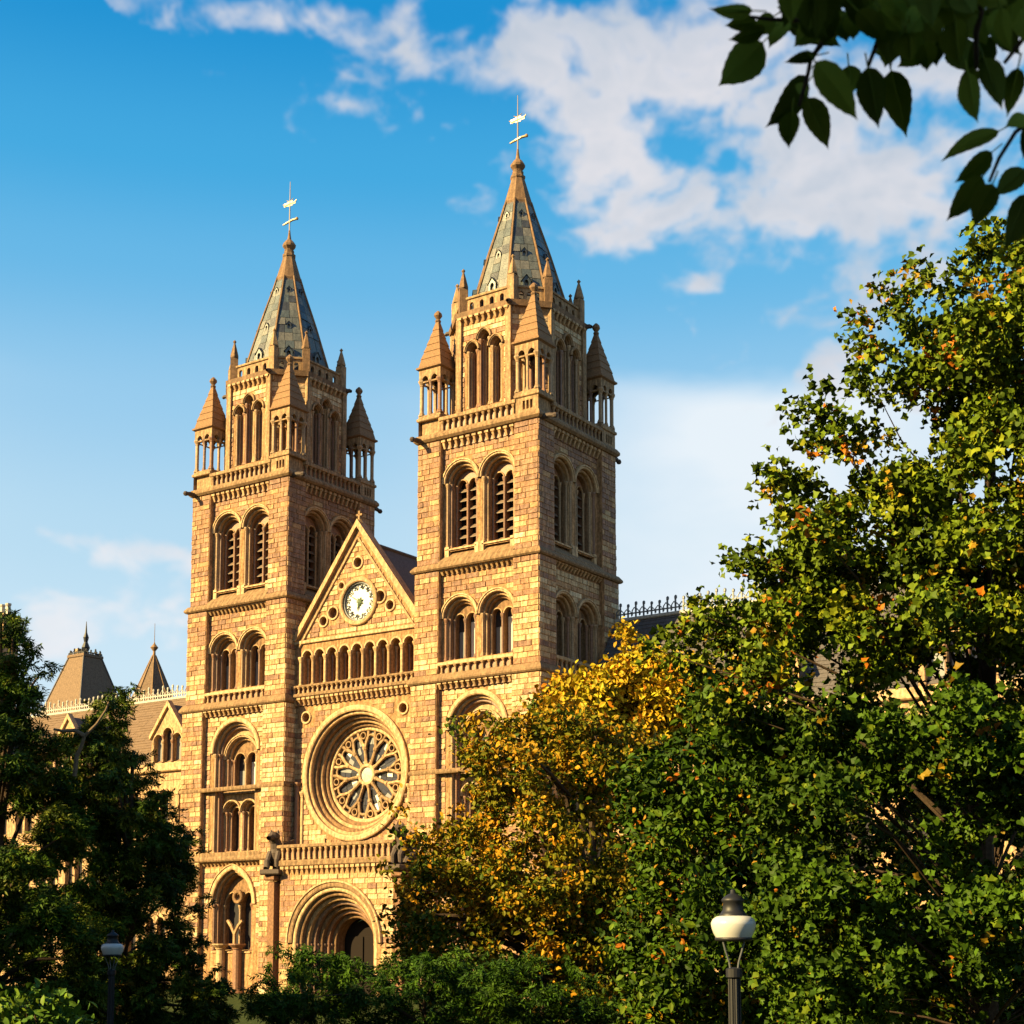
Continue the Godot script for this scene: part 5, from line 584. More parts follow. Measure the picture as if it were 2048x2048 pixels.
const NEAR_LEAVES := [[52.160, 3.030, 78.830, 52.110, 3.030, 78.870, 0.019], [52.010, 3.250, 78.490, 51.960, 3.250, 78.510, 0.024], [52.170, 3.010, 78.810, 52.120, 3.000, 78.830, 0.023], [52.080, 3.120, 78.620, 52.010, 3.060, 78.640, 0.053], [52.070, 3.230, 78.500, 52.040, 3.180, 78.510, 0.031], [52.180, 3.100, 78.640, 52.140, 3.080, 78.640, 0.033], [52.160, 3.080, 78.600, 52.110, 3.080, 78.610, 0.017], [52.080, 3.150, 78.450, 51.990, 3.100, 78.420, 0.040], [52.140, 2.970, 78.650, 52.120, 2.930, 78.620, 0.029], [52.080, 3.110, 78.450, 52.100, 3.030, 78.410, 0.042], [52.240, 2.940, 78.800, 52.270, 2.880, 78.720, 0.039], [52.250, 3.020, 78.620, 52.250, 2.940, 78.580, 0.040], [52.180, 3.190, 78.320, 52.180, 3.100, 78.250, 0.051], [52.310, 3.110, 78.530, 52.310, 3.070, 78.480, 0.043], [52.360, 2.970, 78.750, 52.350, 2.940, 78.720, 0.039], [52.370, 3.020, 78.520, 52.380, 2.940, 78.510, 0.030], [52.340, 3.110, 78.380, 52.300, 3.080, 78.350, 0.026], [52.420, 2.980, 78.610, 52.430, 2.920, 78.560, 0.033], [52.450, 2.990, 78.540, 52.420, 2.940, 78.500, 0.027], [52.350, 3.040, 78.290, 52.260, 3.000, 78.320, 0.027], [52.320, 3.040, 78.230, 52.250, 3.010, 78.220, 0.031], [52.320, 2.970, 78.290, 52.250, 2.920, 78.270, 0.037], [52.370, 2.890, 78.410, 52.330, 2.840, 78.380, 0.038], [52.360, 3.020, 78.180, 52.310, 2.980, 78.190, 0.037], [52.360, 2.980, 78.170, 52.310, 2.900, 78.150, 0.047], [52.430, 2.980, 78.410, 52.400, 2.960, 78.440, 0.025], [52.060, 3.220, 78.530, 52.020, 3.200, 78.540, 0.028], [52.120, 3.200, 78.360, 52.120, 3.150, 78.350, 0.032], [52.110, 3.090, 78.520, 52.100, 3.070, 78.530, 0.021], [52.230, 3.070, 78.730, 52.210, 3.030, 78.690, 0.039], [52.390, 3.000, 78.740, 52.450, 2.980, 78.720, 0.035], [52.120, 3.270, 78.420, 52.100, 3.240, 78.370, 0.037], [52.280, 3.170, 78.490, 52.300, 3.130, 78.450, 0.032], [52.310, 3.140, 78.610, 52.270, 3.100, 78.630, 0.038], [52.390, 3.100, 78.590, 52.380, 3.040, 78.570, 0.031], [52.240, 3.240, 78.360, 52.200, 3.190, 78.330, 0.045], [52.230, 3.110, 78.670, 52.190, 3.100, 78.680, 0.034], [52.260, 3.170, 78.550, 52.280, 3.130, 78.530, 0.028], [52.210, 3.100, 78.660, 52.170, 3.090, 78.690, 0.029], [52.230, 3.060, 78.780, 52.210, 3.020, 78.750, 0.040], [52.400, 3.010, 78.780, 52.400, 2.950, 78.770, 0.031], [52.230, 3.090, 78.670, 52.230, 3.050, 78.650, 0.036], [52.370, 3.160, 78.480, 52.330, 3.140, 78.440, 0.041], [52.350, 3.190, 78.410, 52.360, 3.140, 78.380, 0.043], [52.300, 3.000, 78.790, 52.330, 2.960, 78.750, 0.030], [52.280, 3.270, 78.350, 52.320, 3.250, 78.300, 0.029], [52.120, 3.210, 78.530, 52.130, 3.160, 78.510, 0.033], [52.360, 3.190, 78.500, 52.390, 3.150, 78.480, 0.033], [52.360, 3.050, 78.730, 52.410, 3.030, 78.690, 0.038], [52.220, 3.200, 78.470, 52.250, 3.160, 78.440, 0.038], [52.470, 3.070, 78.630, 52.460, 3.010, 78.610, 0.040], [52.220, 3.230, 78.390, 52.170, 3.200, 78.360, 0.036], [52.260, 3.280, 78.330, 52.230, 3.220, 78.340, 0.046], [52.190, 3.160, 78.670, 52.150, 3.110, 78.660, 0.034], [52.090, 3.290, 78.500, 52.100, 3.240, 78.460, 0.039], [52.510, 3.010, 78.720, 52.480, 2.980, 78.710, 0.026], [52.180, 3.270, 78.330, 52.240, 3.230, 78.300, 0.028], [52.280, 3.120, 78.600, 52.270, 3.070, 78.560, 0.027], [52.300, 3.090, 78.690, 52.340, 3.050, 78.670, 0.024], [52.370, 3.010, 78.700, 52.350, 2.970, 78.700, 0.028], [52.290, 3.030, 78.790, 52.300, 2.990, 78.740, 0.024], [52.340, 3.110, 78.560, 52.300, 3.060, 78.550, 0.042], [52.240, 3.070, 78.750, 52.220, 3.040, 78.710, 0.037], [52.430, 3.000, 78.760, 52.450, 2.960, 78.750, 0.035], [52.240, 3.190, 78.560, 52.180, 3.170, 78.570, 0.037], [52.160, 3.280, 78.430, 52.150, 3.230, 78.420, 0.032], [52.310, 3.060, 78.730, 52.340, 3.020, 78.690, 0.027], [52.380, 3.000, 78.740, 52.360, 2.960, 78.760, 0.033], [52.450, 3.000, 78.730, 52.490, 2.970, 78.730, 0.026], [52.260, 3.180, 78.570, 52.220, 3.140, 78.560, 0.032], [52.380, 2.980, 78.740, 52.400, 2.950, 78.730, 0.029], [52.270, 3.270, 78.420, 52.240, 3.210, 78.420, 0.032], [52.230, 3.040, 78.850, 52.220, 2.990, 78.830, 0.032], [52.180, 3.220, 78.590, 52.160, 3.170, 78.530, 0.026], [52.280, 3.290, 78.360, 52.230, 3.310, 78.370, 0.044], [52.420, 3.210, 78.380, 52.420, 3.160, 78.380, 0.028], [52.350, 3.100, 78.560, 52.380, 3.070, 78.520, 0.031], [52.150, 3.350, 78.370, 52.100, 3.300, 78.380, 0.047], [52.290, 3.170, 78.540, 52.270, 3.110, 78.540, 0.028], [52.240, 3.070, 78.690, 52.200, 3.050, 78.720, 0.035], [52.250, 3.030, 78.820, 52.230, 2.990, 78.770, 0.024], [52.480, 2.970, 78.730, 52.480, 2.930, 78.680, 0.023], [52.230, 3.250, 78.360, 52.200, 3.200, 78.320, 0.036], [52.290, 3.090, 78.650, 52.260, 3.050, 78.650, 0.035], [52.380, 3.170, 78.390, 52.410, 3.110, 78.370, 0.035], [52.440, 3.120, 78.480, 52.450, 3.060, 78.470, 0.029], [52.080, 3.340, 78.380, 52.080, 3.310, 78.340, 0.034], [52.090, 3.300, 78.450, 52.050, 3.250, 78.410, 0.036], [52.330, 3.070, 78.730, 52.310, 3.040, 78.720, 0.031], [52.290, 3.100, 78.660, 52.300, 3.050, 78.650, 0.033], [52.250, 3.080, 78.670, 52.240, 3.050, 78.650, 0.028], [52.180, 3.120, 78.720, 52.140, 3.090, 78.680, 0.036], [52.220, 3.180, 78.520, 52.240, 3.120, 78.500, 0.028], [52.450, 3.050, 78.650, 52.460, 3.010, 78.640, 0.031], [52.030, 3.300, 78.410, 52.080, 3.250, 78.380, 0.038], [52.240, 3.270, 78.400, 52.200, 3.260, 78.370, 0.037], [52.430, 3.190, 78.420, 52.360, 3.180, 78.400, 0.044], [52.230, 3.030, 78.840, 52.200, 3.010, 78.830, 0.025], [52.470, 2.990, 78.700, 52.470, 2.930, 78.690, 0.031], [52.310, 3.030, 78.730, 52.330, 3.010, 78.690, 0.027], [52.250, 3.110, 78.710, 52.210, 3.090, 78.700, 0.039], [52.320, 3.190, 78.380, 52.300, 3.160, 78.370, 0.033], [52.300, 3.240, 78.400, 52.320, 3.210, 78.380, 0.033], [52.120, 3.240, 78.540, 52.100, 3.200, 78.500, 0.032], [52.460, 3.290, 78.380, 52.470, 3.240, 78.330, 0.032], [52.510, 3.250, 78.390, 52.540, 3.190, 78.380, 0.031], [52.460, 3.170, 78.230, 52.510, 3.110, 78.210, 0.028], [52.160, 3.240, 78.560, 52.150, 3.200, 78.520, 0.029], [52.500, 3.180, 78.190, 52.510, 3.130, 78.160, 0.040], [52.350, 3.130, 78.660, 52.310, 3.110, 78.690, 0.025], [52.370, 3.130, 78.620, 52.340, 3.100, 78.590, 0.036], [52.090, 3.410, 78.470, 52.130, 3.370, 78.420, 0.042], [52.480, 2.920, 78.460, 52.470, 2.870, 78.440, 0.042], [52.350, 3.100, 78.580, 52.310, 3.060, 78.570, 0.025], [52.340, 3.220, 78.400, 52.320, 3.190, 78.390, 0.033], [52.530, 2.860, 78.650, 52.560, 2.810, 78.640, 0.038], [52.170, 3.230, 78.660, 52.140, 3.190, 78.620, 0.028], [52.350, 3.190, 78.580, 52.340, 3.150, 78.550, 0.030], [52.050, 3.270, 78.390, 52.100, 3.250, 78.340, 0.032], [52.180, 3.350, 78.380, 52.140, 3.310, 78.400, 0.041], [52.430, 2.930, 78.210, 52.480, 2.860, 78.200, 0.043], [52.320, 3.100, 78.560, 52.320, 3.050, 78.560, 0.038], [52.350, 3.110, 78.770, 52.380, 3.090, 78.760, 0.040], [52.170, 3.350, 78.340, 52.120, 3.290, 78.330, 0.032], [52.540, 3.150, 78.300, 52.550, 3.100, 78.240, 0.029], [52.220, 3.210, 78.620, 52.250, 3.160, 78.570, 0.040], [52.480, 3.200, 78.430, 52.430, 3.170, 78.400, 0.030], [52.430, 3.200, 78.540, 52.450, 3.170, 78.500, 0.027], [52.600, 3.020, 78.710, 52.560, 3.030, 78.710, 0.035], [52.420, 3.120, 78.600, 52.420, 3.060, 78.600, 0.025], [52.280, 3.190, 78.640, 52.230, 3.170, 78.630, 0.037], [52.350, 3.310, 78.320, 52.300, 3.280, 78.320, 0.034], [52.360, 3.170, 78.350, 52.310, 3.140, 78.330, 0.040], [52.340, 3.020, 78.640, 52.330, 3.000, 78.590, 0.029], [52.290, 3.220, 78.300, 52.300, 3.160, 78.290, 0.044], [52.480, 2.910, 78.560, 52.490, 2.870, 78.530, 0.036], [52.330, 3.220, 78.430, 52.300, 3.170, 78.400, 0.036], [52.300, 3.040, 78.690, 52.300, 2.980, 78.660, 0.031], [52.360, 3.260, 78.380, 52.330, 3.210, 78.360, 0.031], [52.330, 3.190, 78.610, 52.370, 3.180, 78.580, 0.026], [52.530, 2.960, 78.670, 52.520, 2.930, 78.660, 0.023], [52.460, 3.230, 78.500, 52.450, 3.180, 78.490, 0.041], [52.210, 3.090, 78.770, 52.190, 3.030, 78.770, 0.034], [52.180, 3.170, 78.740, 52.180, 3.150, 78.700, 0.035], [52.420, 2.970, 78.740, 52.410, 2.930, 78.690, 0.037], [52.240, 3.220, 78.310, 52.180, 3.210, 78.290, 0.034], [52.280, 3.280, 78.550, 52.230, 3.270, 78.530, 0.039], [52.370, 3.270, 78.270, 52.420, 3.250, 78.240, 0.038], [52.210, 3.340, 78.400, 52.160, 3.330, 78.380, 0.036], [52.350, 3.200, 78.450, 52.360, 3.170, 78.390, 0.034], [52.460, 3.200, 78.450, 52.410, 3.180, 78.420, 0.044], [52.200, 3.320, 78.460, 52.230, 3.280, 78.400, 0.036], [52.420, 3.060, 78.280, 52.370, 3.010, 78.230, 0.035], [52.050, 3.390, 78.460, 52.090, 3.340, 78.430, 0.037], [52.200, 3.390, 78.410, 52.190, 3.350, 78.360, 0.029], [52.200, 3.050, 78.750, 52.230, 3.020, 78.720, 0.027], [52.550, 3.130, 78.560, 52.570, 3.110, 78.510, 0.041], [52.430, 3.020, 78.750, 52.420, 2.980, 78.730, 0.031], [52.580, 3.190, 78.450, 52.580, 3.160, 78.400, 0.043], [52.210, 3.210, 78.400, 52.190, 3.160, 78.380, 0.044], [52.240, 3.150, 78.430, 52.190, 3.160, 78.430, 0.027], [52.150, 3.180, 78.560, 52.150, 3.120, 78.550, 0.035], [52.530, 3.250, 78.330, 52.530, 3.200, 78.290, 0.036], [52.080, 3.330, 78.450, 52.110, 3.280, 78.430, 0.031]]
const NEAR_TWIGS := [[Vector3(52.620, 3.240, 78.500), Vector3(52.520, 3.190, 78.480), Vector3(52.390, 3.150, 78.490), Vector3(52.270, 3.140, 78.520), Vector3(52.180, 3.150, 78.560), Vector3(52.090, 3.160, 78.610), Vector3(52.060, 3.170, 78.620)], [Vector3(52.270, 3.140, 78.520), Vector3(52.230, 3.120, 78.520), Vector3(52.210, 3.090, 78.510)], [Vector3(52.200, 3.150, 78.550), Vector3(52.160, 3.130, 78.560), Vector3(52.130, 3.110, 78.550), Vector3(52.120, 3.090, 78.540), Vector3(52.100, 3.050, 78.530)], [Vector3(52.390, 3.150, 78.490), Vector3(52.370, 3.110, 78.470), Vector3(52.360, 3.070, 78.440)], [Vector3(52.620, 3.240, 78.500), Vector3(52.540, 3.080, 78.410), Vector3(52.460, 3.010, 78.380), Vector3(52.400, 2.980, 78.380), Vector3(52.370, 2.950, 78.370), Vector3(52.350, 2.920, 78.360)], [Vector3(52.540, 3.080, 78.410), Vector3(52.450, 2.900, 78.330), Vector3(52.400, 2.810, 78.300), Vector3(52.380, 2.710, 78.250), Vector3(52.380, 2.640, 78.230)], [Vector3(52.520, 3.190, 78.480), Vector3(52.450, 3.110, 78.440), Vector3(52.400, 3.070, 78.430)], [Vector3(52.270, 3.140, 78.520), Vector3(52.290, 3.130, 78.500), Vector3(52.300, 3.120, 78.490)]]
const BARE := [[Vector3(20.78, 6.21, 54.17), Vector3(20.85, 6.76, 54.17), Vector3(20.95, 7.01, 54.11), Vector3(21.02, 7.28, 54.08), Vector3(21.25, 7.61, 53.88), Vector3(21.44, 7.99, 53.74), Vector3(21.51, 8.21, 53.71)], [Vector3(21.02, 7.28, 54.08), Vector3(20.87, 7.42, 54.29), Vector3(20.68, 7.39, 54.52), Vector3(20.53, 7.43, 54.71)]]
const CLOUDS := [[-30.4, 32.5, 4.9, 1.3, 1.00], [-27.3, 30.1, 5.4, 1.8, 1.10], [-23.2, 28.1, 4.8, 1.8, 1.10], [-28.3, 31.5, 5.0, 1.6, 1.10], [-25.1, 32.3, 5.3, 1.4, 0.90], [-20.1, 29.5, 5.1, 2.6, 1.10], [-18.2, 26.3, 3.1, 1.7, 0.80], [-30.9, 27.3, 2.5, 1.0, 1.00], [-28.4, 26.2, 2.7, 1.0, 0.95], [-25.7, 25.0, 2.6, 0.7, 0.85], [-22.7, 23.0, 2.2, 0.7, 1.00], [-20.3, 24.1, 2.3, 1.1, 1.05], [-26.7, 24.1, 0.9, 0.5, 0.75], [-40.2, 31.3, 2.5, 1.2, 1.20], [-41.3, 32.7, 1.9, 0.7, 0.75], [-40.0, 30.2, 1.3, 0.5, 0.75], [-38.7, 32.5, 0.9, 0.8, 0.70], [-46.0, 30.8, 0.9, 0.3, 0.60], [-45.7, 32.7, 2.5, 0.5, 0.50], [-35.7, 31.8, 1.7, 1.0, 0.45], [-36.4, 29.7, 1.1, 0.2, 0.35], [-36.8, 27.2, 0.6, 0.2, 0.35], [-34.5, 28.1, 0.8, 0.7, 0.40], [-47.8, 14.4, 2.4, 0.7, 1.05], [-51.7, 11.4, 2.1, 1.1, 0.90], [-46.9, 11.6, 1.2, 1.0, 0.80], [-26.3, 28.4, 4.1, 1.4, 0.50], [-21.4, 20.9, 3.9, 1.1, 0.30], [-16.3, 27.4, 3.7, 2.5, 0.90], [-15.1, 31.1, 5.5, 1.8, 0.90]]

# ---------------------------------------------------------------- bell tower (origin at the centre of its foot)
const GROUND := -1.7
func build_tower() -> Node3D:
	var t := thing("bell_tower", "", "tower")
	var list := []
	var wall := MB.new()
	var stages := [[GROUND, 8.0, 5.28], [8.4, 19.4, 5.28], [19.95, 27.2, 5.12], [27.65, 36.4, 5.0]]
	var pw := 3.1
	var rec := 0.4
	for s in stages:
		var hw: float = s[2]
		for k in 4: # corner piers, one at each right-hand corner of a face
			wall.x = face(k, hw)
			wall.box(Vector3(pw, s[0] - 0.5, -(hw - pw) - 0.02), Vector3(hw, s[1] + 0.3, 0))
	for k in 4:
		var seen := k < 2
		# --- belfry stage
		var xf := face(k, 5.0)
		wall.x = xf
		var ops := [Op.new(0, -1.53, 1.31, 28.75, 33.3), Op.new(0, 1.53, 1.31, 28.75, 33.3)]
		wall_panel(wall, -pw, pw, 28.5, 36.5, -rec, -rec - 1.5, ops if seen else [])
		if seen:
			for o: Op in ops:
				arch_window(t, xf, o, -rec, 2, "louvre", 0.22, 0.95)
			courses(list, xf, -pw, pw, 28.8, 35.75, -rec, ops, 0.9 if k == 0 else 0.6)
			courses(list, xf, -5.0, -pw, 27.7, 36.35, 0, [], 1.0 if k == 0 else 0.7)
			courses(list, xf, pw, 5.0, 27.7, 36.35, 0, [], 1.0 if k == 0 else 0.7)
			corbels(t, xf, -pw, pw, 36.4, 0.0, 0.52, 1.3)
			var mb := MB.new() # weathered slope at the foot of the windows
			mb.hexa([Vector3(-pw, 27.6, -0.8), Vector3(pw, 27.6, -0.8), Vector3(pw, 27.6, 0.12), Vector3(-pw, 27.6, 0.12), Vector3(-pw, 28.6, -0.8), Vector3(pw, 28.6, -0.8), Vector3(pw, 27.75, 0.12), Vector3(-pw, 27.75, 0.12)])
			put("sill_slope", mb.mesh(), M.weathered, t, xf)
			mb = MB.new()
			for u in [-1.53 - 1.18, -0.2, 0.2, 1.53 + 1.18]:
				mb.box(Vector3(u - 0.17, 28.0, -0.75), Vector3(u + 0.17, 28.85, -0.3), 0.03)
			put("plinth", mb.mesh(), M.dressed_pale, t, xf)
		# --- middle stage
		xf = face(k, 5.12)
		wall.x = xf
		ops = [Op.new(0, -1.53, 1.31, 20.95, 23.85), Op.new(0, 1.53, 1.31, 20.95, 23.85)]
		wall_panel(wall, -pw, pw, 20.0, 27.3, -rec, -rec - 1.5, ops if seen else [])
		if seen:
			for o: Op in ops:
				arch_window(t, xf, o, -rec, 2, "blind", 0.22, 0.85)
			courses(list, xf, -pw, pw, 20.8, 26.75, -rec, ops, 0.9 if k == 0 else 0.5)
			courses(list, xf, -5.12, -pw, 20.0, 27.15, 0, [], 1.0 if k == 0 else 0.6)
			courses(list, xf, pw, 5.12, 20.0, 27.15, 0, [], 1.0 if k == 0 else 0.6)
			corbels(t, xf, -pw, pw, 27.2, -0.05, 0.42, 0.75)
			balusters(t, xf, -pw, pw, 20.0, 20.55, -0.1, 0.55)
			var mb := MB.new()
			mb.box(Vector3(-pw, 20.55, -0.4), Vector3(pw, 20.78, 0.05), 0.03)
			mb.box(Vector3(-pw, 19.95, -0.42), Vector3(pw, 20.5, -0.3))
			put("parapet_rail", mb.mesh(), M.dressed_pale, t, xf)
		# --- great arch stage
		xf = face(k, 5.28)
		wall.x = xf
		var great := Op.new(0, 0.0, 2.2, 8.5, 16.15)
		wall_panel(wall, -pw, pw, 8.3, 19.5, -rec, -rec - 0.9, [great] if seen else [])
		if seen:
			var w := node("great_arch", t, xf)
			var mb := MB.new()
			mb.ring(great.path(0.02, 18), great.path(0.36, 18), -rec - 0.1, -rec + 0.16)
			put("hood_mould", mb.mesh(), M.dressed_pale, w)
			mb = MB.new()
			mb.ring(great.path(-0.2, 18, 8.45), great.path(0.03, 18, 8.45), -rec - 0.8, -rec - 0.18)
			put("arch_order", mb.mesh(), M.dressed, w)
			mb = MB.new()
			mb.ring(great.path(-0.42, 18, 8.45), great.path(-0.19, 18, 8.45), -rec - 0.8, -rec - 0.42)
			put("arch_order", mb.mesh(), M.shaft_mauve, w)
			for s in [-1.0, 1.0]:
				for q in [[2.13, -0.5], [1.93, -0.74]]:
					var c := MB.new()
					column_shape(c, s * q[0], q[1], 8.45, 16.1, 0.11)
					put("column", c.mesh(), shaft_mat(), w)
			var back := MB.new() # filling of the great arch, with an upper window and two lower lights
			var up := Op.new(0, 0.0, 1.58, 13.55, 15.7)
			var la := Op.new(0, -0.88, 0.74, 8.75, 11.7)
			var lb := Op.new(0, 0.88, 0.74, 8.75, 11.7)
			wall_panel(back, -1.8, 1.8, 8.45, 16.0, -1.15, -2.1, [up, la, lb], func(u): return 16.15 + sqrt(maxf(1.8 * 1.8 - u * u, 0.0)))
			put("arch_filling", back.mesh(), M.dressed, w)
			arch_window(t, xf, up, -1.15, 2, "blind", 0.2, 0.62)
			for o: Op in [la, lb]:
				arch_window(t, xf, o, -1.15, 1, "plain", 0.14, 0.6)
			mb = MB.new()
			mb.box(Vector3(-1.8, 13.0, -1.2), Vector3(1.8, 13.25, -0.95), 0.03)
			mb.box(Vector3(-pw, 8.3, -0.5), Vector3(pw, 8.62, 0.06), 0.03)
			put("ledge", mb.mesh(), M.weathered, w)
			courses(list, xf, -pw, pw, 8.7, 18.9, -rec, [great], 0.9 if k == 0 else 0.15, 0.36)
			courses(list, xf, -5.28, -pw, 8.45, 13.25, 0, [], 0.9 if k == 0 else 0.15)
			courses(list, xf, -5.28, -pw, 13.55, 19.35, 0, [], 1.0 if k == 0 else 0.15)
			courses(list, xf, pw, 5.28, 8.45, 13.25, 0, [], 0.9 if k == 0 else 0.15)
			courses(list, xf, pw, 5.28, 13.55, 19.35, 0, [], 1.0 if k == 0 else 0.15)
			corbels(t, xf, -pw, pw, 19.4, 0.05, 0.46, 0.95)
			# --- pointed arch at the foot
			var low := Op.new(2, 0.0, 2.0, 1.4, 4.8)
			wall_panel(wall, -pw, pw, GROUND, 8.1, -rec, -rec - 1.5, [low])
			arch_window(t, xf, low, -rec, 2, "plain", 0.4, 1.05)
			w = node("traceried_head", t, xf)
			mb = MB.new()
			var eye := Op.new(1, 0.0, 0.42, 0.0, 5.35)
			mb.ring(eye.path(-0.16, 8), eye.path(0.1, 8), -1.1, -0.85)
			put("roundel", mb.mesh(), M.inner, w)
			for s in [-0.85, 0.85]:
				var c := MB.new()
				column_shape(c, s, -0.15, GROUND, 1.9, 0.34, 12)
				put("column", c.mesh(), M.dressed_pale if s < 0 else M.shaft_brown, w)
			mb = MB.new()
			mb.tube([Vector3(-0.75, 3.6, -0.75), Vector3(-0.35, 3.2, -0.7), Vector3(0, 2.6, -0.7), Vector3(0, 1.6, -0.7)], [0.14], 6)
			mb.tube([Vector3(0.75, 3.6, -0.75), Vector3(0.35, 3.2, -0.7), Vector3(0, 2.6, -0.7)], [0.14], 6)
			put("forked_mullion", mb.mesh(), M.dressed, w)
			courses(list, xf, -pw, pw, 1.9, 7.5, -rec, [low], 0.8 if k == 0 else 0.1, 0.42)
			courses(list, xf, -5.28, -pw, GROUND, 7.95, 0, [], 0.6 if k == 0 else 0.1)
			courses(list, xf, pw, 5.28, GROUND, 7.95, 0, [], 0.8 if k == 0 else 0.1)
			corbels(t, xf, -pw, pw, 8.0, -0.1, 0.4, 0.7)
		else:
			wall_panel(wall, -pw, pw, GROUND, 8.4, -rec, -rec - 1.0, [])
	var wm := put("wall", wall.mesh(), M.mortar, t)
	lay_stones(wm, list)
	# string courses and cornice
	for q in [[5.28, 7.95, 0.14, 0.45], [5.28, 13.2, 0.1, 0.3], [5.28, 19.38, 0.22, 0.58], [5.12, 27.18, 0.24, 0.5]]:
		var mb := MB.new()
		var y: float = q[1]
		band(mb, q[0], [Vector2(-0.5, y), Vector2(q[2] * 0.6, y), Vector2(q[2], y + 0.1), Vector2(q[2], y + 0.22), Vector2(0.02, y + q[3]), Vector2(-0.4, y + q[3])])
		put("string_course", mb.mesh(), M.weathered, t)
	var cb := MB.new()
	band(cb, 5.0, [Vector2(-0.5, 36.4), Vector2(0.12, 36.4), Vector2(0.26, 36.55), Vector2(0.26, 36.72), Vector2(0.1, 36.95), Vector2(-0.3, 36.96)])
	cb.box(Vector3(-4.8, 36.5, -4.8), Vector3(4.8, 36.93, 4.8))
	put("cornice", cb.mesh(), M.weathered, t)
	# parapet with balusters and corner pedestals
	for k in 4:
		var xf := face(k, 5.0)
		balusters(t, xf, -3.2, 3.2, 36.95, 37.72, -0.12, 0.5, M.upper)
		var mb := MB.new()
		mb.box(Vector3(-3.2, 37.72, -0.3), Vector3(3.2, 38.0, 0.08), 0.04)
		put("parapet_rail", mb.mesh(), M.upper, t, xf)
		mb = MB.new()
		var ops := [Op.new(3, 3.85, 0.1, 37.15, 37.75), Op.new(3, 4.15, 0.1, 37.15, 37.75), Op.new(3, 4.45, 0.1, 37.15, 37.75)]
		wall_panel(mb, 3.2, 5.0, 36.95, 38.0, 0.0, -0.2, ops)
		mb.box(Vector3(3.2, 36.95, -1.8), Vector3(4.8, 38.0, -0.2))
		mb.box(Vector3(3.1, 38.0, -1.9), Vector3(5.1, 38.25, 0.1), 0.05)
		put("pedestal", mb.mesh(), M.upper, t, xf)
		mb = MB.new() # water spouts at the corners
		var dv := Vector3(1, 0, 0) if k % 2 == 0 else Vector3(1, 0, 0)
		mb.tube([Vector3(4.9, 36.5, -0.35), Vector3(4.9, 36.5, -0.35) + dv * 0.8, Vector3(4.9, 36.42, -0.35) + dv * 1.15], [0.2, 0.17, 0.13], 7)
		mb.ball(Vector3(4.9, 36.42, -0.35) + dv * 1.2, Vector3(0.22, 0.2, 0.2), 8)
		put("gargoyle", mb.mesh(), M.beast, t, xf)
	# lantern
	var lan := MB.new()
	var lw := 4.1
	var fh := 2.2
	var llist := []
	for k in 8:
		var dist := lw if k % 2 == 0 else (lw + fh) / sqrt(2.0)
		var half := fh if k % 2 == 0 else (lw - fh) / sqrt(2.0)
		var xf := Transform3D(Basis(Vector3.UP, k * PI / 4), Vector3.ZERO) * Transform3D(Basis(), Vector3(0, 0, dist))
		lan.x = xf
		var los := [Op.new(2, -1.0, 0.44, 38.5, 42.6), Op.new(2, 0.0, 0.44, 38.5, 43.3), Op.new(2, 1.0, 0.44, 38.5, 42.6)] if k % 2 == 0 else [Op.new(2, 0.0, 0.5, 39.0, 42.3)]
		wall_panel(lan, -half, half, 36.9, 45.3, 0.0, -1.2, los)
		for o: Op in los:
			arch_window(t, xf, o, 0.0, 1, "plain", 0.16, 0.75)
		if k <= 2 or k == 7:
			courses(llist, xf, -half + 0.03, half - 0.03, 37.2, 44.5, 0.0, los, 1.0 if k < 2 else 0.7, 0.2)
		if k % 2 == 0:
			corbels(t, xf, -half, half, 45.1, 0.3, 0.48, 1.1)
			for s in [-1, 1]:
				var c := MB.new()
				c.box(Vector3(s * (half - 0.12) - 0.22, 37.0, -0.2), Vector3(s * (half - 0.12) + 0.22, 45.1, 0.2), 0.05)
				put("buttress", c.mesh(), M.upper, t, xf)
		var mb := MB.new()
		mb.hexa([Vector3(-half - 0.1, 45.05, -0.5), Vector3(half + 0.1, 45.05, -0.5), Vector3(half + 0.14, 45.05, 0.25), Vector3(-half - 0.14, 45.05, 0.25), Vector3(-half - 0.1, 45.45, -0.5), Vector3(half + 0.1, 45.45, -0.5), Vector3(half + 0.14, 45.45, 0.3), Vector3(-half - 0.14, 45.45, 0.3)])
		put("lantern_cornice", mb.mesh(), M.upper_brown, t, xf)
		mb = MB.new()
		var n := 4 if k % 2 == 0 else 3
		var po := []
		for i in n:
			po.append(Op.new(0, (-half + 0.5) + (2 * half - 1.0) * (i + 0.5) / n, 0.17, 45.65, 46.1))
		wall_panel(mb, -half + 0.2, half - 0.2, 45.4, 46.5, -0.25, -0.45, po)
		mb.box(Vector3(-half + 0.1, 46.5, -0.55), Vector3(half - 0.1, 46.68, -0.15), 0.03)
		put("lantern_parapet", mb.mesh(), M.upper, t, xf)
		# pinnacle at the corner to the right of this side
		var px := half - 0.05
		mb = MB.new()
		mb.box(Vector3(px - 0.28, 44.6, -0.62), Vector3(px + 0.28, 47.4, -0.02), 0.06)
		mb.lathe(Vector3(px, 47.4, -0.32), [Vector2(0.36, 0), Vector2(0.36, 0.12), Vector2(0.2, 0.75), Vector2(0.07, 1.2), Vector2(0.15, 1.32), Vector2(0.0, 1.5)], 6)
		put("pinnacle", mb.mesh(), M.upper_brown if k % 2 else M.upper, t, xf)
		if k % 2 == 0:
			mb = MB.new()
			mb.tube([Vector3(half, 45.25, 0.1), Vector3(half + 0.1, 45.28, 0.45), Vector3(half + 0.12, 45.2, 0.62)], [0.19, 0.16, 0.12], 6)
			put("gargoyle", mb.mesh(), M.beast, t, xf)
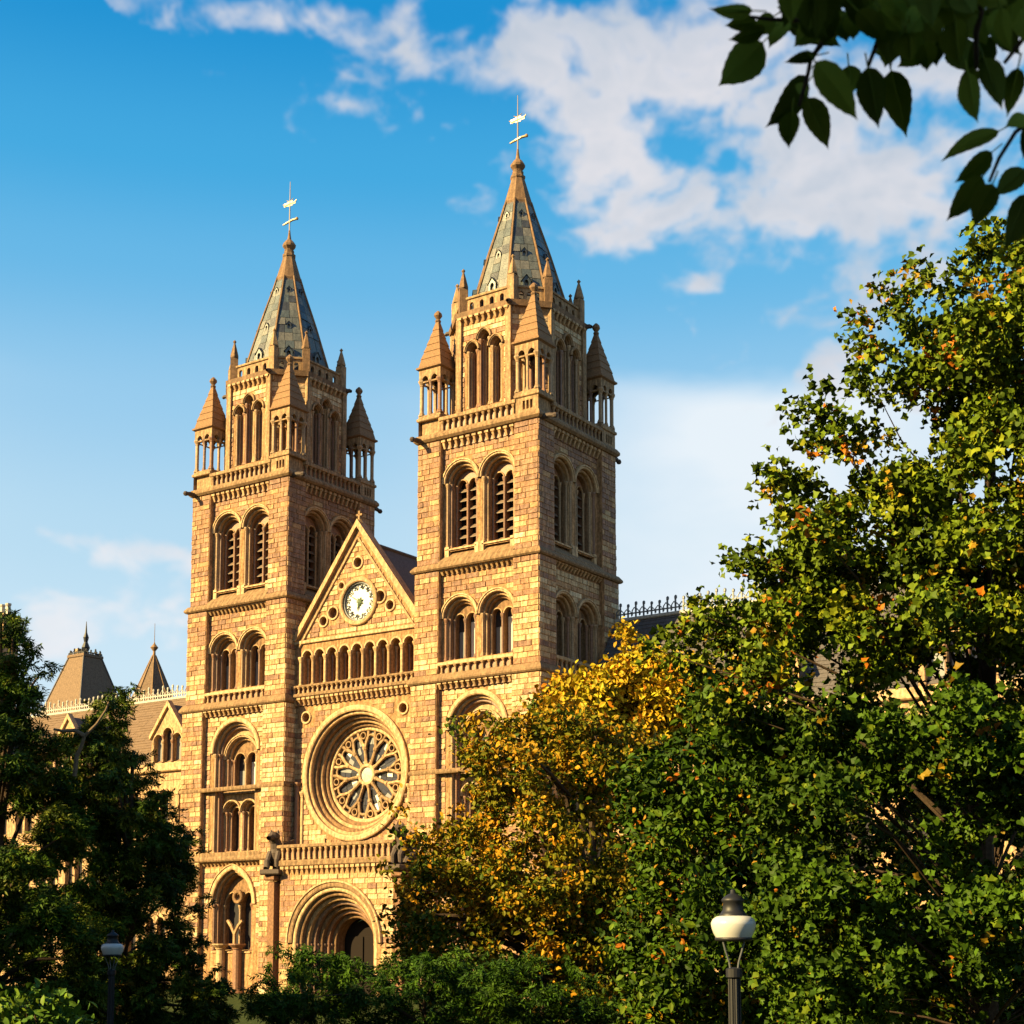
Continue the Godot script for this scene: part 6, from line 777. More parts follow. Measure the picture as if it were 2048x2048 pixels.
	var lm := put("lantern_wall", lan.mesh(), M.mortar, t)
	lay_stones(lm, llist, 120)
	# spire
	var prof := [Vector2(3.8, 45.6), Vector2(3.55, 46.4), Vector2(2.35, 50.4), Vector2(1.25, 53.7), Vector2(0.98, 54.6), Vector2(0.42, 56.7)]
	var sp := MB.new()
	sp.lathe(Vector3.ZERO, prof.slice(0, 5), 8, PI / 8)
	var spire := put("spire", sp.mesh(), M.slate, t)
	var cap := MB.new()
	cap.lathe(Vector3.ZERO, [Vector2(1.03, 54.4), Vector2(1.06, 54.6), Vector2(0.5, 56.5), Vector2(0.55, 56.6), Vector2(0.55, 56.75), Vector2(0.42, 56.85), Vector2(0.42, 57.1)], 8, PI / 8)
	put("spire_cap", cap.mesh(), M.upper_brown, spire)
	var rad := func(y: float) -> float:
		for i in prof.size() - 1:
			if y <= prof[i + 1].y:
				return lerpf(prof[i].x, prof[i + 1].x, (y - prof[i].y) / (prof[i + 1].y - prof[i].y))
		return 0.4
	for k in 8:
		var a := PI / 8 + k * PI / 4
		var path := []
		for i in 9:
			var y := lerpf(46.2, 54.7, i / 8.0)
			path.append(Vector3(cos(a), 0, sin(a)) * (rad.call(y) + 0.03) + Vector3(0, y, 0))
		var mb := MB.new()
		mb.tube(path, [0.12, 0.115, 0.11, 0.105, 0.1, 0.1, 0.09, 0.085, 0.08], 6)
		put("rib", mb.mesh(), M.upper_brown, spire)
	var tiles_hidden := []
	var tile_cols := []
	for k in 8: # side k looks along angle k*45 degrees from front towards the right
		var xf := Transform3D(Basis(Vector3.UP, k * PI / 4), Vector3.ZERO)
		var rows := 11
		for j in rows:
			var ya := lerpf(46.5, 54.3, float(j) / rows)
			var yb := lerpf(46.5, 54.3, float(j + 1) / rows) - 0.03
			var ra: float = rad.call(ya) * cos(PI / 8)
			var rb: float = rad.call(yb) * cos(PI / 8)
			var wa := ra * tan(PI / 8) - 0.1
			var wb := rb * tan(PI / 8) - 0.1
			var n := maxi(1, roundi(wa * 2 / 0.62))
			var offs := rng.randf_range(-0.12, 0.12)
			for i in n:
				var f0 := -1.0 + 2.0 * i / n + (offs if i > 0 else 0.0)
				var f1 := -1.0 + 2.0 * (i + 1) / n + (offs if i < n - 1 else 0.0)
				var mb := MB.new()
				mb.x = xf
				var up := rng.randf_range(0.03, 0.09)
				var g := 0.018
				var yj := rng.randf_range(-0.12, 0.0)
				mb.hexa([Vector3(f0 * wa + g, ya + yj, ra + 0.01), Vector3(f1 * wa - g, ya + yj, ra + 0.01), Vector3(f1 * wa - g, ya + yj, ra + up), Vector3(f0 * wa + g, ya + yj, ra + up + rng.randf_range(-0.015, 0.015)), Vector3(f0 * wb + g, yb, rb), Vector3(f1 * wb - g, yb, rb), Vector3(f1 * wb - g, yb, rb + 0.03), Vector3(f0 * wb + g, yb, rb + 0.03)])
				var tone := rng.randi() % 3 if rng.randf() < 0.8 else 3 + rng.randi() % 2
				if k in [0, 1, 2, 7]:
					put("tile", mb.mesh(), M["tile%d" % tone], spire)
				else:
					tiles_hidden.append(mb)
		# small gabled vents
		if k < 3 or k == 7:
			for q in [[47.0, 0.8, 0.0], [49.7, 0.5, 0.0], [53.1, 0.42, 0.0]]:
				var y: float = q[0]
				var s: float = q[1]
				var r: float = rad.call(y) * cos(PI / 8)
				var mb := MB.new()
				mb.x = xf * Transform3D(Basis().scaled(Vector3(s, s, s)), Vector3(0, y, r - 0.3 * s))
				wall_panel(mb, -0.36, 0.36, 0.0, 0.7, 0.42, -0.2, [Op.new(2, 0, 0.2, 0.05, 0.5)], func(u): return 1.15 - absf(u) * 1.3)
				mb.quad(Vector3(0, 1.25, 0.5), Vector3(0.5, 0.6, 0.5), Vector3(0.5, 0.75, -0.5), Vector3(0, 1.4, -0.5))
				mb.quad(Vector3(0, 1.25, 0.5), Vector3(-0.5, 0.6, 0.5), Vector3(-0.5, 0.75, -0.5), Vector3(0, 1.4, -0.5))
				mb.quad(Vector3(-0.36, 0, 0.42), Vector3(-0.36, 0.7, 0.42), Vector3(-0.36, 0.7, -0.4), Vector3(-0.36, 0, -0.4))
				mb.quad(Vector3(0.36, 0, 0.42), Vector3(0.36, 0.7, 0.42), Vector3(0.36, 0.7, -0.4), Vector3(0.36, 0, -0.4))
				var l := put("lucarne", mb.mesh(), M.tile3 if s < 0.7 else M.tile1, spire)
				l.name = "lucarne"
	var rest := MB.new()
	for mb: MB in tiles_hidden:
		rest.v.append_array(mb.v)
	var ro := put("tile", rest.mesh(), M.tile1, spire)
	ro.set_meta("kind", "stuff")
	# finial and vane
	var fin := MB.new()
	fin.lathe(Vector3(0, 57.05, 0), [Vector2(0.42, 0), Vector2(0.3, 0.08), Vector2(0.34, 0.2), Vector2(0.52, 0.42), Vector2(0.54, 0.58), Vector2(0.36, 0.85), Vector2(0.16, 1.05), Vector2(0.1, 1.5), Vector2(0.07, 1.8), Vector2(0.0, 1.85)], 10)
	var finial := put("finial", fin.mesh(), M.upper_brown, t)
	fin = MB.new()
	fin.tube([Vector3(0, 58.6, 0), Vector3(0, 61.3, 0), Vector3(0, 63.0, 0)], [0.065, 0.05, 0.025], 6)
	put("rod", fin.mesh(), M.rod, finial)
	fin = MB.new()
	fin.tube([Vector3(-0.62, 59.45, 0.1), Vector3(-0.2, 59.6, 0), Vector3(0.3, 59.68, 0), Vector3(0.66, 59.72, -0.1)], [0.06, 0.09, 0.09, 0.1], 7)
	fin.ball(Vector3(0.7, 59.73, -0.1), Vector3(0.13, 0.13, 0.13), 8)
	put("cross_arm", fin.mesh(), M.gilt, finial)
	fin = MB.new()
	for q in [[-0.62, 60.98, -0.1, 61.28], [-0.2, 60.92, 0.28, 61.36], [0.2, 61.0, 0.6, 61.22]]:
		fin.box(Vector3(q[0], q[1], -0.025), Vector3(q[2], q[3], 0.025), 0.01)
	fin.tube([Vector3(-0.75, 61.25, 0), Vector3(-0.5, 61.05, 0), Vector3(0, 61.1, 0), Vector3(0.55, 61.12, 0), Vector3(0.72, 61.3, 0)], [0.03, 0.06, 0.07, 0.06, 0.03], 6)
	fin.tube([Vector3(-0.35, 61.5, 0), Vector3(-0.12, 61.35, 0), Vector3(0.12, 61.35, 0), Vector3(0.35, 61.5, 0)], [0.025, 0.04, 0.04, 0.025], 5)
	put("vane", fin.mesh(), M.gilt, finial)
	# corner turrets
	for k in 4:
		var xf := Transform3D(Basis(Vector3.UP, k * PI / 2), Vector3.ZERO) * Transform3D(Basis(), Vector3(4.05, 0, 4.05))
		var ct := node("corner_turret", t, xf)
		var mb := MB.new()
		mb.box(Vector3(-0.95, 38.2, -0.95), Vector3(0.95, 38.45, 0.95), 0.05)
		put("base", mb.mesh(), M.upper, ct)
		for q in [[-1, -1], [0, -1], [1, -1], [1, 0], [1, 1], [0, 1], [-1, 1], [-1, 0]]:
			mb = MB.new()
			column_shape(mb, q[0] * 0.78, q[1] * 0.78, 38.43, 41.0, 0.14 if q[0] * q[1] != 0 else 0.1)
			put("column", mb.mesh(), shaft_mat(), ct)
		mb = MB.new()
		for j in 4:
			mb.x = face(j, 0.93)
			wall_panel(mb, -0.93, 0.93, 40.9, 41.75, 0.0, -0.25, [Op.new(2, -0.4, 0.27, 40.8, 40.95), Op.new(2, 0.4, 0.27, 40.8, 40.95)])
		put("arcade", mb.mesh(), M.upper, ct)
		mb = MB.new()
		mb.lathe(Vector3(0, 41.7, 0), [Vector2(1.32, 0), Vector2(1.55, 0.1), Vector2(1.55, 0.22), Vector2(1.36, 0.3), Vector2(1.18, 0.85), Vector2(1.23, 0.87), Vector2(0.97, 1.4), Vector2(1.02, 1.42), Vector2(0.76, 1.95), Vector2(0.81, 1.97), Vector2(0.56, 2.5), Vector2(0.6, 2.52), Vector2(0.36, 3.05), Vector2(0.4, 3.07), Vector2(0.2, 3.6), Vector2(0.14, 3.9)], 4, PI / 4)
		put("roof", mb.mesh(), M.turret_roof, ct)
		mb = MB.new()
		mb.lathe(Vector3(0, 45.4, 0), [Vector2(0.2, 0), Vector2(0.22, 0.1), Vector2(0.13, 0.2), Vector2(0.3, 0.45), Vector2(0.27, 0.62), Vector2(0.1, 0.8), Vector2(0.0, 0.86)], 8)
		put("knob", mb.mesh(), M.upper_brown, ct)
	return t

# ---------------------------------------------------------------- gabled front between the towers (origin at its foot, z = 0 is the towers' front)
func build_front() -> void:
	var t := thing("entrance_front", "sunlit gabled stone front with clock, rose window and deep round portal", "building", Vector3(-16.08, 0, 0))
	var xf := Transform3D(Basis(), Vector3(0, 0, -0.9))
	var hw := 6.0
	var slope := 1.36
	var gable := func(u: float) -> float: return 31.7 - absf(u) * slope
	var wall := MB.new()
	wall.x = xf
	var rose := Op.new(1, -0.05, 4.45, 0, 13.9)
	var holes := [Op.new(1, -4.75, 0.36, 0, 18.25), Op.new(1, 4.25, 0.36, 0, 18.15)]
	wall_panel(wall, -hw, hw, 6.0, 20.0, 0.0, -1.0, [rose] + holes)
	var arc := []
	for i in 9:
		arc.append(Op.new(0, -4.72 + 1.18 * i, 0.43, 20.55, 22.75))
	wall_panel(wall, -hw, hw, 20.0, 24.0, 0.0, -0.8, arc)
	var clock := Op.new(1, 0.1, 1.52, 0, 26.25)
	var rounds := [Op.new(1, 0.0, 0.38, 0, 29.1), Op.new(1, 2.1, 0.42, 0, 26.35), Op.new(1, 3.0, 0.35, 0, 25.6), Op.new(1, -2.3, 0.42, 0, 25.7), Op.new(1, -3.2, 0.35, 0, 25.2), Op.new(1, -1.5, 0.25, 0, 27.6)]
	wall_panel(wall, -hw, hw, 24.0, 31.0, 0.0, -0.5, [clock] + rounds, func(u): return maxf(24.001, gable.call(u)))
	var wm := put("wall", wall.mesh(), M.mortar, t)
	var list := []
	courses(list, xf, -hw, hw, 8.9, 19.0, 0, [rose] + holes, 1.0, 0.5)
	courses(list, xf, -hw, hw, 24.1, 31.0, 0, [clock] + rounds, 1.0, 0.16, func(u): return gable.call(u) - 0.3)
	# arcade
	var back := MB.new()
	back.x = xf
	back.box(Vector3(-hw, 20.0, -0.9), Vector3(hw, 23.7, -0.8))
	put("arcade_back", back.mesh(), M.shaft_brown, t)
	var ar := node("arcade", t, xf)
	for i in 9:
		var o: Op = arc[i]
		var mb := MB.new()
		mb.ring(o.path(-0.02, 10), o.path(0.16, 10), -0.2, 0.08)
		put("arch", mb.mesh(), M.dressed_pale, ar)
		for s in [-1, 1]:
			var sm := MB.new()
			column_shape(sm, o.c + s * 0.36, -0.5, 20.6, 22.7, 0.08)
			put("column", sm.mesh(), shaft_mat(), ar)
	for i in 10:
		var mb := MB.new()
		column_shape(mb, -5.31 + 1.18 * i, 0.06, 20.5, 22.75, 0.12)
		put("column", mb.mesh(), M.dressed if i % 2 else M.dressed_pale, ar)
	var mb2 := MB.new()
	mb2.box(Vector3(-hw, 23.72, -0.1), Vector3(hw, 23.98, 0.16), 0.04)
	put("string_course", mb2.mesh(), M.dressed_pale, t, xf)
	mb2 = MB.new()
	mb2.box(Vector3(-hw, 19.72, -0.1), Vector3(hw, 19.98, 0.5), 0.05)
	put("string_course", mb2.mesh(), M.weathered, t, xf)
	mb2 = MB.new()
	mb2.box(Vector3(-hw, 20.44, 0.1), Vector3(hw, 20.6, 0.46), 0.03)
	put("parapet_rail", mb2.mesh(), M.weathered, t, xf)
	balusters(t, xf, -hw + 0.1, hw - 0.1, 19.98, 20.44, 0.3, 0.46)
	corbels(t, xf, -hw + 0.1, hw - 0.1, 19.72, 0.4, 0.46, 1.15)
	# gable coping, finial
	mb2 = MB.new()
	for s in [-1.0, 1.0]:
		var a := Vector3(s * 5.75, gable.call(5.75) + 0.05, 0)
		var b := Vector3(0, 31.75, 0)

		var n := Vector3(s * 0.8, 0.6, 0)
		mb2.hexa([a + Vector3(0, 0, -0.6), b + Vector3(0, 0, -0.6), b + Vector3(0, 0, 0.28), a + Vector3(0, 0, 0.28), a + n * 0.42 + Vector3(0, 0, -0.6), b + Vector3(0, 0.55, -0.6), b + Vector3(0, 0.55, 0.22), a + n * 0.42 + Vector3(0, 0, 0.22)])
		var a2 := a - Vector3(s * 0.25, 0.45, 0)
		var b2 := b - Vector3(0, 0.8, 0)
		mb2.tube([a2 + Vector3(0, 0, 0.08), b2 + Vector3(0, 0, 0.08)], [0.1], 6)
	put("gable_coping", mb2.mesh(), M.dressed, t, xf)
	mb2 = MB.new()
	mb2.lathe(Vector3(0, 31.6, -0.1), [Vector2(0.34, 0), Vector2(0.3, 0.4), Vector2(0.16, 0.7), Vector2(0.12, 1.0)], 6)
	mb2.box(Vector3(-0.09, 32.3, -0.18), Vector3(0.09, 32.95, 0.0), 0.03)
	mb2.box(Vector3(-0.28, 32.55, -0.18), Vector3(0.28, 32.72, 0.0), 0.03)
	put("cross", mb2.mesh(), M.weathered, t, xf)
	# round recesses
	for o: Op in rounds + holes:
		var rr := node("roundel", t, xf)
		var mb := MB.new()
		mb.ring(o.path(-0.03, 8), o.path(0.14, 8), -0.1, 0.1)
		put("rim", mb.mesh(), M.dressed_pale, rr)
		mb = MB.new()
		mb.lathe(Vector3.ZERO, [Vector2(0.0, 0), Vector2(o.hw + 0.05, 0.0)], 14)
		var tilt := Transform3D(Basis(Vector3.RIGHT, PI / 2), Vector3(o.c, o.ys, -0.42 if o in rounds else -0.8))
		put("back", mb.mesh(), M.shaft_brown, rr, tilt)
	# shafts beside the rose window
	for s in [-1.0, 1.0]:
		for q in [[5.35, 0.16, 0.17, "shaft_brown"], [4.92, 0.05, 0.13, "dressed_pale"], [4.5, -0.12, 0.15, "shaft_mauve"]]:
			var mb := MB.new()
			column_shape(mb, s * q[0] - 0.05, q[1], 8.3, 13.6 - (5.4 - q[0]) * 1.6, q[2])
			put("shaft", mb.mesh(), M[q[3]], t, xf)
	var pf := MB.new() # little blind arch under the rose
	for s in [-1.0, 1.0]:
		pf.box(Vector3(s * 3.2 - 0.5, 8.6, 0.02), Vector3(s * 3.2 + 0.5, 9.4, 0.16), 0.04)
	put("plinth", pf.mesh(), M.dressed_pale, t, xf)
	# rose window
	var ro := node("rose_window", t, xf)
	var rings := [[4.45, 4.85, -0.2, 0.24, "dressed_pale"], [4.2, 4.46, -0.9, 0.02, "dressed"], [3.95, 4.22, -1.1, -0.34, "inner"], [3.7, 3.97, -1.3, -0.66, "dressed"], [3.45, 3.72, -1.5, -0.95, "inner"], [3.18, 3.47, -1.6, -1.15, "dressed_pale"]]
	for q in rings:
		var mb := MB.new()
		var o := Op.new(1, -0.05, q[0], 0, 13.9)
		mb.ring(o.path(0.0, 24), o.path(q[1] - q[0], 24), q[2], q[3])
		put("ring", mb.mesh(), M[q[4]], ro)
	var rc := Vector3(-0.05, 13.9, -1.35)
	var flat := Basis(Vector3.RIGHT, PI / 2)
	for i in 12:
		var a := TAU * i / 12 + 0.13
		var r := Vector3(cos(a), sin(a), 0)
		var e := Vector3(-sin(a), cos(a), 0)
		var mb := MB.new() # spoke shaft
		mb.tube([rc + r * 0.75, rc + r * 0.85, rc + r * 1.0, rc + r * 1.75, rc + r * 1.85, rc + r * 2.0], [0.17, 0.17, 0.12, 0.12, 0.18, 0.2], 7)
		mb.tube([rc + r * 1.95, rc + r * 2.3 + e * 0.16, rc + r * 2.75 + e * 0.42, rc + r * 3.2 + e * 0.52], [0.15, 0.13, 0.13, 0.14], 6)
		mb.tube([rc + r * 1.95, rc + r * 2.3 - e * 0.16, rc + r * 2.75 - e * 0.42, rc + r * 3.2 - e * 0.52], [0.15, 0.13, 0.13, 0.14], 6)
		put("spoke", mb.mesh(), M.dressed if i % 2 else M.upper, ro)
		mb = MB.new() # foil between the spokes
		var a2 := a + TAU / 24
		var cc := rc + Vector3(cos(a2), sin(a2), 0) * 2.42
		var pts := []
		for j in 11:
			var b := a2 + PI * 0.62 - PI * 1.24 * j / 10
			pts.append(cc + Vector3(cos(b), sin(b), 0) * 0.46)
		mb.tube(pts, [0.105], 6)
		put("foil", mb.mesh(), M.upper, ro)
		mb = MB.new()
		var oc := Op.new(1, cos(a) * 2.86, 0.17, 0, sin(a) * 2.86)
		mb.x = Transform3D(Basis(), rc)
		mb.ring(oc.path(0.0, 6), oc.path(0.12, 6), -0.15, 0.12)
		put("eyelet", mb.mesh(), M.upper, ro)
		for j in 5:
			for h in 2:
				var r0 := 0.6 + j * 0.54
				var a0 := a + TAU / 24 * h
				var pn := MB.new()
				var z := Vector3(0, 0, -0.14)
				var tip := Vector3(0, 0, rng.randf_range(-0.05, 0.05))
				pn.quad(rc + z + tip + Vector3(cos(a0), sin(a0), 0) * r0, rc + z + Vector3(cos(a0), sin(a0), 0) * (r0 + 0.52), rc + z - tip + Vector3(cos(a0 + 0.255), sin(a0 + 0.255), 0) * (r0 + 0.52), rc + z + Vector3(cos(a0 + 0.255), sin(a0 + 0.255), 0) * r0)
				put("pane", pn.mesh(), M.glass if rng.randf() < 0.72 else (M.glass_blue if rng.randf() < 0.7 else M.blind), ro)
	mb2 = MB.new()
	var hub := Op.new(1, -0.05, 0.55, 0, 13.9)
	mb2.ring(hub.path(0.0, 12), hub.path(0.24, 12), -1.5, -1.17)
	put("hub", mb2.mesh(), M.dressed_pale, ro)
	mb2 = MB.new()
	mb2.lathe(Vector3.ZERO, [Vector2(0.0, 0.05), Vector2(0.57, 0.0)], 14)
	put("hub_pane", mb2.mesh(), M.lead_pale, ro, Transform3D(flat, rc + Vector3(0, 0, 0.05)))
	mb2 = MB.new()
	mb2.lathe(Vector3.ZERO, [Vector2(0.0, 0.0), Vector2(3.4, 0.0)], 24)
	put("glazing_backing", mb2.mesh(), M.dark, ro, Transform3D(flat, rc + Vector3(0, 0, -0.3)))
	# clock
	var ck := node("clock", t, xf * Transform3D(Basis(), Vector3(0.1, 26.25, 0)))
	var co := Op.new(1, 0, 1.5, 0, 0)
	mb2 = MB.new()
	mb2.ring(co.path(-0.06, 20), co.path(0.26, 20), -0.3, 0.2)
	put("rim", mb2.mesh(), M.dressed, ck)
	mb2 = MB.new()
	co = Op.new(1, 0, 1.3, 0, 0)
	mb2.ring(co.path(0.0, 20), co.path(0.14, 20), -0.2, 0.02)
	put("bezel", mb2.mesh(), M.iron_grey, ck)
	mb2 = MB.new()
	mb2.lathe(Vector3.ZERO, [Vector2(0.0, 0.0), Vector2(1.42, 0.0)], 32)
	put("dial", mb2.mesh(), M.white_dial, ck, Transform3D(flat, Vector3(0, 0, -0.14)))
	for i in 12: # scrolled numerals round the dial
		var a := TAU * i / 12
		var r := Vector3(cos(a), sin(a), 0)
		var e := Vector3(-sin(a), cos(a), 0)
		var mb := MB.new()
		var o := r * 1.08 + Vector3(0, 0, -0.12)
		mb.tube([o + e * 0.2 - r * 0.16, o + e * 0.22 + r * 0.08, o + e * 0.05 + r * 0.17, o - e * 0.13 + r * 0.08, o - e * 0.08 - r * 0.08, o + e * 0.03 - r * 0.03], [0.042], 5)
		mb.tube([o - e * 0.24 + r * 0.2, o - e * 0.2 - r * 0.2], [0.04], 5)
		put("numeral", mb.mesh(), M.dial_black, ck)
	mb2 = MB.new()
	for i in 7:
		var a := TAU * i / 7 + 0.4
		mb2.tube([Vector3(0, 0, -0.1), Vector3(cos(a) * 0.16, sin(a) * 0.16, -0.09), Vector3(cos(a) * 0.34, sin(a) * 0.34, -0.11)], [0.05, 0.09, 0.02], 5)
	put("rosette", mb2.mesh(), M.dial_green, ck)
	for q in [[-1.9, 0.72, 0.06], [2.6, 1.0, 0.045]]:
		mb2 = MB.new()
		mb2.tube([Vector3(0, 0, -0.06), Vector3(cos(q[0]) * q[1] * 0.6, sin(q[0]) * q[1] * 0.6, -0.06), Vector3(cos(q[0]) * q[1], sin(q[0]) * q[1], -0.06)], [q[2] * 0.5, q[2], 0.01], 5)
		put("hand", mb2.mesh(), M.dial_green, ck)
	# slate roof behind the gable
	mb2 = MB.new()
	var rz := -30.0
	for s in [-1.0, 1.0]:
		mb2.quad(Vector3(0, 30.8, -0.6), Vector3(s * 6.0, 30.8 - 6.0 * slope, -0.6), Vector3(s * 6.0, 30.8 - 6.0 * slope, rz), Vector3(0, 30.8, rz))
		mb2.quad(Vector3(s * 6.0, 5.0, -0.6), Vector3(s * 6.0, 30.8 - 6.0 * slope, -0.6), Vector3(s * 6.0, 30.8 - 6.0 * slope, rz), Vector3(s * 6.0, 5.0, rz))
	mb2.tube([Vector3(0, 30.85, -0.6), Vector3(0, 30.85, rz)], [0.14], 6)
	put("roof", mb2.mesh(), M.slate, t, xf)
	# portal block
	var px := Transform3D(Basis(), Vector3(-0.1, 0, 1.1))
	var po := node("portal", t, px)
	var arch := Op.new(0, 0.0, 3.85, GROUND, 1.95)
	var pb := MB.new()
	wall_panel(pb, -5.1, 5.3, GROUND, 7.3, 0.0, -0.4, [arch])
	pb.quad(Vector3(-5.1, 7.3, 0), Vector3(5.3, 7.3, 0), Vector3(5.3, 7.3, -2.0), Vector3(-5.1, 7.3, -2.0))
	for u in [-5.1, 5.3]:
		pb.quad(Vector3(u, GROUND, 0), Vector3(u, 7.3, 0), Vector3(u, 7.3, -2.0), Vector3(u, GROUND, -2.0))
	var pw := put("portal_wall", pb.mesh(), M.mortar, t, px)
	courses(list, px, -5.05, 5.25, GROUND, 6.7, 0, [arch], 0.9, 0.34)
	lay_stones(wm, list)
	for i in 7:
		var r1 := 3.85 - i * 0.3
		var o := Op.new(0, 0.0, r1 - 0.3, GROUND, 1.95)
		var mb := MB.new()
		mb.ring(o.path(0.0, 22, GROUND), o.path(0.32, 22, GROUND), -0.4 - i * 0.38 - 0.5, 0.1 - i * 0.38 if i > 0 else 0.02)
		put("arch_order", mb.mesh(), M[["dressed_pale", "inner", "dressed", "shaft_mauve", "inner", "shaft_brown", "inner"][i]], po)
		if i > 0:
			for s in [-1.0, 1.0]:
				var c := MB.new()
				column_shape(c, s * (r1 + 0.02), 0.12 - i * 0.38, GROUND, 1.9, 0.11)
				put("column", c.mesh(), shaft_mat(), po)
	var hm := MB.new()
	hm.ring(arch.path(-0.02, 24), arch.path(0.34, 24), -0.1, 0.16)
	put("hood_mould", hm.mesh(), M.weathered, po)
	hm = MB.new()
	hm.ring(arch.path(0.3, 24), arch.path(0.46, 24), -0.1, 0.24)
	put("hood_mould", hm.mesh(), M.dressed_pale, po)
	hm = MB.new() # near-black sheet stands in for the unlit doorway behind the arch
	hm.box(Vector3(-2.2, GROUND, -3.4), Vector3(2.2, 4.2, -3.3))
	put("doorway", hm.mesh(), M.dark, po)
	hm = MB.new()
	for s in [-1.0, 1.0]:
		hm.box(Vector3(s * 0.85 - 0.75, GROUND, -3.28), Vector3(s * 0.85 + 0.75, 2.4, -3.2), 0.03)
	put("door", hm.mesh(), M.dark, po)
	# balcony over the portal
	hm = MB.new()
	hm.box(Vector3(-5.2, 7.32, -1.9), Vector3(5.4, 7.75, 0.3), 0.06)
	put("balcony_floor", hm.mesh(), M.weathered, t, px)
	hm = MB.new()
	hm.box(Vector3(-5.2, 8.6, -0.02), Vector3(5.4, 8.85, 0.3), 0.05)
	put("balcony_rail", hm.mesh(), M.weathered, t, px)
	balusters(t, px, -5.0, 5.2, 7.75, 8.6, 0.14, 0.5)
	corbels(t, px, -5.0, 5.2, 7.32, 0.22, 0.46, 1.3)
	# piers that carry the beasts
	for s in [-5.75, 5.85]:
		hm = MB.new()
		hm.box(Vector3(s - 0.3, GROUND, -0.9), Vector3(s + 0.3, 6.3, 0.25), 0.08)
		hm.box(Vector3(s - 0.5, 6.35, -1.0), Vector3(s + 0.5, 6.75, 0.5), 0.08)
		put("pier", hm.mesh(), M.shaded_pier_stone, t, px)

func beast(x: float, z: float, label: String, turn: float) -> void:
	var t := thing("beast_statue", label, "statue", Vector3(x, 6.75, z), "winged beasts on the portal piers")
	t.rotation.y = turn
	t.scale = Vector3(1.55, 1.3, 1.5)
	var mb := MB.new() # seated on a block, facing +z
	mb.box(Vector3(-0.5, 0, -0.7), Vector3(0.5, 0.3, 0.7), 0.06)
	put("block", mb.mesh(), M.beast, t)
	mb = MB.new()
	mb.ball(Vector3(0, 0.72, -0.3), Vector3(0.44, 0.42, 0.46), 12)
	mb.ball(Vector3(0, 1.2, 0.0), Vector3(0.36, 0.62, 0.36), 12)
	mb.tube([Vector3(0, 1.5, 0.05), Vector3(0, 1.8, 0.15), Vector3(0, 2.0, 0.3)], [0.3, 0.26, 0.24], 9)
	for s in [-1.0, 1.0]:
		mb.tube([Vector3(s * 0.22, 1.25, 0.2), Vector3(s * 0.24, 0.8, 0.42), Vector3(s * 0.24, 0.38, 0.42), Vector3(s * 0.24, 0.33, 0.62)], [0.17, 0.13, 0.1, 0.12], 8)
		mb.tube([Vector3(s * 0.34, 0.75, -0.25), Vector3(s * 0.42, 0.72, 0.1), Vector3(s * 0.42, 0.36, 0.3)], [0.27, 0.22, 0.12], 8)
	mb.tube([Vector3(0, 0.45, -0.62), Vector3(0.35, 0.4, -0.7), Vector3(0.5, 0.7, -0.6)], [0.1, 0.08, 0.06], 6)
	put("body", mb.mesh(), M.beast, t)
	mb = MB.new()
	mb.ball(Vector3(0, 2.1, 0.32), Vector3(0.28, 0.28, 0.34), 10)
	mb.tube([Vector3(0, 2.05, 0.5), Vector3(0, 1.98, 0.78)], [0.19, 0.13], 8)
	for s in [-1.0, 1.0]:
		mb.lathe(Vector3(s * 0.18, 2.28, 0.25), [Vector2(0.1, 0), Vector2(0.0, 0.24)], 6)
	put("head", mb.mesh(), M.beast, t)
	for s in [-1.0, 1.0]:
		mb = MB.new()
		mb.hexa([Vector3(s * 0.3, 1.0, -0.1), Vector3(s * 0.5, 1.1, -0.75), Vector3(s * 0.55, 1.1, -0.75), Vector3(s * 0.38, 1.0, -0.1), Vector3(s * 0.3, 1.75, -0.1), Vector3(s * 0.5, 2.0, -0.6), Vector3(s * 0.55, 2.0, -0.6), Vector3(s * 0.38, 1.75, -0.1)])
		put("wing", mb.mesh(), M.beast, t)

# ---------------------------------------------------------------- long wings
func cresting(parent: Node3D, a: Vector3, b: Vector3, pitch: float, h: float, m: Material, called := "cresting") -> void:
	var n := roundi(a.distance_to(b) / pitch)
	var proto := MB.new()
	proto.box(Vector3(-0.05, 0, -0.05), Vector3(0.05, h, 0.05))
	proto.tube([Vector3(-0.28, h * 0.15, 0), Vector3(-0.3, h * 0.5, 0), Vector3(-0.12, h * 0.72, 0), Vector3(0, h * 0.55, 0)], [0.045], 5)
	proto.tube([Vector3(0.28, h * 0.1, 0), Vector3(0.26, h * 0.4, 0), Vector3(0.1, h * 0.6, 0), Vector3(0, h * 0.4, 0)], [0.045], 5)
	proto.ball(Vector3(0.02, h, 0), Vector3(0.13, 0.16, 0.1), 6)
	var pm := proto.mesh()
	for i in n:
		var s := rng.randf_range(0.85, 1.15)
		put(called, pm, m, parent, Transform3D(Basis().scaled(Vector3(1, s, 1)), a.lerp(b, (i + 0.5) / n)))
	var rail := MB.new()
	rail.box(Vector3(0, 0, -0.04), Vector3(a.distance_to(b), 0.09, 0.04))
	var dir := (b - a).normalized()
	put("ridge_rail", rail.mesh(), m, parent, Transform3D(Basis(dir, Vector3.UP, dir.cross(Vector3.UP)), a + Vector3(0, h * 0.28, 0)))
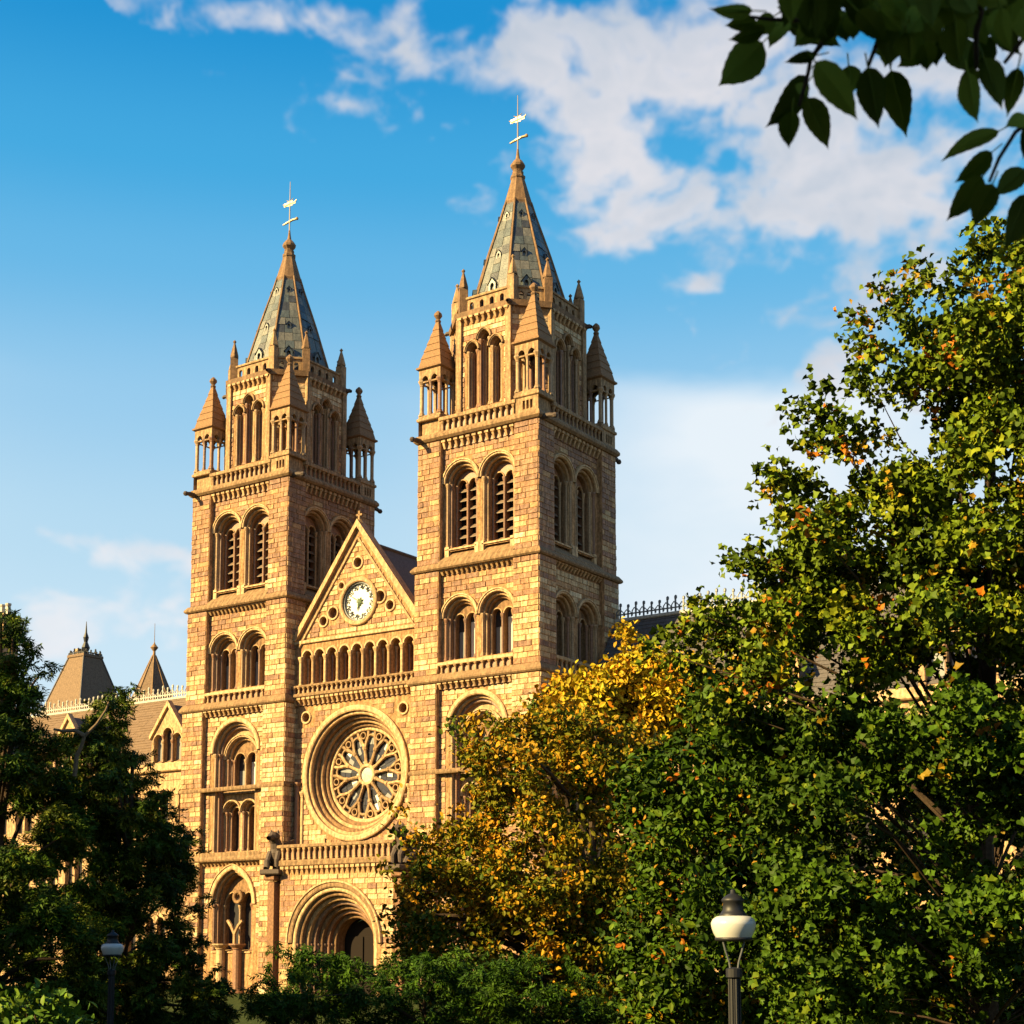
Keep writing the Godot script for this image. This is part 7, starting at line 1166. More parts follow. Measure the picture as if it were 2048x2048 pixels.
func dormer(parent: Node3D, x: float, z: float, y0: float, w: float, ridge_z: float) -> void:
	var d := node("dormer", parent)
	var mb := MB.new()
	mb.x = Transform3D(Basis(), Vector3(x, 0, z))
	var ops := [Op.new(0, -w * 0.28, w * 0.13, y0 + 0.5, y0 + 2.3), Op.new(0, 0, w * 0.13, y0 + 0.5, y0 + 2.8), Op.new(0, w * 0.28, w * 0.13, y0 + 0.5, y0 + 2.3)]
	wall_panel(mb, -w / 2, w / 2, y0 - 1.0, y0 + 3, 0, -0.5, ops, func(u): return y0 + 2.6 + (w / 2 - absf(u)) * 1.35)
	put("gable_wall", mb.mesh(), M.dressed, d)
	for o: Op in ops:
		mb = MB.new()
		mb.x = Transform3D(Basis(), Vector3(x, 0, z))
		mb.quad(Vector3(o.c - o.hw, o.y0, -0.4), Vector3(o.c - o.hw, o.ys + o.hw, -0.4), Vector3(o.c + o.hw, o.ys + o.hw, -0.4), Vector3(o.c + o.hw, o.y0, -0.4))
		put("pane", mb.mesh(), M.glass_blue if o.c != 0 else M.glass, d)
		mb = MB.new()
		mb.x = Transform3D(Basis(), Vector3(x, 0, z))
		mb.ring(o.path(0, 8), o.path(0.14, 8), -0.05, 0.1)
		put("arch", mb.mesh(), M.dressed_pale, d)
		for s in [-1.0, 1.0]:
			mb = MB.new()
			mb.x = Transform3D(Basis(), Vector3(x, 0, z))
			column_shape(mb, o.c + s * (o.hw + 0.05), 0.02, o.y0, o.ys, 0.09)
			put("column", mb.mesh(), shaft_mat(), d)
	mb = MB.new()
	for s in [-1.0, 1.0]:
		mb.hexa([Vector3(x + s * (w / 2 + 0.1), y0 + 2.45, z - 0.3), Vector3(x, y0 + 2.5 + w * 0.68, z - 0.3), Vector3(x, y0 + 2.5 + w * 0.68, z + 0.2), Vector3(x + s * (w / 2 + 0.1), y0 + 2.45, z + 0.2), Vector3(x + s * (w / 2 + 0.15), y0 + 2.75, z - 0.3), Vector3(x, y0 + 2.95 + w * 0.68, z - 0.3), Vector3(x, y0 + 2.95 + w * 0.68, z + 0.2), Vector3(x + s * (w / 2 + 0.15), y0 + 2.75, z + 0.2)])
	put("coping", mb.mesh(), M.dressed_pale, d)
	mb = MB.new()
	for s in [-1.0, 1.0]:
		mb.quad(Vector3(x, y0 + 2.7 + w * 0.67, z - 0.2), Vector3(x + s * w / 2, y0 + 2.5, z - 0.2), Vector3(x + s * w / 2, y0 + 2.5, ridge_z), Vector3(x, y0 + 2.7 + w * 0.67, ridge_z))
		mb.quad(Vector3(x + s * w / 2, y0 - 1.0, z - 0.02), Vector3(x + s * w / 2, y0 + 2.5, z - 0.2), Vector3(x + s * w / 2, y0 + 2.5, ridge_z), Vector3(x + s * w / 2, y0 - 1.0, ridge_z))
	put("roof", mb.mesh(), M.slate, d)
func build_wing(label: String, x0: float, x1: float, zf: float, zr: float, eave: float, ridge: float, roof_mat: Material, dormers: Array, crest_mat: Material) -> Node3D:
	var t := thing("museum_wing", label, "building")
	var mb := MB.new()
	var ops := []
	var xf := Transform3D(Basis(), Vector3(0, 0, zf))
	var n := int((x1 - x0) / 3.4)
	for i in n:
		for q in [[0.8, 3.6], [6.3, 9.4], [11.6, 14.0]]:
			for s in [-0.62, 0.62]:
				ops.append(Op.new(0, x0 + (x1 - x0) * (i + 0.5) / n + s, 0.48, q[0], q[1]))
	mb.x = xf
	wall_panel(mb, x0, x1, GROUND, eave, 0, -0.5, ops)
	mb.x = Transform3D()
	for x in [x0, x1]:
		mb.quad(Vector3(x, GROUND, zf), Vector3(x, eave, zf), Vector3(x, eave, 2 * zr - zf), Vector3(x, GROUND, 2 * zr - zf))
		mb.tri(Vector3(x, eave, zf), Vector3(x, ridge, zr), Vector3(x, eave, 2 * zr - zf))
	mb.quad(Vector3(x0, GROUND, 2 * zr - zf), Vector3(x0, eave, 2 * zr - zf), Vector3(x1, eave, 2 * zr - zf), Vector3(x1, GROUND, 2 * zr - zf))
	put("wall", mb.mesh(), M.dressed, t)
	for o: Op in ops:
		var p := MB.new()
		p.x = xf
		p.quad(Vector3(o.c - o.hw, o.y0, -0.42), Vector3(o.c - o.hw, o.ys + o.hw, -0.42), Vector3(o.c + o.hw, o.ys + o.hw, -0.42), Vector3(o.c + o.hw, o.y0, -0.42))
		var wn := put("window", p.mesh(), M.glass, t)
		p = MB.new()
		p.x = xf
		p.ring(o.path(-0.04, 8), o.path(0.16, 8), -0.05, 0.12)
		put("arch", p.mesh(), M.dressed_pale, wn)
	mb = MB.new()
	mb.box(Vector3(x0, 5.0, zf - 0.3), Vector3(x1, 5.35, zf + 0.2), 0.05)
	mb.box(Vector3(x0, 10.4, zf - 0.3), Vector3(x1, 10.7, zf + 0.2), 0.05)
	mb.box(Vector3(x0, eave - 0.5, zf - 0.3), Vector3(x1, eave + 0.2, zf + 0.35), 0.08)
	put("string_course", mb.mesh(), M.dressed_pale, t)
	var rf := node("roof", t)
	mb = MB.new()
	mb.quad(Vector3(x0, eave, zf + 0.2), Vector3(x0, ridge, zr), Vector3(x1, ridge, zr), Vector3(x1, eave, zf + 0.2))
	mb.quad(Vector3(x0, ridge, zr), Vector3(x0, eave, 2 * zr - zf - 0.2), Vector3(x1, eave, 2 * zr - zf - 0.2), Vector3(x1, ridge, zr))
	put("slope", mb.mesh(), roof_mat, rf)
	# slate courses, each a thin proud strip
	var rows := 26
	mb = MB.new()
	for j in rows:
		var f0 := float(j) / rows
		var f1 := float(j + 1) / rows
		var a := Vector3(x0, lerpf(eave, ridge, f0), lerpf(zf + 0.2, zr, f0))
		var b := Vector3(x0, lerpf(eave, ridge, f1), lerpf(zf + 0.2, zr, f1))
		var nn := Vector3(0, zf + 0.2 - zr, ridge - eave).normalized()
		var x := x0
		while x < x1:
			var w := minf(rng.randf_range(0.9, 1.6), x1 - x)
			var up := rng.randf_range(0.03, 0.06)
			var p := Vector3(x - x0, 0, 0)
			var e := Vector3(w - 0.02, 0, 0)
			mb.quad(a + p + nn * up, b + p + nn * 0.012, b + p + e + nn * 0.012, a + p + e + nn * up)
			mb.quad(a + p, a + p + nn * up, a + p + e + nn * up, a + p + e)
			x += w
	var sl := put("slate", mb.mesh(), roof_mat, rf)
	sl.set_meta("kind", "stuff")
	mb = MB.new()
	mb.box(Vector3(x0, ridge - 0.1, zr - 0.22), Vector3(x1, ridge + 0.16, zr + 0.22), 0.06)
	put("ridge", mb.mesh(), M.lead_pale, rf)
	cresting(t, Vector3(x0, ridge + 0.15, zr), Vector3(x1, ridge + 0.15, zr), 0.62, 0.95, crest_mat)
	for d in dormers:
		dormer(t, d[0], zf + 0.05, eave - 0.2, d[1], zr)
	return t

func build_pavilion() -> void:
	var t := thing("corner_pavilion", "steep truncated pyramid slate roof with iron cresting beyond the left trees", "building", Vector3(-71.9, 0, -23.0))
	var mb := MB.new()
	mb.box(Vector3(-6.5, GROUND, -6.5), Vector3(6.5, 18.0, 6.5))
	put("wall", mb.mesh(), M.dressed, t)
	mb = MB.new()
	var top := 31.6
	var p := [Vector2(6.6, 16.5), Vector2(4.4, 21.0), Vector2(2.75, 26.6), Vector2(1.2, top)]
	for k in 3:
		for i in 4:
			var b := Basis(Vector3.UP, i * PI / 2)
			mb.quad(b * Vector3(-p[k].x, p[k].y, p[k].x), b * Vector3(-p[k + 1].x, p[k + 1].y, p[k + 1].x), b * Vector3(p[k + 1].x, p[k + 1].y, p[k + 1].x), b * Vector3(p[k].x, p[k].y, p[k].x))
	mb.box(Vector3(-1.3, top, -1.3), Vector3(1.3, top + 0.35, 1.3), 0.06)
	var rf := put("roof", mb.mesh(), M.slate_brown, t)
	for i in 4:
		var b := Basis(Vector3.UP, i * PI / 2)
		mb = MB.new()
		var path := []
		for q in p:
			path.append(b * Vector3(q.x, q.y, q.x))
		mb.tube(path, [0.1], 5)
		put("hip", mb.mesh(), M.slate, rf)
		cresting(t, b * Vector3(-1.2, top + 0.3, 1.2), b * Vector3(1.2, top + 0.3, 1.2), 0.6, 0.45, M.iron)
	mb = MB.new()
	mb.lathe(Vector3(0, top, 0), [Vector2(0.45, 0), Vector2(0.3, 0.8), Vector2(0.45, 1.2), Vector2(0.2, 1.8), Vector2(0.3, 2.3), Vector2(0.12, 2.8), Vector2(0.03, 4.0)], 7)
	put("finial", mb.mesh(), M.iron, t)
	mb = MB.new()
	mb.box(Vector3(-1.4, top + 0.4, -0.3), Vector3(-0.7, top + 1.2, 0.3), 0.1)
	put("chimney", mb.mesh(), M.dressed, t)
	# slim turret spire behind the wing's ridge
	t = thing("turret", "slender pointed slate turret spire rising behind the left roof ridge", "turret", Vector3(-55.4, 0, -17.5))
	mb = MB.new()
	mb.lathe(Vector3.ZERO, [Vector2(1.5, GROUND), Vector2(1.9, 24.2), Vector2(2.2, 24.4)], 8)
	put("wall", mb.mesh(), M.dressed, t)
	mb = MB.new()
	mb.lathe(Vector3.ZERO, [Vector2(2.3, 24.4), Vector2(1.8, 25.4), Vector2(0.14, 29.3)], 8)
	rf = put("roof", mb.mesh(), M.slate_brown, t)
	for i in 8:
		var a := TAU * i / 8
		mb = MB.new()
		mb.tube([Vector3(cos(a) * 2.32, 24.4, sin(a) * 2.32), Vector3(cos(a) * 1.82, 25.4, sin(a) * 1.82), Vector3(cos(a) * 0.15, 29.3, sin(a) * 0.15)], [0.06], 5)
		put("rib", mb.mesh(), M.weathered, rf)
	mb = MB.new()
	mb.lathe(Vector3(0, 29.2, 0), [Vector2(0.15, 0), Vector2(0.12, 0.5), Vector2(0.38, 0.85), Vector2(0.1, 1.2), Vector2(0.03, 1.4), Vector2(0.02, 3.2)], 8)
	put("finial", mb.mesh(), M.weathered, t)
	# tall chimney stack at the far left
	t = thing("chimney_stack", "pale brick chimney stack with pots above the far left tree", "chimney", Vector3(-82.6, 0, -20.5))
	mb = MB.new()
	mb.box(Vector3(-1.6, GROUND, -1.0), Vector3(1.6, 36.6, 1.0), 0.1)
	mb.box(Vector3(-1.75, 36.6, -1.15), Vector3(1.75, 37.0, 1.15), 0.08)
	put("stack", mb.mesh(), M.dressed, t)
	for i in 3:
		mb = MB.new()
		mb.lathe(Vector3(-1.0 + i * 1.0, 37.0, 0), [Vector2(0.34, 0), Vector2(0.26, 1.0), Vector2(0.33, 1.15), Vector2(0.33, 1.3), Vector2(0.2, 1.3)], 8)
		put("chimney_pot", mb.mesh(), M.lead_pale, t)

# ---------------------------------------------------------------- foliage
func leaf_fan(mb: MB, at: Vector3, b: Basis, size: float, kind: String) -> void:
	if kind == "maple":
		var rim := []
		var rr := [0.35, 0.72, 0.64, 1.0, 0.74, 1.1, 0.74, 1.0, 0.64, 0.72]
		for i in 10:
			var a := -PI / 2 + TAU * i / 10
			var q: float = rr[i] * rng.randf_range(0.85, 1.12)
			rim.append(at + b * (Vector3(cos(a), 0.35 * absf(cos(a)) - 0.25 * sin(a) * sin(a), sin(a)) * q * size * 0.62))
		var mid := at - b.y * size * 0.05
		for i in 10:
			mb.tri(mid, rim[i], rim[(i + 1) % 10])
	elif kind == "small":
		var l := size
		var w := size * 0.36
		var p := [at, at + b * Vector3(w * 0.8, 0.1 * l, l * 0.35), at + b * Vector3(w * 0.7, 0.05 * l, l * 0.7), at + b * Vector3(0, -0.05 * l, l), at + b * Vector3(-w * 0.7, 0.05 * l, l * 0.7), at + b * Vector3(-w * 0.8, 0.1 * l, l * 0.35), at + b * Vector3(0, 0, l * 0.5)]
		for i in 6:
			mb.tri(p[6], p[i], p[(i + 1) % 6])
	else:
		var l := size
		var w := size * 0.13
		mb.tri(at, at + b * Vector3(w, 0, l * 0.4), at + b * Vector3(0, -0.05 * l, l))
		mb.tri(at, at + b * Vector3(0, -0.05 * l, l), at + b * Vector3(-w, 0, l * 0.4))
func turned(spread: float) -> Basis:
	return Basis(Vector3.UP, rng.randf() * TAU) * Basis(Vector3.RIGHT, rng.randfn(0.25, spread)) * Basis(Vector3.BACK, rng.randfn(0, spread))
func spray(kind: String, n: int, reach: float, size: float) -> ArrayMesh:
	var mb := MB.new()
	mb.tinted = true
	for i in n:
		var f := rng.randf_range(0.82, 1.15)
		mb.tint = Color(f * rng.randf_range(0.92, 1.1), f, f * 0.9)
		var p: Vector3
		var b: Basis
		if kind == "feather":
			var s := (i + 0.5) / n
			p = Vector3(0, -0.35 * s * s, s - 0.5) * reach
			b = Basis(Vector3.UP, (1.0 if i % 2 else -1.0) * rng.randf_range(0.5, 1.0)) * Basis(Vector3.RIGHT, rng.randfn(0.3, 0.4)) * Basis(Vector3.BACK, rng.randfn(0, 0.5))
		else:
			p = Vector3(rng.randfn(), rng.randfn() * 0.7, rng.randfn()) * reach * 0.45
			b = turned(0.6)
		leaf_fan(mb, p, b, size * rng.randf_range(0.75, 1.2), kind)
	return mb.mesh()
# colours: [[Color, share], ...]; near clumps lean to one colour
func pick(colours: Array, x: float) -> Color:
	var total := 0.0
	for q in colours:
		total += q[1]
	var r := fposmod(x, 1.0) * total
	for q in colours:
		r -= q[1]
		if r <= 0.0:
			return q[0]
	return colours[0][0]
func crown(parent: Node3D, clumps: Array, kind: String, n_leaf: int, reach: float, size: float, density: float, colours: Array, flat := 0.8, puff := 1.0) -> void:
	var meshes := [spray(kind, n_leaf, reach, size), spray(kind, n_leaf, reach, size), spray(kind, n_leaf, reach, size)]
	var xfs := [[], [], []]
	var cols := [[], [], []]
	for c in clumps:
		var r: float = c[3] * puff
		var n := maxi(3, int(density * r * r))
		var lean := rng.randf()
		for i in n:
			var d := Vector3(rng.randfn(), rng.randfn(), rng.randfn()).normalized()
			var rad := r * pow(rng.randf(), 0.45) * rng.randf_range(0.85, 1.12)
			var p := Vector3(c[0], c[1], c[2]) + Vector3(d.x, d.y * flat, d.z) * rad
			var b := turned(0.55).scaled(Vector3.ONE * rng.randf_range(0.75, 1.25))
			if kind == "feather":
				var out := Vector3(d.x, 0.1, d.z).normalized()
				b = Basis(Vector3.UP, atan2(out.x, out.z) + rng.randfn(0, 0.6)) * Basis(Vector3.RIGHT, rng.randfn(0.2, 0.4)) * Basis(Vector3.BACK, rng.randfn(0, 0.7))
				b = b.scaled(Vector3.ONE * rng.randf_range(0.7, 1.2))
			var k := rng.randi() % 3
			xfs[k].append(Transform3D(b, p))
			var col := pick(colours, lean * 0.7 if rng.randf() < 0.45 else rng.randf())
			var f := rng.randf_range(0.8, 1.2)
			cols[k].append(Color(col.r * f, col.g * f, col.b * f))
	for k in 3:
		stuff("crown", meshes[k], M.leaf, parent, xfs[k], cols[k])
func wood(parent: Node3D, foot: Vector3, top: Vector3, r: float, clumps: Array, every: int, m: Material, limb_r := 0.09) -> void:
	var mb := MB.new()
	var path := []
	var radii := []
	for i in 8:
		var f := i / 7.0
		path.append(foot.lerp(top, f) + Vector3(sin(f * 7.0 + foot.x), 0, cos(f * 5.0)) * 0.12 * f * (1.0 + r))
		radii.append(r * (1.35 if i == 0 else 1.0) * (1.0 - 0.8 * f))
	mb.tube(path, radii, 10)
	put("trunk", mb.mesh(), m, parent)
	for i in range(0, clumps.size(), every):
		var c: Array = clumps[i]
		var e := Vector3(c[0], c[1], c[2])
		var h := clampf((e.y - foot.y) / (top.y - foot.y) * 0.65 - 0.02, 0.18, 0.95)
		var s: Vector3 = path[int(h * 7)].lerp(path[mini(7, int(h * 7) + 1)], fposmod(h * 7, 1.0))
		var mid := s.lerp(e, 0.5) + Vector3(rng.randfn(0, 0.15), 0.12 * s.distance_to(e) * (1.0 if e.y > s.y else 0.3), rng.randfn(0, 0.15))
		var lb := MB.new()
		var lr := limb_r * rng.randf_range(0.7, 1.2) * clampf(s.distance_to(e) / 4.0, 0.3, 1.2)
		lb.tube([s, s.lerp(mid, 0.5) + Vector3(0, 0.05, 0), mid, mid.lerp(e, 0.5) + Vector3(rng.randfn(0, 0.1), 0.05, rng.randfn(0, 0.1)), e], [lr, lr * 0.85, lr * 0.65, lr * 0.4, lr * 0.15], 6)
		put("limb", lb.mesh(), m, parent)

func build_trees() -> void:
	var t := thing("maple_tree", "tall near tree with large green and rust leaves filling the right side", "tree")
	var cl: Array = MAPLE
	wood(t, Vector3(46.45, GROUND, 59.6), Vector3(46.6, 10.5, 59.0), 0.24, cl, 7, M.bark, 0.028)
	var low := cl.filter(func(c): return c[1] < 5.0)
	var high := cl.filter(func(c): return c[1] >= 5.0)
	crown(t, low, "maple", 9, 0.24, 0.105, 330.0, [[Color(0.043, 0.082, 0.005), 5.0], [Color(0.025, 0.050, 0.004), 4.5], [Color(0.079, 0.111, 0.007), 2.5], [Color(0.185, 0.114, 0.008), 0.5], [Color(0.214, 0.071, 0.006), 0.3]], 0.8, 1.1)  # darker greens low in the crown stand in for shade
	crown(t, high, "maple", 9, 0.25, 0.10, 310.0, [[Color(0.086, 0.125, 0.007), 5.0], [Color(0.043, 0.069, 0.005), 4.0], [Color(0.155, 0.176, 0.009), 3.2], [Color(0.241, 0.142, 0.010), 1.0], [Color(0.310, 0.099, 0.008), 0.7]], 0.85, 1.18)  # brighter colours high in the crown stand in for sunlight
	t = thing("broadleaf_tree", "dark green leafy tree behind the nearer lamp post", "tree")
	cl = MIDTREE
	wood(t, Vector3(38.2, GROUND, 51.2), Vector3(38.6, 8.0, 50.6), 0.2, cl, 7, M.bark, 0.08)
	crown(t, cl, "small", 12, 0.36, 0.17, 125.0, [[Color(0.037, 0.074, 0.004), 5.0], [Color(0.018, 0.038, 0.003), 4.0], [Color(0.071, 0.107, 0.006), 2.5], [Color(0.222, 0.118, 0.008), 1.0], [Color(0.252, 0.082, 0.006), 0.3]])
	t = thing("golden_tree", "golden orange autumn tree at the foot of the right tower", "tree")
	cl = GOLD
	wood(t, Vector3(23.6, GROUND, 28.4), Vector3(24.2, 11.0, 28.4), 0.25, cl, 6, M.bark, 0.08)
	crown(t, cl, "small", 12, 0.44, 0.25, 140.0, [[Color(0.38, 0.22, 0.010), 4.0], [Color(0.32, 0.25, 0.012), 4.0], [Color(0.42, 0.15, 0.008), 1.3], [Color(0.24, 0.18, 0.010), 2.0]], 0.85, 1.3)
	t = thing("olive_tree", "olive brown autumn tree hiding the right side of the portal", "tree")
	cl = OLIVE
	wood(t, Vector3(27.1, GROUND, 39.1), Vector3(27.8, 9.0, 39.0), 0.28, cl, 7, M.bark, 0.1)
	crown(t, cl, "small", 13, 0.40, 0.175, 125.0, [[Color(0.12, 0.11, 0.006), 4.5], [Color(0.26, 0.145, 0.008), 3.4], [Color(0.05, 0.075, 0.005), 3.5], [Color(0.40, 0.18, 0.009), 3.0]])
	t = thing("lime_tree", "added tree with shade painted into its dark leaves behind the near right tree and its trunk", "tree")
	cl = BACKTREE
	wood(t, Vector3(41.5, GROUND, 43.5), Vector3(41.8, 8.0, 43.2), 0.25, cl, 7, M.bark, 0.08)
	crown(t, cl, "small", 12, 0.38, 0.19, 95.0, [[Color(0.03, 0.05, 0.007), 5.0], [Color(0.05, 0.075, 0.008), 3.0], [Color(0.15, 0.10, 0.012), 1.0]])  # dark leaf colours stand in for shade in the gap
	var spots := [["low bushy dark green shrub at the foot of the left tower", 0.0, 0.36], ["rounded dark green shrub below the portal arch", 0.36, 0.66], ["spreading dark shrub under the olive tree", 0.66, 1.01]]
	var base := [Vector3(27.5, GROUND, 52.6), Vector3(29.8, GROUND, 50.6), Vector3(32.2, GROUND, 48.9)]
	for i in 3:
		t = thing("shrub", spots[i][0], "shrub", Vector3.ZERO, "shrubs along the museum forecourt")
		var mine := []
		for c in SHRUBS:
			var f: float = (c[0] - 25.2) / (34.0 - 25.2)
			if (f >= spots[i][1] or i == 0) and (f < spots[i][2] or i == 2):
				mine.append(c)
		wood(t, base[i], base[i] + Vector3(0, 2.5, 0), 0.1, mine, 5, M.bark, 0.05)
		crown(t, mine, "feather", 22, 0.42, 0.14, 230.0, [[Color(0.025, 0.060, 0.004), 5.0], [Color(0.042, 0.083, 0.005), 4.0], [Color(0.015, 0.035, 0.004), 3.0]], 0.8, 1.1)
	t = thing("yew_tree", "tall dark evergreen at the far left edge", "tree")
	cl = YEW
	wood(t, Vector3(17.8, GROUND, 54.4), Vector3(17.8, 11.0, 54.4), 0.3, cl, 6, M.bark, 0.1)
	crown(t, cl, "feather", 26, 0.5, 0.17, 260.0, [[Color(0.040, 0.073, 0.006), 5.0], [Color(0.081, 0.097, 0.008), 3.0], [Color(0.019, 0.035, 0.005), 4.0], [Color(0.086, 0.049, 0.006), 0.4]], 0.8, 1.05)
	t = thing("cedar_tree", "dark drooping evergreen with a bare pale twig beside the left tower", "tree")
	cl = CEDAR
	wood(t, Vector3(17.6, GROUND, 49.8), Vector3(18.0, 7.6, 49.6), 0.22, cl, 6, M.bark, 0.09)
	crown(t, cl, "feather", 26, 0.46, 0.16, 230.0, [[Color(0.040, 0.070, 0.006), 5.0], [Color(0.084, 0.094, 0.008), 3.0], [Color(0.019, 0.032, 0.005), 4.0], [Color(0.086, 0.049, 0.006), 0.4]], 0.8, 1.05)
	for p in BARE:
		var mb := MB.new()
		var rr := []
		for i in p.size():
			rr.append(lerpf(0.07, 0.02, float(i) / p.size()))
		mb.tube(p, rr, 6)
		put("bare_twig", mb.mesh(), M.bark_pale, t)
	t = thing("laurel_bush", "low bright green bush in the bottom left corner", "bush")
	cl = LAUREL
	wood(t, Vector3(34.2, GROUND, 65.8), Vector3(34.2, 0.8, 65.8), 0.07, cl, 4, M.bark, 0.03)
	crown(t, cl, "small", 9, 0.26, 0.15, 150.0, [[Color(0.05, 0.10, 0.012), 5.0], [Color(0.09, 0.14, 0.012), 3.0]])

# ---------------------------------------------------------------- hanging branch right by the camera
func near_leaf(b: Vector3, e: Vector3, w: float) -> ArrayMesh:
	var mb := MB.new()
	var along := e - b
	var eye := (b - Vector3(53.02, 1.7, 80.7)).normalized()
	var side := along.cross(eye).normalized()
	var nrm := side.cross(along.normalized())
	var tilt := rng.randf_range(-0.5, 0.5)
	side = (side * cos(tilt) + nrm * sin(tilt)).normalized()
	var bend := rng.randf_range(-0.10, 0.10) * along.length()
	var n := 14
	var skew := rng.randf_range(-0.08, 0.08)
	var pts := []
	for i in n + 1:
		var f := float(i) / n
		var h := pow(sin(PI * pow(f, 0.72)), 0.9) * (1.0 - 0.25 * f) * 0.62
		if f > 0.8:
			h = lerpf(h, (1.0 - f) * 0.35, (f - 0.8) / 0.2)
		var tooth := 1.0 + (0.035 if i % 2 else -0.02)
		var c := b + along * f + nrm * bend * sin(PI * f) + side * skew * along.length() * sin(PI * f)
		pts.append([c - side * w * h * tooth + nrm * w * 0.10 * h, c, c + side * w * h * tooth + nrm * w * 0.10 * h])
	for i in n:
		var p: Array = pts[i]
		var q: Array = pts[i + 1]
		mb.quad(p[0], q[0], q[1], p[1])
		mb.quad(p[1], q[1], q[2], p[2])
	mb.tube([b - along.normalized() * 0.02, b, b + along * 0.5 - nrm * 0.001, e], [0.0013, 0.0013, 0.0009, 0.0003], 4)
	return mb.mesh()
func build_branch() -> void:
	var t := thing("leafy_branch", "dark out of focus leafy branch hanging across the top right corner", "branch")
	for p in NEAR_TWIGS:
		var mb := MB.new()
		var rr := []
		for i in p.size():
			rr.append(lerpf(0.006, 0.002, float(i) / p.size()))
		mb.tube(p, rr, 6)
		put("twig", mb.mesh(), M.bark, t)
	for q in NEAR_LEAVES:
		put("leaf", near_leaf(Vector3(q[0], q[1], q[2]), Vector3(q[3], q[4], q[5]), q[6]), M.near_leaf if rng.randf() < 0.55 else M.near_leaf_dark, t)

# ---------------------------------------------------------------- lamps
func smooth_lathe(prof: Array, seg := 32) -> ArrayMesh:
	var st := SurfaceTool.new()
	st.begin(Mesh.PRIMITIVE_TRIANGLES)
	st.set_smooth_group(0)
	for k in prof.size() - 1:
		for i in seg:
			var q := []
			for e in [[k, i], [k, i + 1], [k + 1, i + 1], [k + 1, i]]:
				var a: float = TAU * float(e[1] % seg) / seg
				var p: Vector2 = prof[e[0]]
				q.append(Vector3(cos(a) * p.x, p.y, sin(a) * p.x))
			for j in [0, 1, 2, 0, 2, 3]:
				st.add_vertex(q[j])
	st.generate_normals()
	return st.commit()
func lamp(at: Vector3, label: String) -> void: # origin at the foot, at is the middle of the globe
	var t := thing("street_lamp", label, "street lamp", Vector3(at.x, GROUND, at.z), "park lamps in front of the museum")
	var y := at.y - GROUND
	var mb := MB.new()
	mb.lathe(Vector3.ZERO, [Vector2(0.17, 0), Vector2(0.17, 0.3), Vector2(0.12, 0.4), Vector2(0.075, 0.55), Vector2(0.065, y - 0.62), Vector2(0.1, y - 0.6), Vector2(0.1, y - 0.5), Vector2(0.05, y - 0.48)], 16)
	for i in 8:
		var a := TAU * i / 8
		mb.tube([Vector3(cos(a) * 0.072, 0.6, sin(a) * 0.072), Vector3(cos(a) * 0.068, y - 0.62, sin(a) * 0.068)], [0.012], 5)
	put("post", mb.mesh(), M.iron, t)
	for i in 4:
		var a := TAU * i / 4 + 0.35
		mb = MB.new()
		var r := Vector3(cos(a), 0, sin(a))
		mb.tube([r * 0.06 + Vector3(0, y - 0.52, 0), r * 0.08 + Vector3(0, y - 0.42, 0), r * 0.14 + Vector3(0, y - 0.28, 0), r * 0.18 + Vector3(0, y - 0.16, 0)], [0.011], 6)
		put("bracket", mb.mesh(), M.iron_grey, t)
	put("ring", smooth_lathe([Vector2(0.0, y - 0.17), Vector2(0.19, y - 0.17), Vector2(0.228, y - 0.155), Vector2(0.228, y - 0.125), Vector2(0.2, y - 0.118)]), M.iron, t)
	put("globe", smooth_lathe([Vector2(0.215, y - 0.125), Vector2(0.24, y - 0.08), Vector2(0.262, y - 0.02), Vector2(0.272, y + 0.03), Vector2(0.270, y + 0.06), Vector2(0.25, y + 0.1), Vector2(0.21, y + 0.13), Vector2(0.15, y + 0.142)]), M.opal, t)
	put("cap", smooth_lathe([Vector2(0.17, y + 0.135), Vector2(0.17, y + 0.155), Vector2(0.15, y + 0.175), Vector2(0.128, y + 0.21), Vector2(0.122, y + 0.3), Vector2(0.14, y + 0.315), Vector2(0.14, y + 0.335), Vector2(0.115, y + 0.365), Vector2(0.06, y + 0.40), Vector2(0.035, y + 0.41), Vector2(0.03, y + 0.45), Vector2(0.0, y + 0.47)]), M.iron, t)

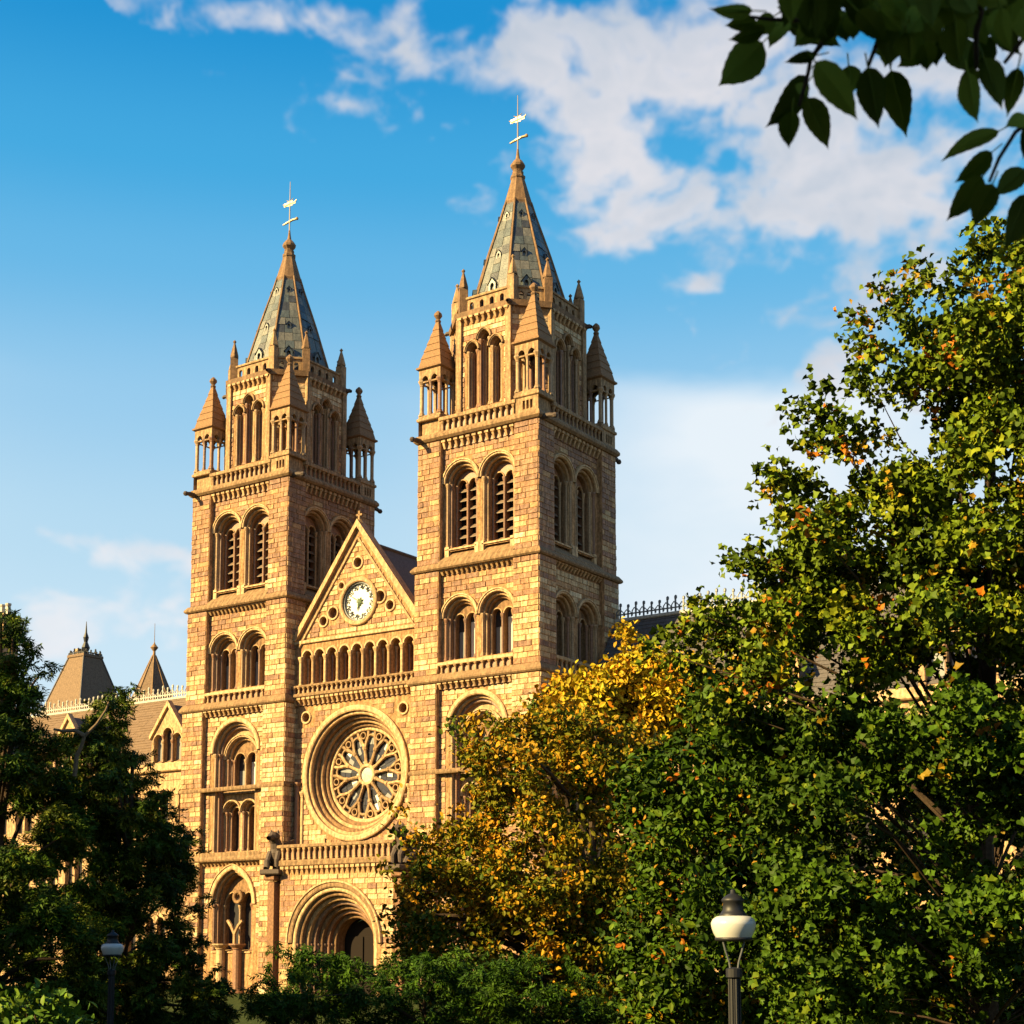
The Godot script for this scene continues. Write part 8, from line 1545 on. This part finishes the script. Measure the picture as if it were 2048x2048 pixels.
# ---------------------------------------------------------------- unseen houses added across the road to shade the garden
func house(label: String, x0: float, x1: float, z0: float, h: float) -> void:
	var t := thing("added_shade_house", label, "house", Vector3(x0, GROUND, z0), "unseen houses added across the road for shade")
	var w := x1 - x0
	var mb := MB.new()
	var ops := []
	var n := int(w / 3.0)
	for f in int(h / 3.6):
		for i in n:
			ops.append(Op.new(3, w * (i + 0.5) / n, 0.55, 1.0 + f * 3.6, 3.0 + f * 3.6))
	mb.x = Transform3D(Basis(Vector3.UP, PI), Vector3(w, 0, 0))
	wall_panel(mb, 0, w, 0, h, 0, -0.3, ops)
	mb.x = Transform3D()
	mb.box(Vector3(0, 0, 0.35), Vector3(w, h, 12))
	put("wall", mb.mesh(), M.brick_house, t)
	for o: Op in ops:
		mb = MB.new()
		mb.box(Vector3(w - o.c - 0.55, o.y0, 0.2), Vector3(w - o.c + 0.55, o.ys, 0.24))
		put("window", mb.mesh(), M.glass, t)
	mb = MB.new()
	mb.box(Vector3(-0.2, h, -0.4), Vector3(w + 0.2, h + 0.4, 12.3), 0.05)
	put("cornice", mb.mesh(), M.dressed_pale, t)
	mb = MB.new()
	mb.hexa([Vector3(0, h + 0.4, 0.2), Vector3(w, h + 0.4, 0.2), Vector3(w, h + 0.4, 11.8), Vector3(0, h + 0.4, 11.8), Vector3(1, h + 3.2, 3), Vector3(w - 1, h + 3.2, 3), Vector3(w - 1, h + 3.2, 9), Vector3(1, h + 3.2, 9)])
	put("roof", mb.mesh(), M.slate, t)

# ---------------------------------------------------------------- sky
var cloud_noise := FastNoiseLite.new()
var sun_dir := Vector3.ZERO
var blobs := []
func sky_colour(d: Vector3) -> Color:
	var el := rad_to_deg(asin(clampf(d.y, -1, 1)))
	var az := rad_to_deg(atan2(d.x, -d.z))
	var stops := [[-90.0, Color(0.20, 0.26, 0.32)], [-2.0, Color(0.74, 0.85, 0.92)], [4.0, Color(0.74, 0.86, 0.94)], [10.0, Color(0.61, 0.80, 0.925)], [15.0, Color(0.47, 0.71, 0.885)], [20.0, Color(0.31, 0.60, 0.85)], [24.5, Color(0.14, 0.48, 0.80)], [28.0, Color(0.06, 0.40, 0.75)], [33.0, Color(0.014, 0.285, 0.65)], [50.0, Color(0.015, 0.18, 0.48)], [90.0, Color(0.012, 0.12, 0.36)]]
	var col := Color.BLACK
	for i in stops.size() - 1:
		if el >= stops[i][0] and el <= stops[i + 1][0]:
			col = stops[i][1].lerp(stops[i + 1][1], smoothstep(0.0, 1.0, (el - stops[i][0]) / (stops[i + 1][0] - stops[i][0])) * 0.5 + 0.5 * (el - stops[i][0]) / (stops[i + 1][0] - stops[i][0]))
	if el <= -2.0:
		return stops[1][1]
	# warm haze round the low sun
	var g := maxf(d.dot(sun_dir), 0.0)
	var warm := 0.55 * pow(g, 6.0) + 0.25 * pow(g, 2.0) * exp(-maxf(el, 0) / 14.0)
	col = col.lerp(Color(1.25, 0.95, 0.62), clampf(warm, 0, 0.8))
	# thin high veil in broad patches
	var veil := 0.0
	for c in [-24.0, 45.0, 112.0, 160.0, 235.0, 290.0]:
		var x := wrapf(az - c, -180, 180) / 9.5
		veil += exp(-x * x)
	var ripple := cloud_noise.get_noise_3d(az * 0.35, el * 0.9, 60.0)
	veil *= smoothstep(21.3, 20.0, el + ripple * 0.9) * smoothstep(-3.0, 9.0, el) * (0.78 + 0.35 * ripple)
	col = col.lerp(Color(0.86, 0.92, 0.97), clampf(veil * 1.15, 0.0, 0.9))
	# clouds
	var m := 0.0
	for b in blobs:
		var x: float = wrapf(az - b[0], -180, 180) / b[2]
		if absf(x) > 2.6:
			continue
		var y: float = (el - b[1]) / b[3]
		if absf(y) > 2.6:
			continue
		m += b[4] * exp(-0.9 * (x * x + y * y))
	if m < 0.02:
		return col
	m = minf(m, 1.05)
	var p := Vector3(az * 0.9, el * 1.5, 0.0)
	var w := Vector3(cloud_noise.get_noise_3d(p.x * 0.6, p.y * 0.6, 40.0), cloud_noise.get_noise_3d(p.x * 0.6, p.y * 0.6, 80.0), 0) * 1.6
	var n := cloud_noise.get_noise_3d(p.x + w.x, p.y + w.y, 3.0)
	var n2 := cloud_noise.get_noise_3d(p.x * 0.35 + 0.9, p.y * 0.35 - 0.5, 17.0)
	var n3 := cloud_noise.get_noise_3d(p.x * 3.1 + w.x * 2.0, p.y * 3.1 + w.y * 2.0, 31.0)
	var dens := smoothstep(0.20, 0.90, m * 0.68 + n * 1.0 + n3 * 0.36)
	var lit := cloud_noise.get_noise_3d(p.x + w.x - 0.5, p.y + w.y + 0.7, 3.0)
	var thick := smoothstep(0.5, 1.25, m + n2 * 0.6)
	var cc := Color(0.79, 0.77, 0.80).lerp(Color(0.58, 0.63, 0.71), clampf(thick * 0.65 + (lit - n) * -0.9 + n3 * 0.3, 0.0, 1.0))
	cc = cc.lerp(Color(0.86, 0.90, 0.95), smoothstep(20.0, 12.0, el) * 0.7)
	return col.lerp(cc, dens * 0.94)
func make_sky() -> ImageTexture:
	cloud_noise.seed = 21
	cloud_noise.frequency = 0.2
	cloud_noise.fractal_octaves = 6
	cloud_noise.fractal_gain = 0.54
	cloud_noise.noise_type = FastNoiseLite.TYPE_SIMPLEX_SMOOTH
	blobs = CLOUDS.duplicate()
	var r := RandomNumberGenerator.new()
	r.seed = 4
	for i in 190: # the same broken cloud over the rest of the sky
		var az := r.randf_range(-5.0, 300.0)
		var el := r.randf_range(9.0, 70.0)
		var s := r.randf_range(0.5, 1.3)
		blobs.append([az, el, r.randf_range(2.0, 6.0) * s / cos(deg_to_rad(el)), r.randf_range(0.7, 2.2) * s, r.randf_range(0.5, 1.1)])
	var w := 4096
	var h := 2048
	var small := Image.create(512, 256, false, Image.FORMAT_RGBF)
	for y in 256:
		var el := PI / 2 - (y + 0.5) / 256 * PI
		if y > 132:
			small.fill_rect(Rect2i(0, y, 512, 256 - y), sky_colour(Vector3(0, -1, 0)))
			break
		for x in 512:
			var az := (x + 0.5) / 512 * TAU
			small.set_pixel(x, y, sky_colour(Vector3(sin(az) * cos(el), sin(el), -cos(az) * cos(el))))
	small.resize(w, h, Image.INTERPOLATE_CUBIC)
	var x0 := int((1.0 - 64.0 / 360) * w)
	var x1 := int((1.0 - 4.0 / 360) * w)
	for y in range(int((90 - 44.0) / 180 * h), int((90 + 1.0) / 180 * h)):
		var el := PI / 2 - (y + 0.5) / h * PI
		for x in range(x0, x1):
			var az := (x + 0.5) / w * TAU
			small.set_pixel(x, y, sky_colour(Vector3(sin(az) * cos(el), sin(el), -cos(az) * cos(el))))
	return ImageTexture.create_from_image(small)

# ---------------------------------------------------------------- scene
func _ready() -> void:
	rng.seed = 20240611
	var cam := Camera3D.new()
	cam.name = "camera"
	cam.projection = Camera3D.PROJECTION_FRUSTUM
	cam.near = 0.1
	cam.far = 2000.0
	cam.size = 0.1 * 2048.0 / 3026.65
	cam.frustum_offset = Vector2(0, 0.1 * 530.88 / 3026.65)
	cam.position = Vector3(53.02, 1.7, 80.7)
	cam.rotation = Vector3(deg_to_rad(6.37), deg_to_rad(34.33), 0)
	var ca := CameraAttributesPhysical.new()
	ca.frustum_focal_length = 53.0
	ca.frustum_focus_distance = 70.0
	ca.exposure_aperture = 10.0
	ca.frustum_near = 0.1
	ca.frustum_far = 2000.0
	cam.attributes = ca
	cam.near = 0.1
	cam.far = 2000.0
	cam.size = 0.1 * 2048.0 / 3026.65
	add_child(cam)
	cam.current = true
	var sun := DirectionalLight3D.new()
	sun.name = "sun"
	var saz := deg_to_rad(30.0) # towards the left of the front's normal
	var sel := deg_to_rad(27.0)
	sun_dir = Vector3(-sin(saz) * cos(sel), sin(sel), cos(saz) * cos(sel))
	sun.light_energy = 1.6
	sun.light_color = Color(1.0, 0.885, 0.62)
	sun.light_angular_distance = 0.5
	sun.shadow_enabled = true
	sun.transform = Transform3D(Basis.looking_at(-sun_dir, Vector3.UP), Vector3.ZERO)
	add_child(sun)
	var exposure := 3.45
	var we := WorldEnvironment.new()
	we.name = "world"
	var env := Environment.new()
	env.background_mode = Environment.BG_SKY
	var pm := PanoramaSkyMaterial.new()
	pm.panorama = make_sky()
	env.sky = Sky.new()
	env.sky.sky_material = pm
	env.background_energy_multiplier = 1.0 / exposure
	env.tonemap_mode = Environment.TONE_MAPPER_LINEAR
	env.tonemap_exposure = exposure
	env.sdfgi_enabled = true
	env.ssao_enabled = true
	env.ssil_enabled = true
	we.environment = env
	add_child(we)

	make_materials()
	make_stone_meshes()
	make_small_meshes()
	# ground
	var gm := MB.new()
	gm.quad(Vector3(-900, GROUND, -900), Vector3(900, GROUND, -900), Vector3(900, GROUND, 900), Vector3(-900, GROUND, 900))
	var ground := put("ground", gm.mesh(), M.turf, self)
	ground.set_meta("kind", "structure")
	# the museum
	var right := build_tower()
	right.position = Vector3(-5, 0, -5)
	tag(right, "nearer right bell tower, whose dark side face shows, beside the golden tree", "tower", "twin bell towers")
	var left := right.duplicate()
	left.name = numbered("bell_tower")
	add_child(left, true)
	left.position = Vector3(-27.16, 0, -5)
	tag(left, "farther left bell tower, standing left of the clock gable", "tower", "twin bell towers")
	build_front()
	beast(-21.85, 0.85, "dark stone beast on the pier left of the portal balcony", 0.2)
	beast(-10.3, 0.85, "dark stone beast on the pier right of the portal balcony", -0.2)
	build_wing("long stone wing with brown slate roof and gabled dormer left of the towers", -80.0, -32.0, -5.0, -13.0, 16.4, 23.75, M.slate_brown, [[-39.6, 3.9], [-52.0, 3.9], [-64.0, 3.9]], M.lead_pale)
	build_wing("long stone wing with dark slate roof and iron cresting right of the towers", 0.3, 60.0, -4.0, -9.5, 16.4, 24.3, M.slate, [[14.0, 4.6], [26.0, 4.6], [38.0, 4.6]], M.iron_grey)
	build_pavilion()
	# garden
	build_trees()
	lamp(Vector3(44.82, 1.93, 63.92), "nearer black post lamp with white opal globe before the green tree")
	lamp(Vector3(24.46, 1.63, 55.9), "smaller distant black post lamp with white globe before the dark left trees")
	build_branch()
	# unseen house rows, added and sized for the shade they cast
	house("unseen tall house row added across the road to shade the left trees", -50.0, 10.0, 92.0, 24.0)
	house("unseen lower house row added behind the viewpoint to shade the near branch", 10.2, 75.0, 92.0, 14.0)
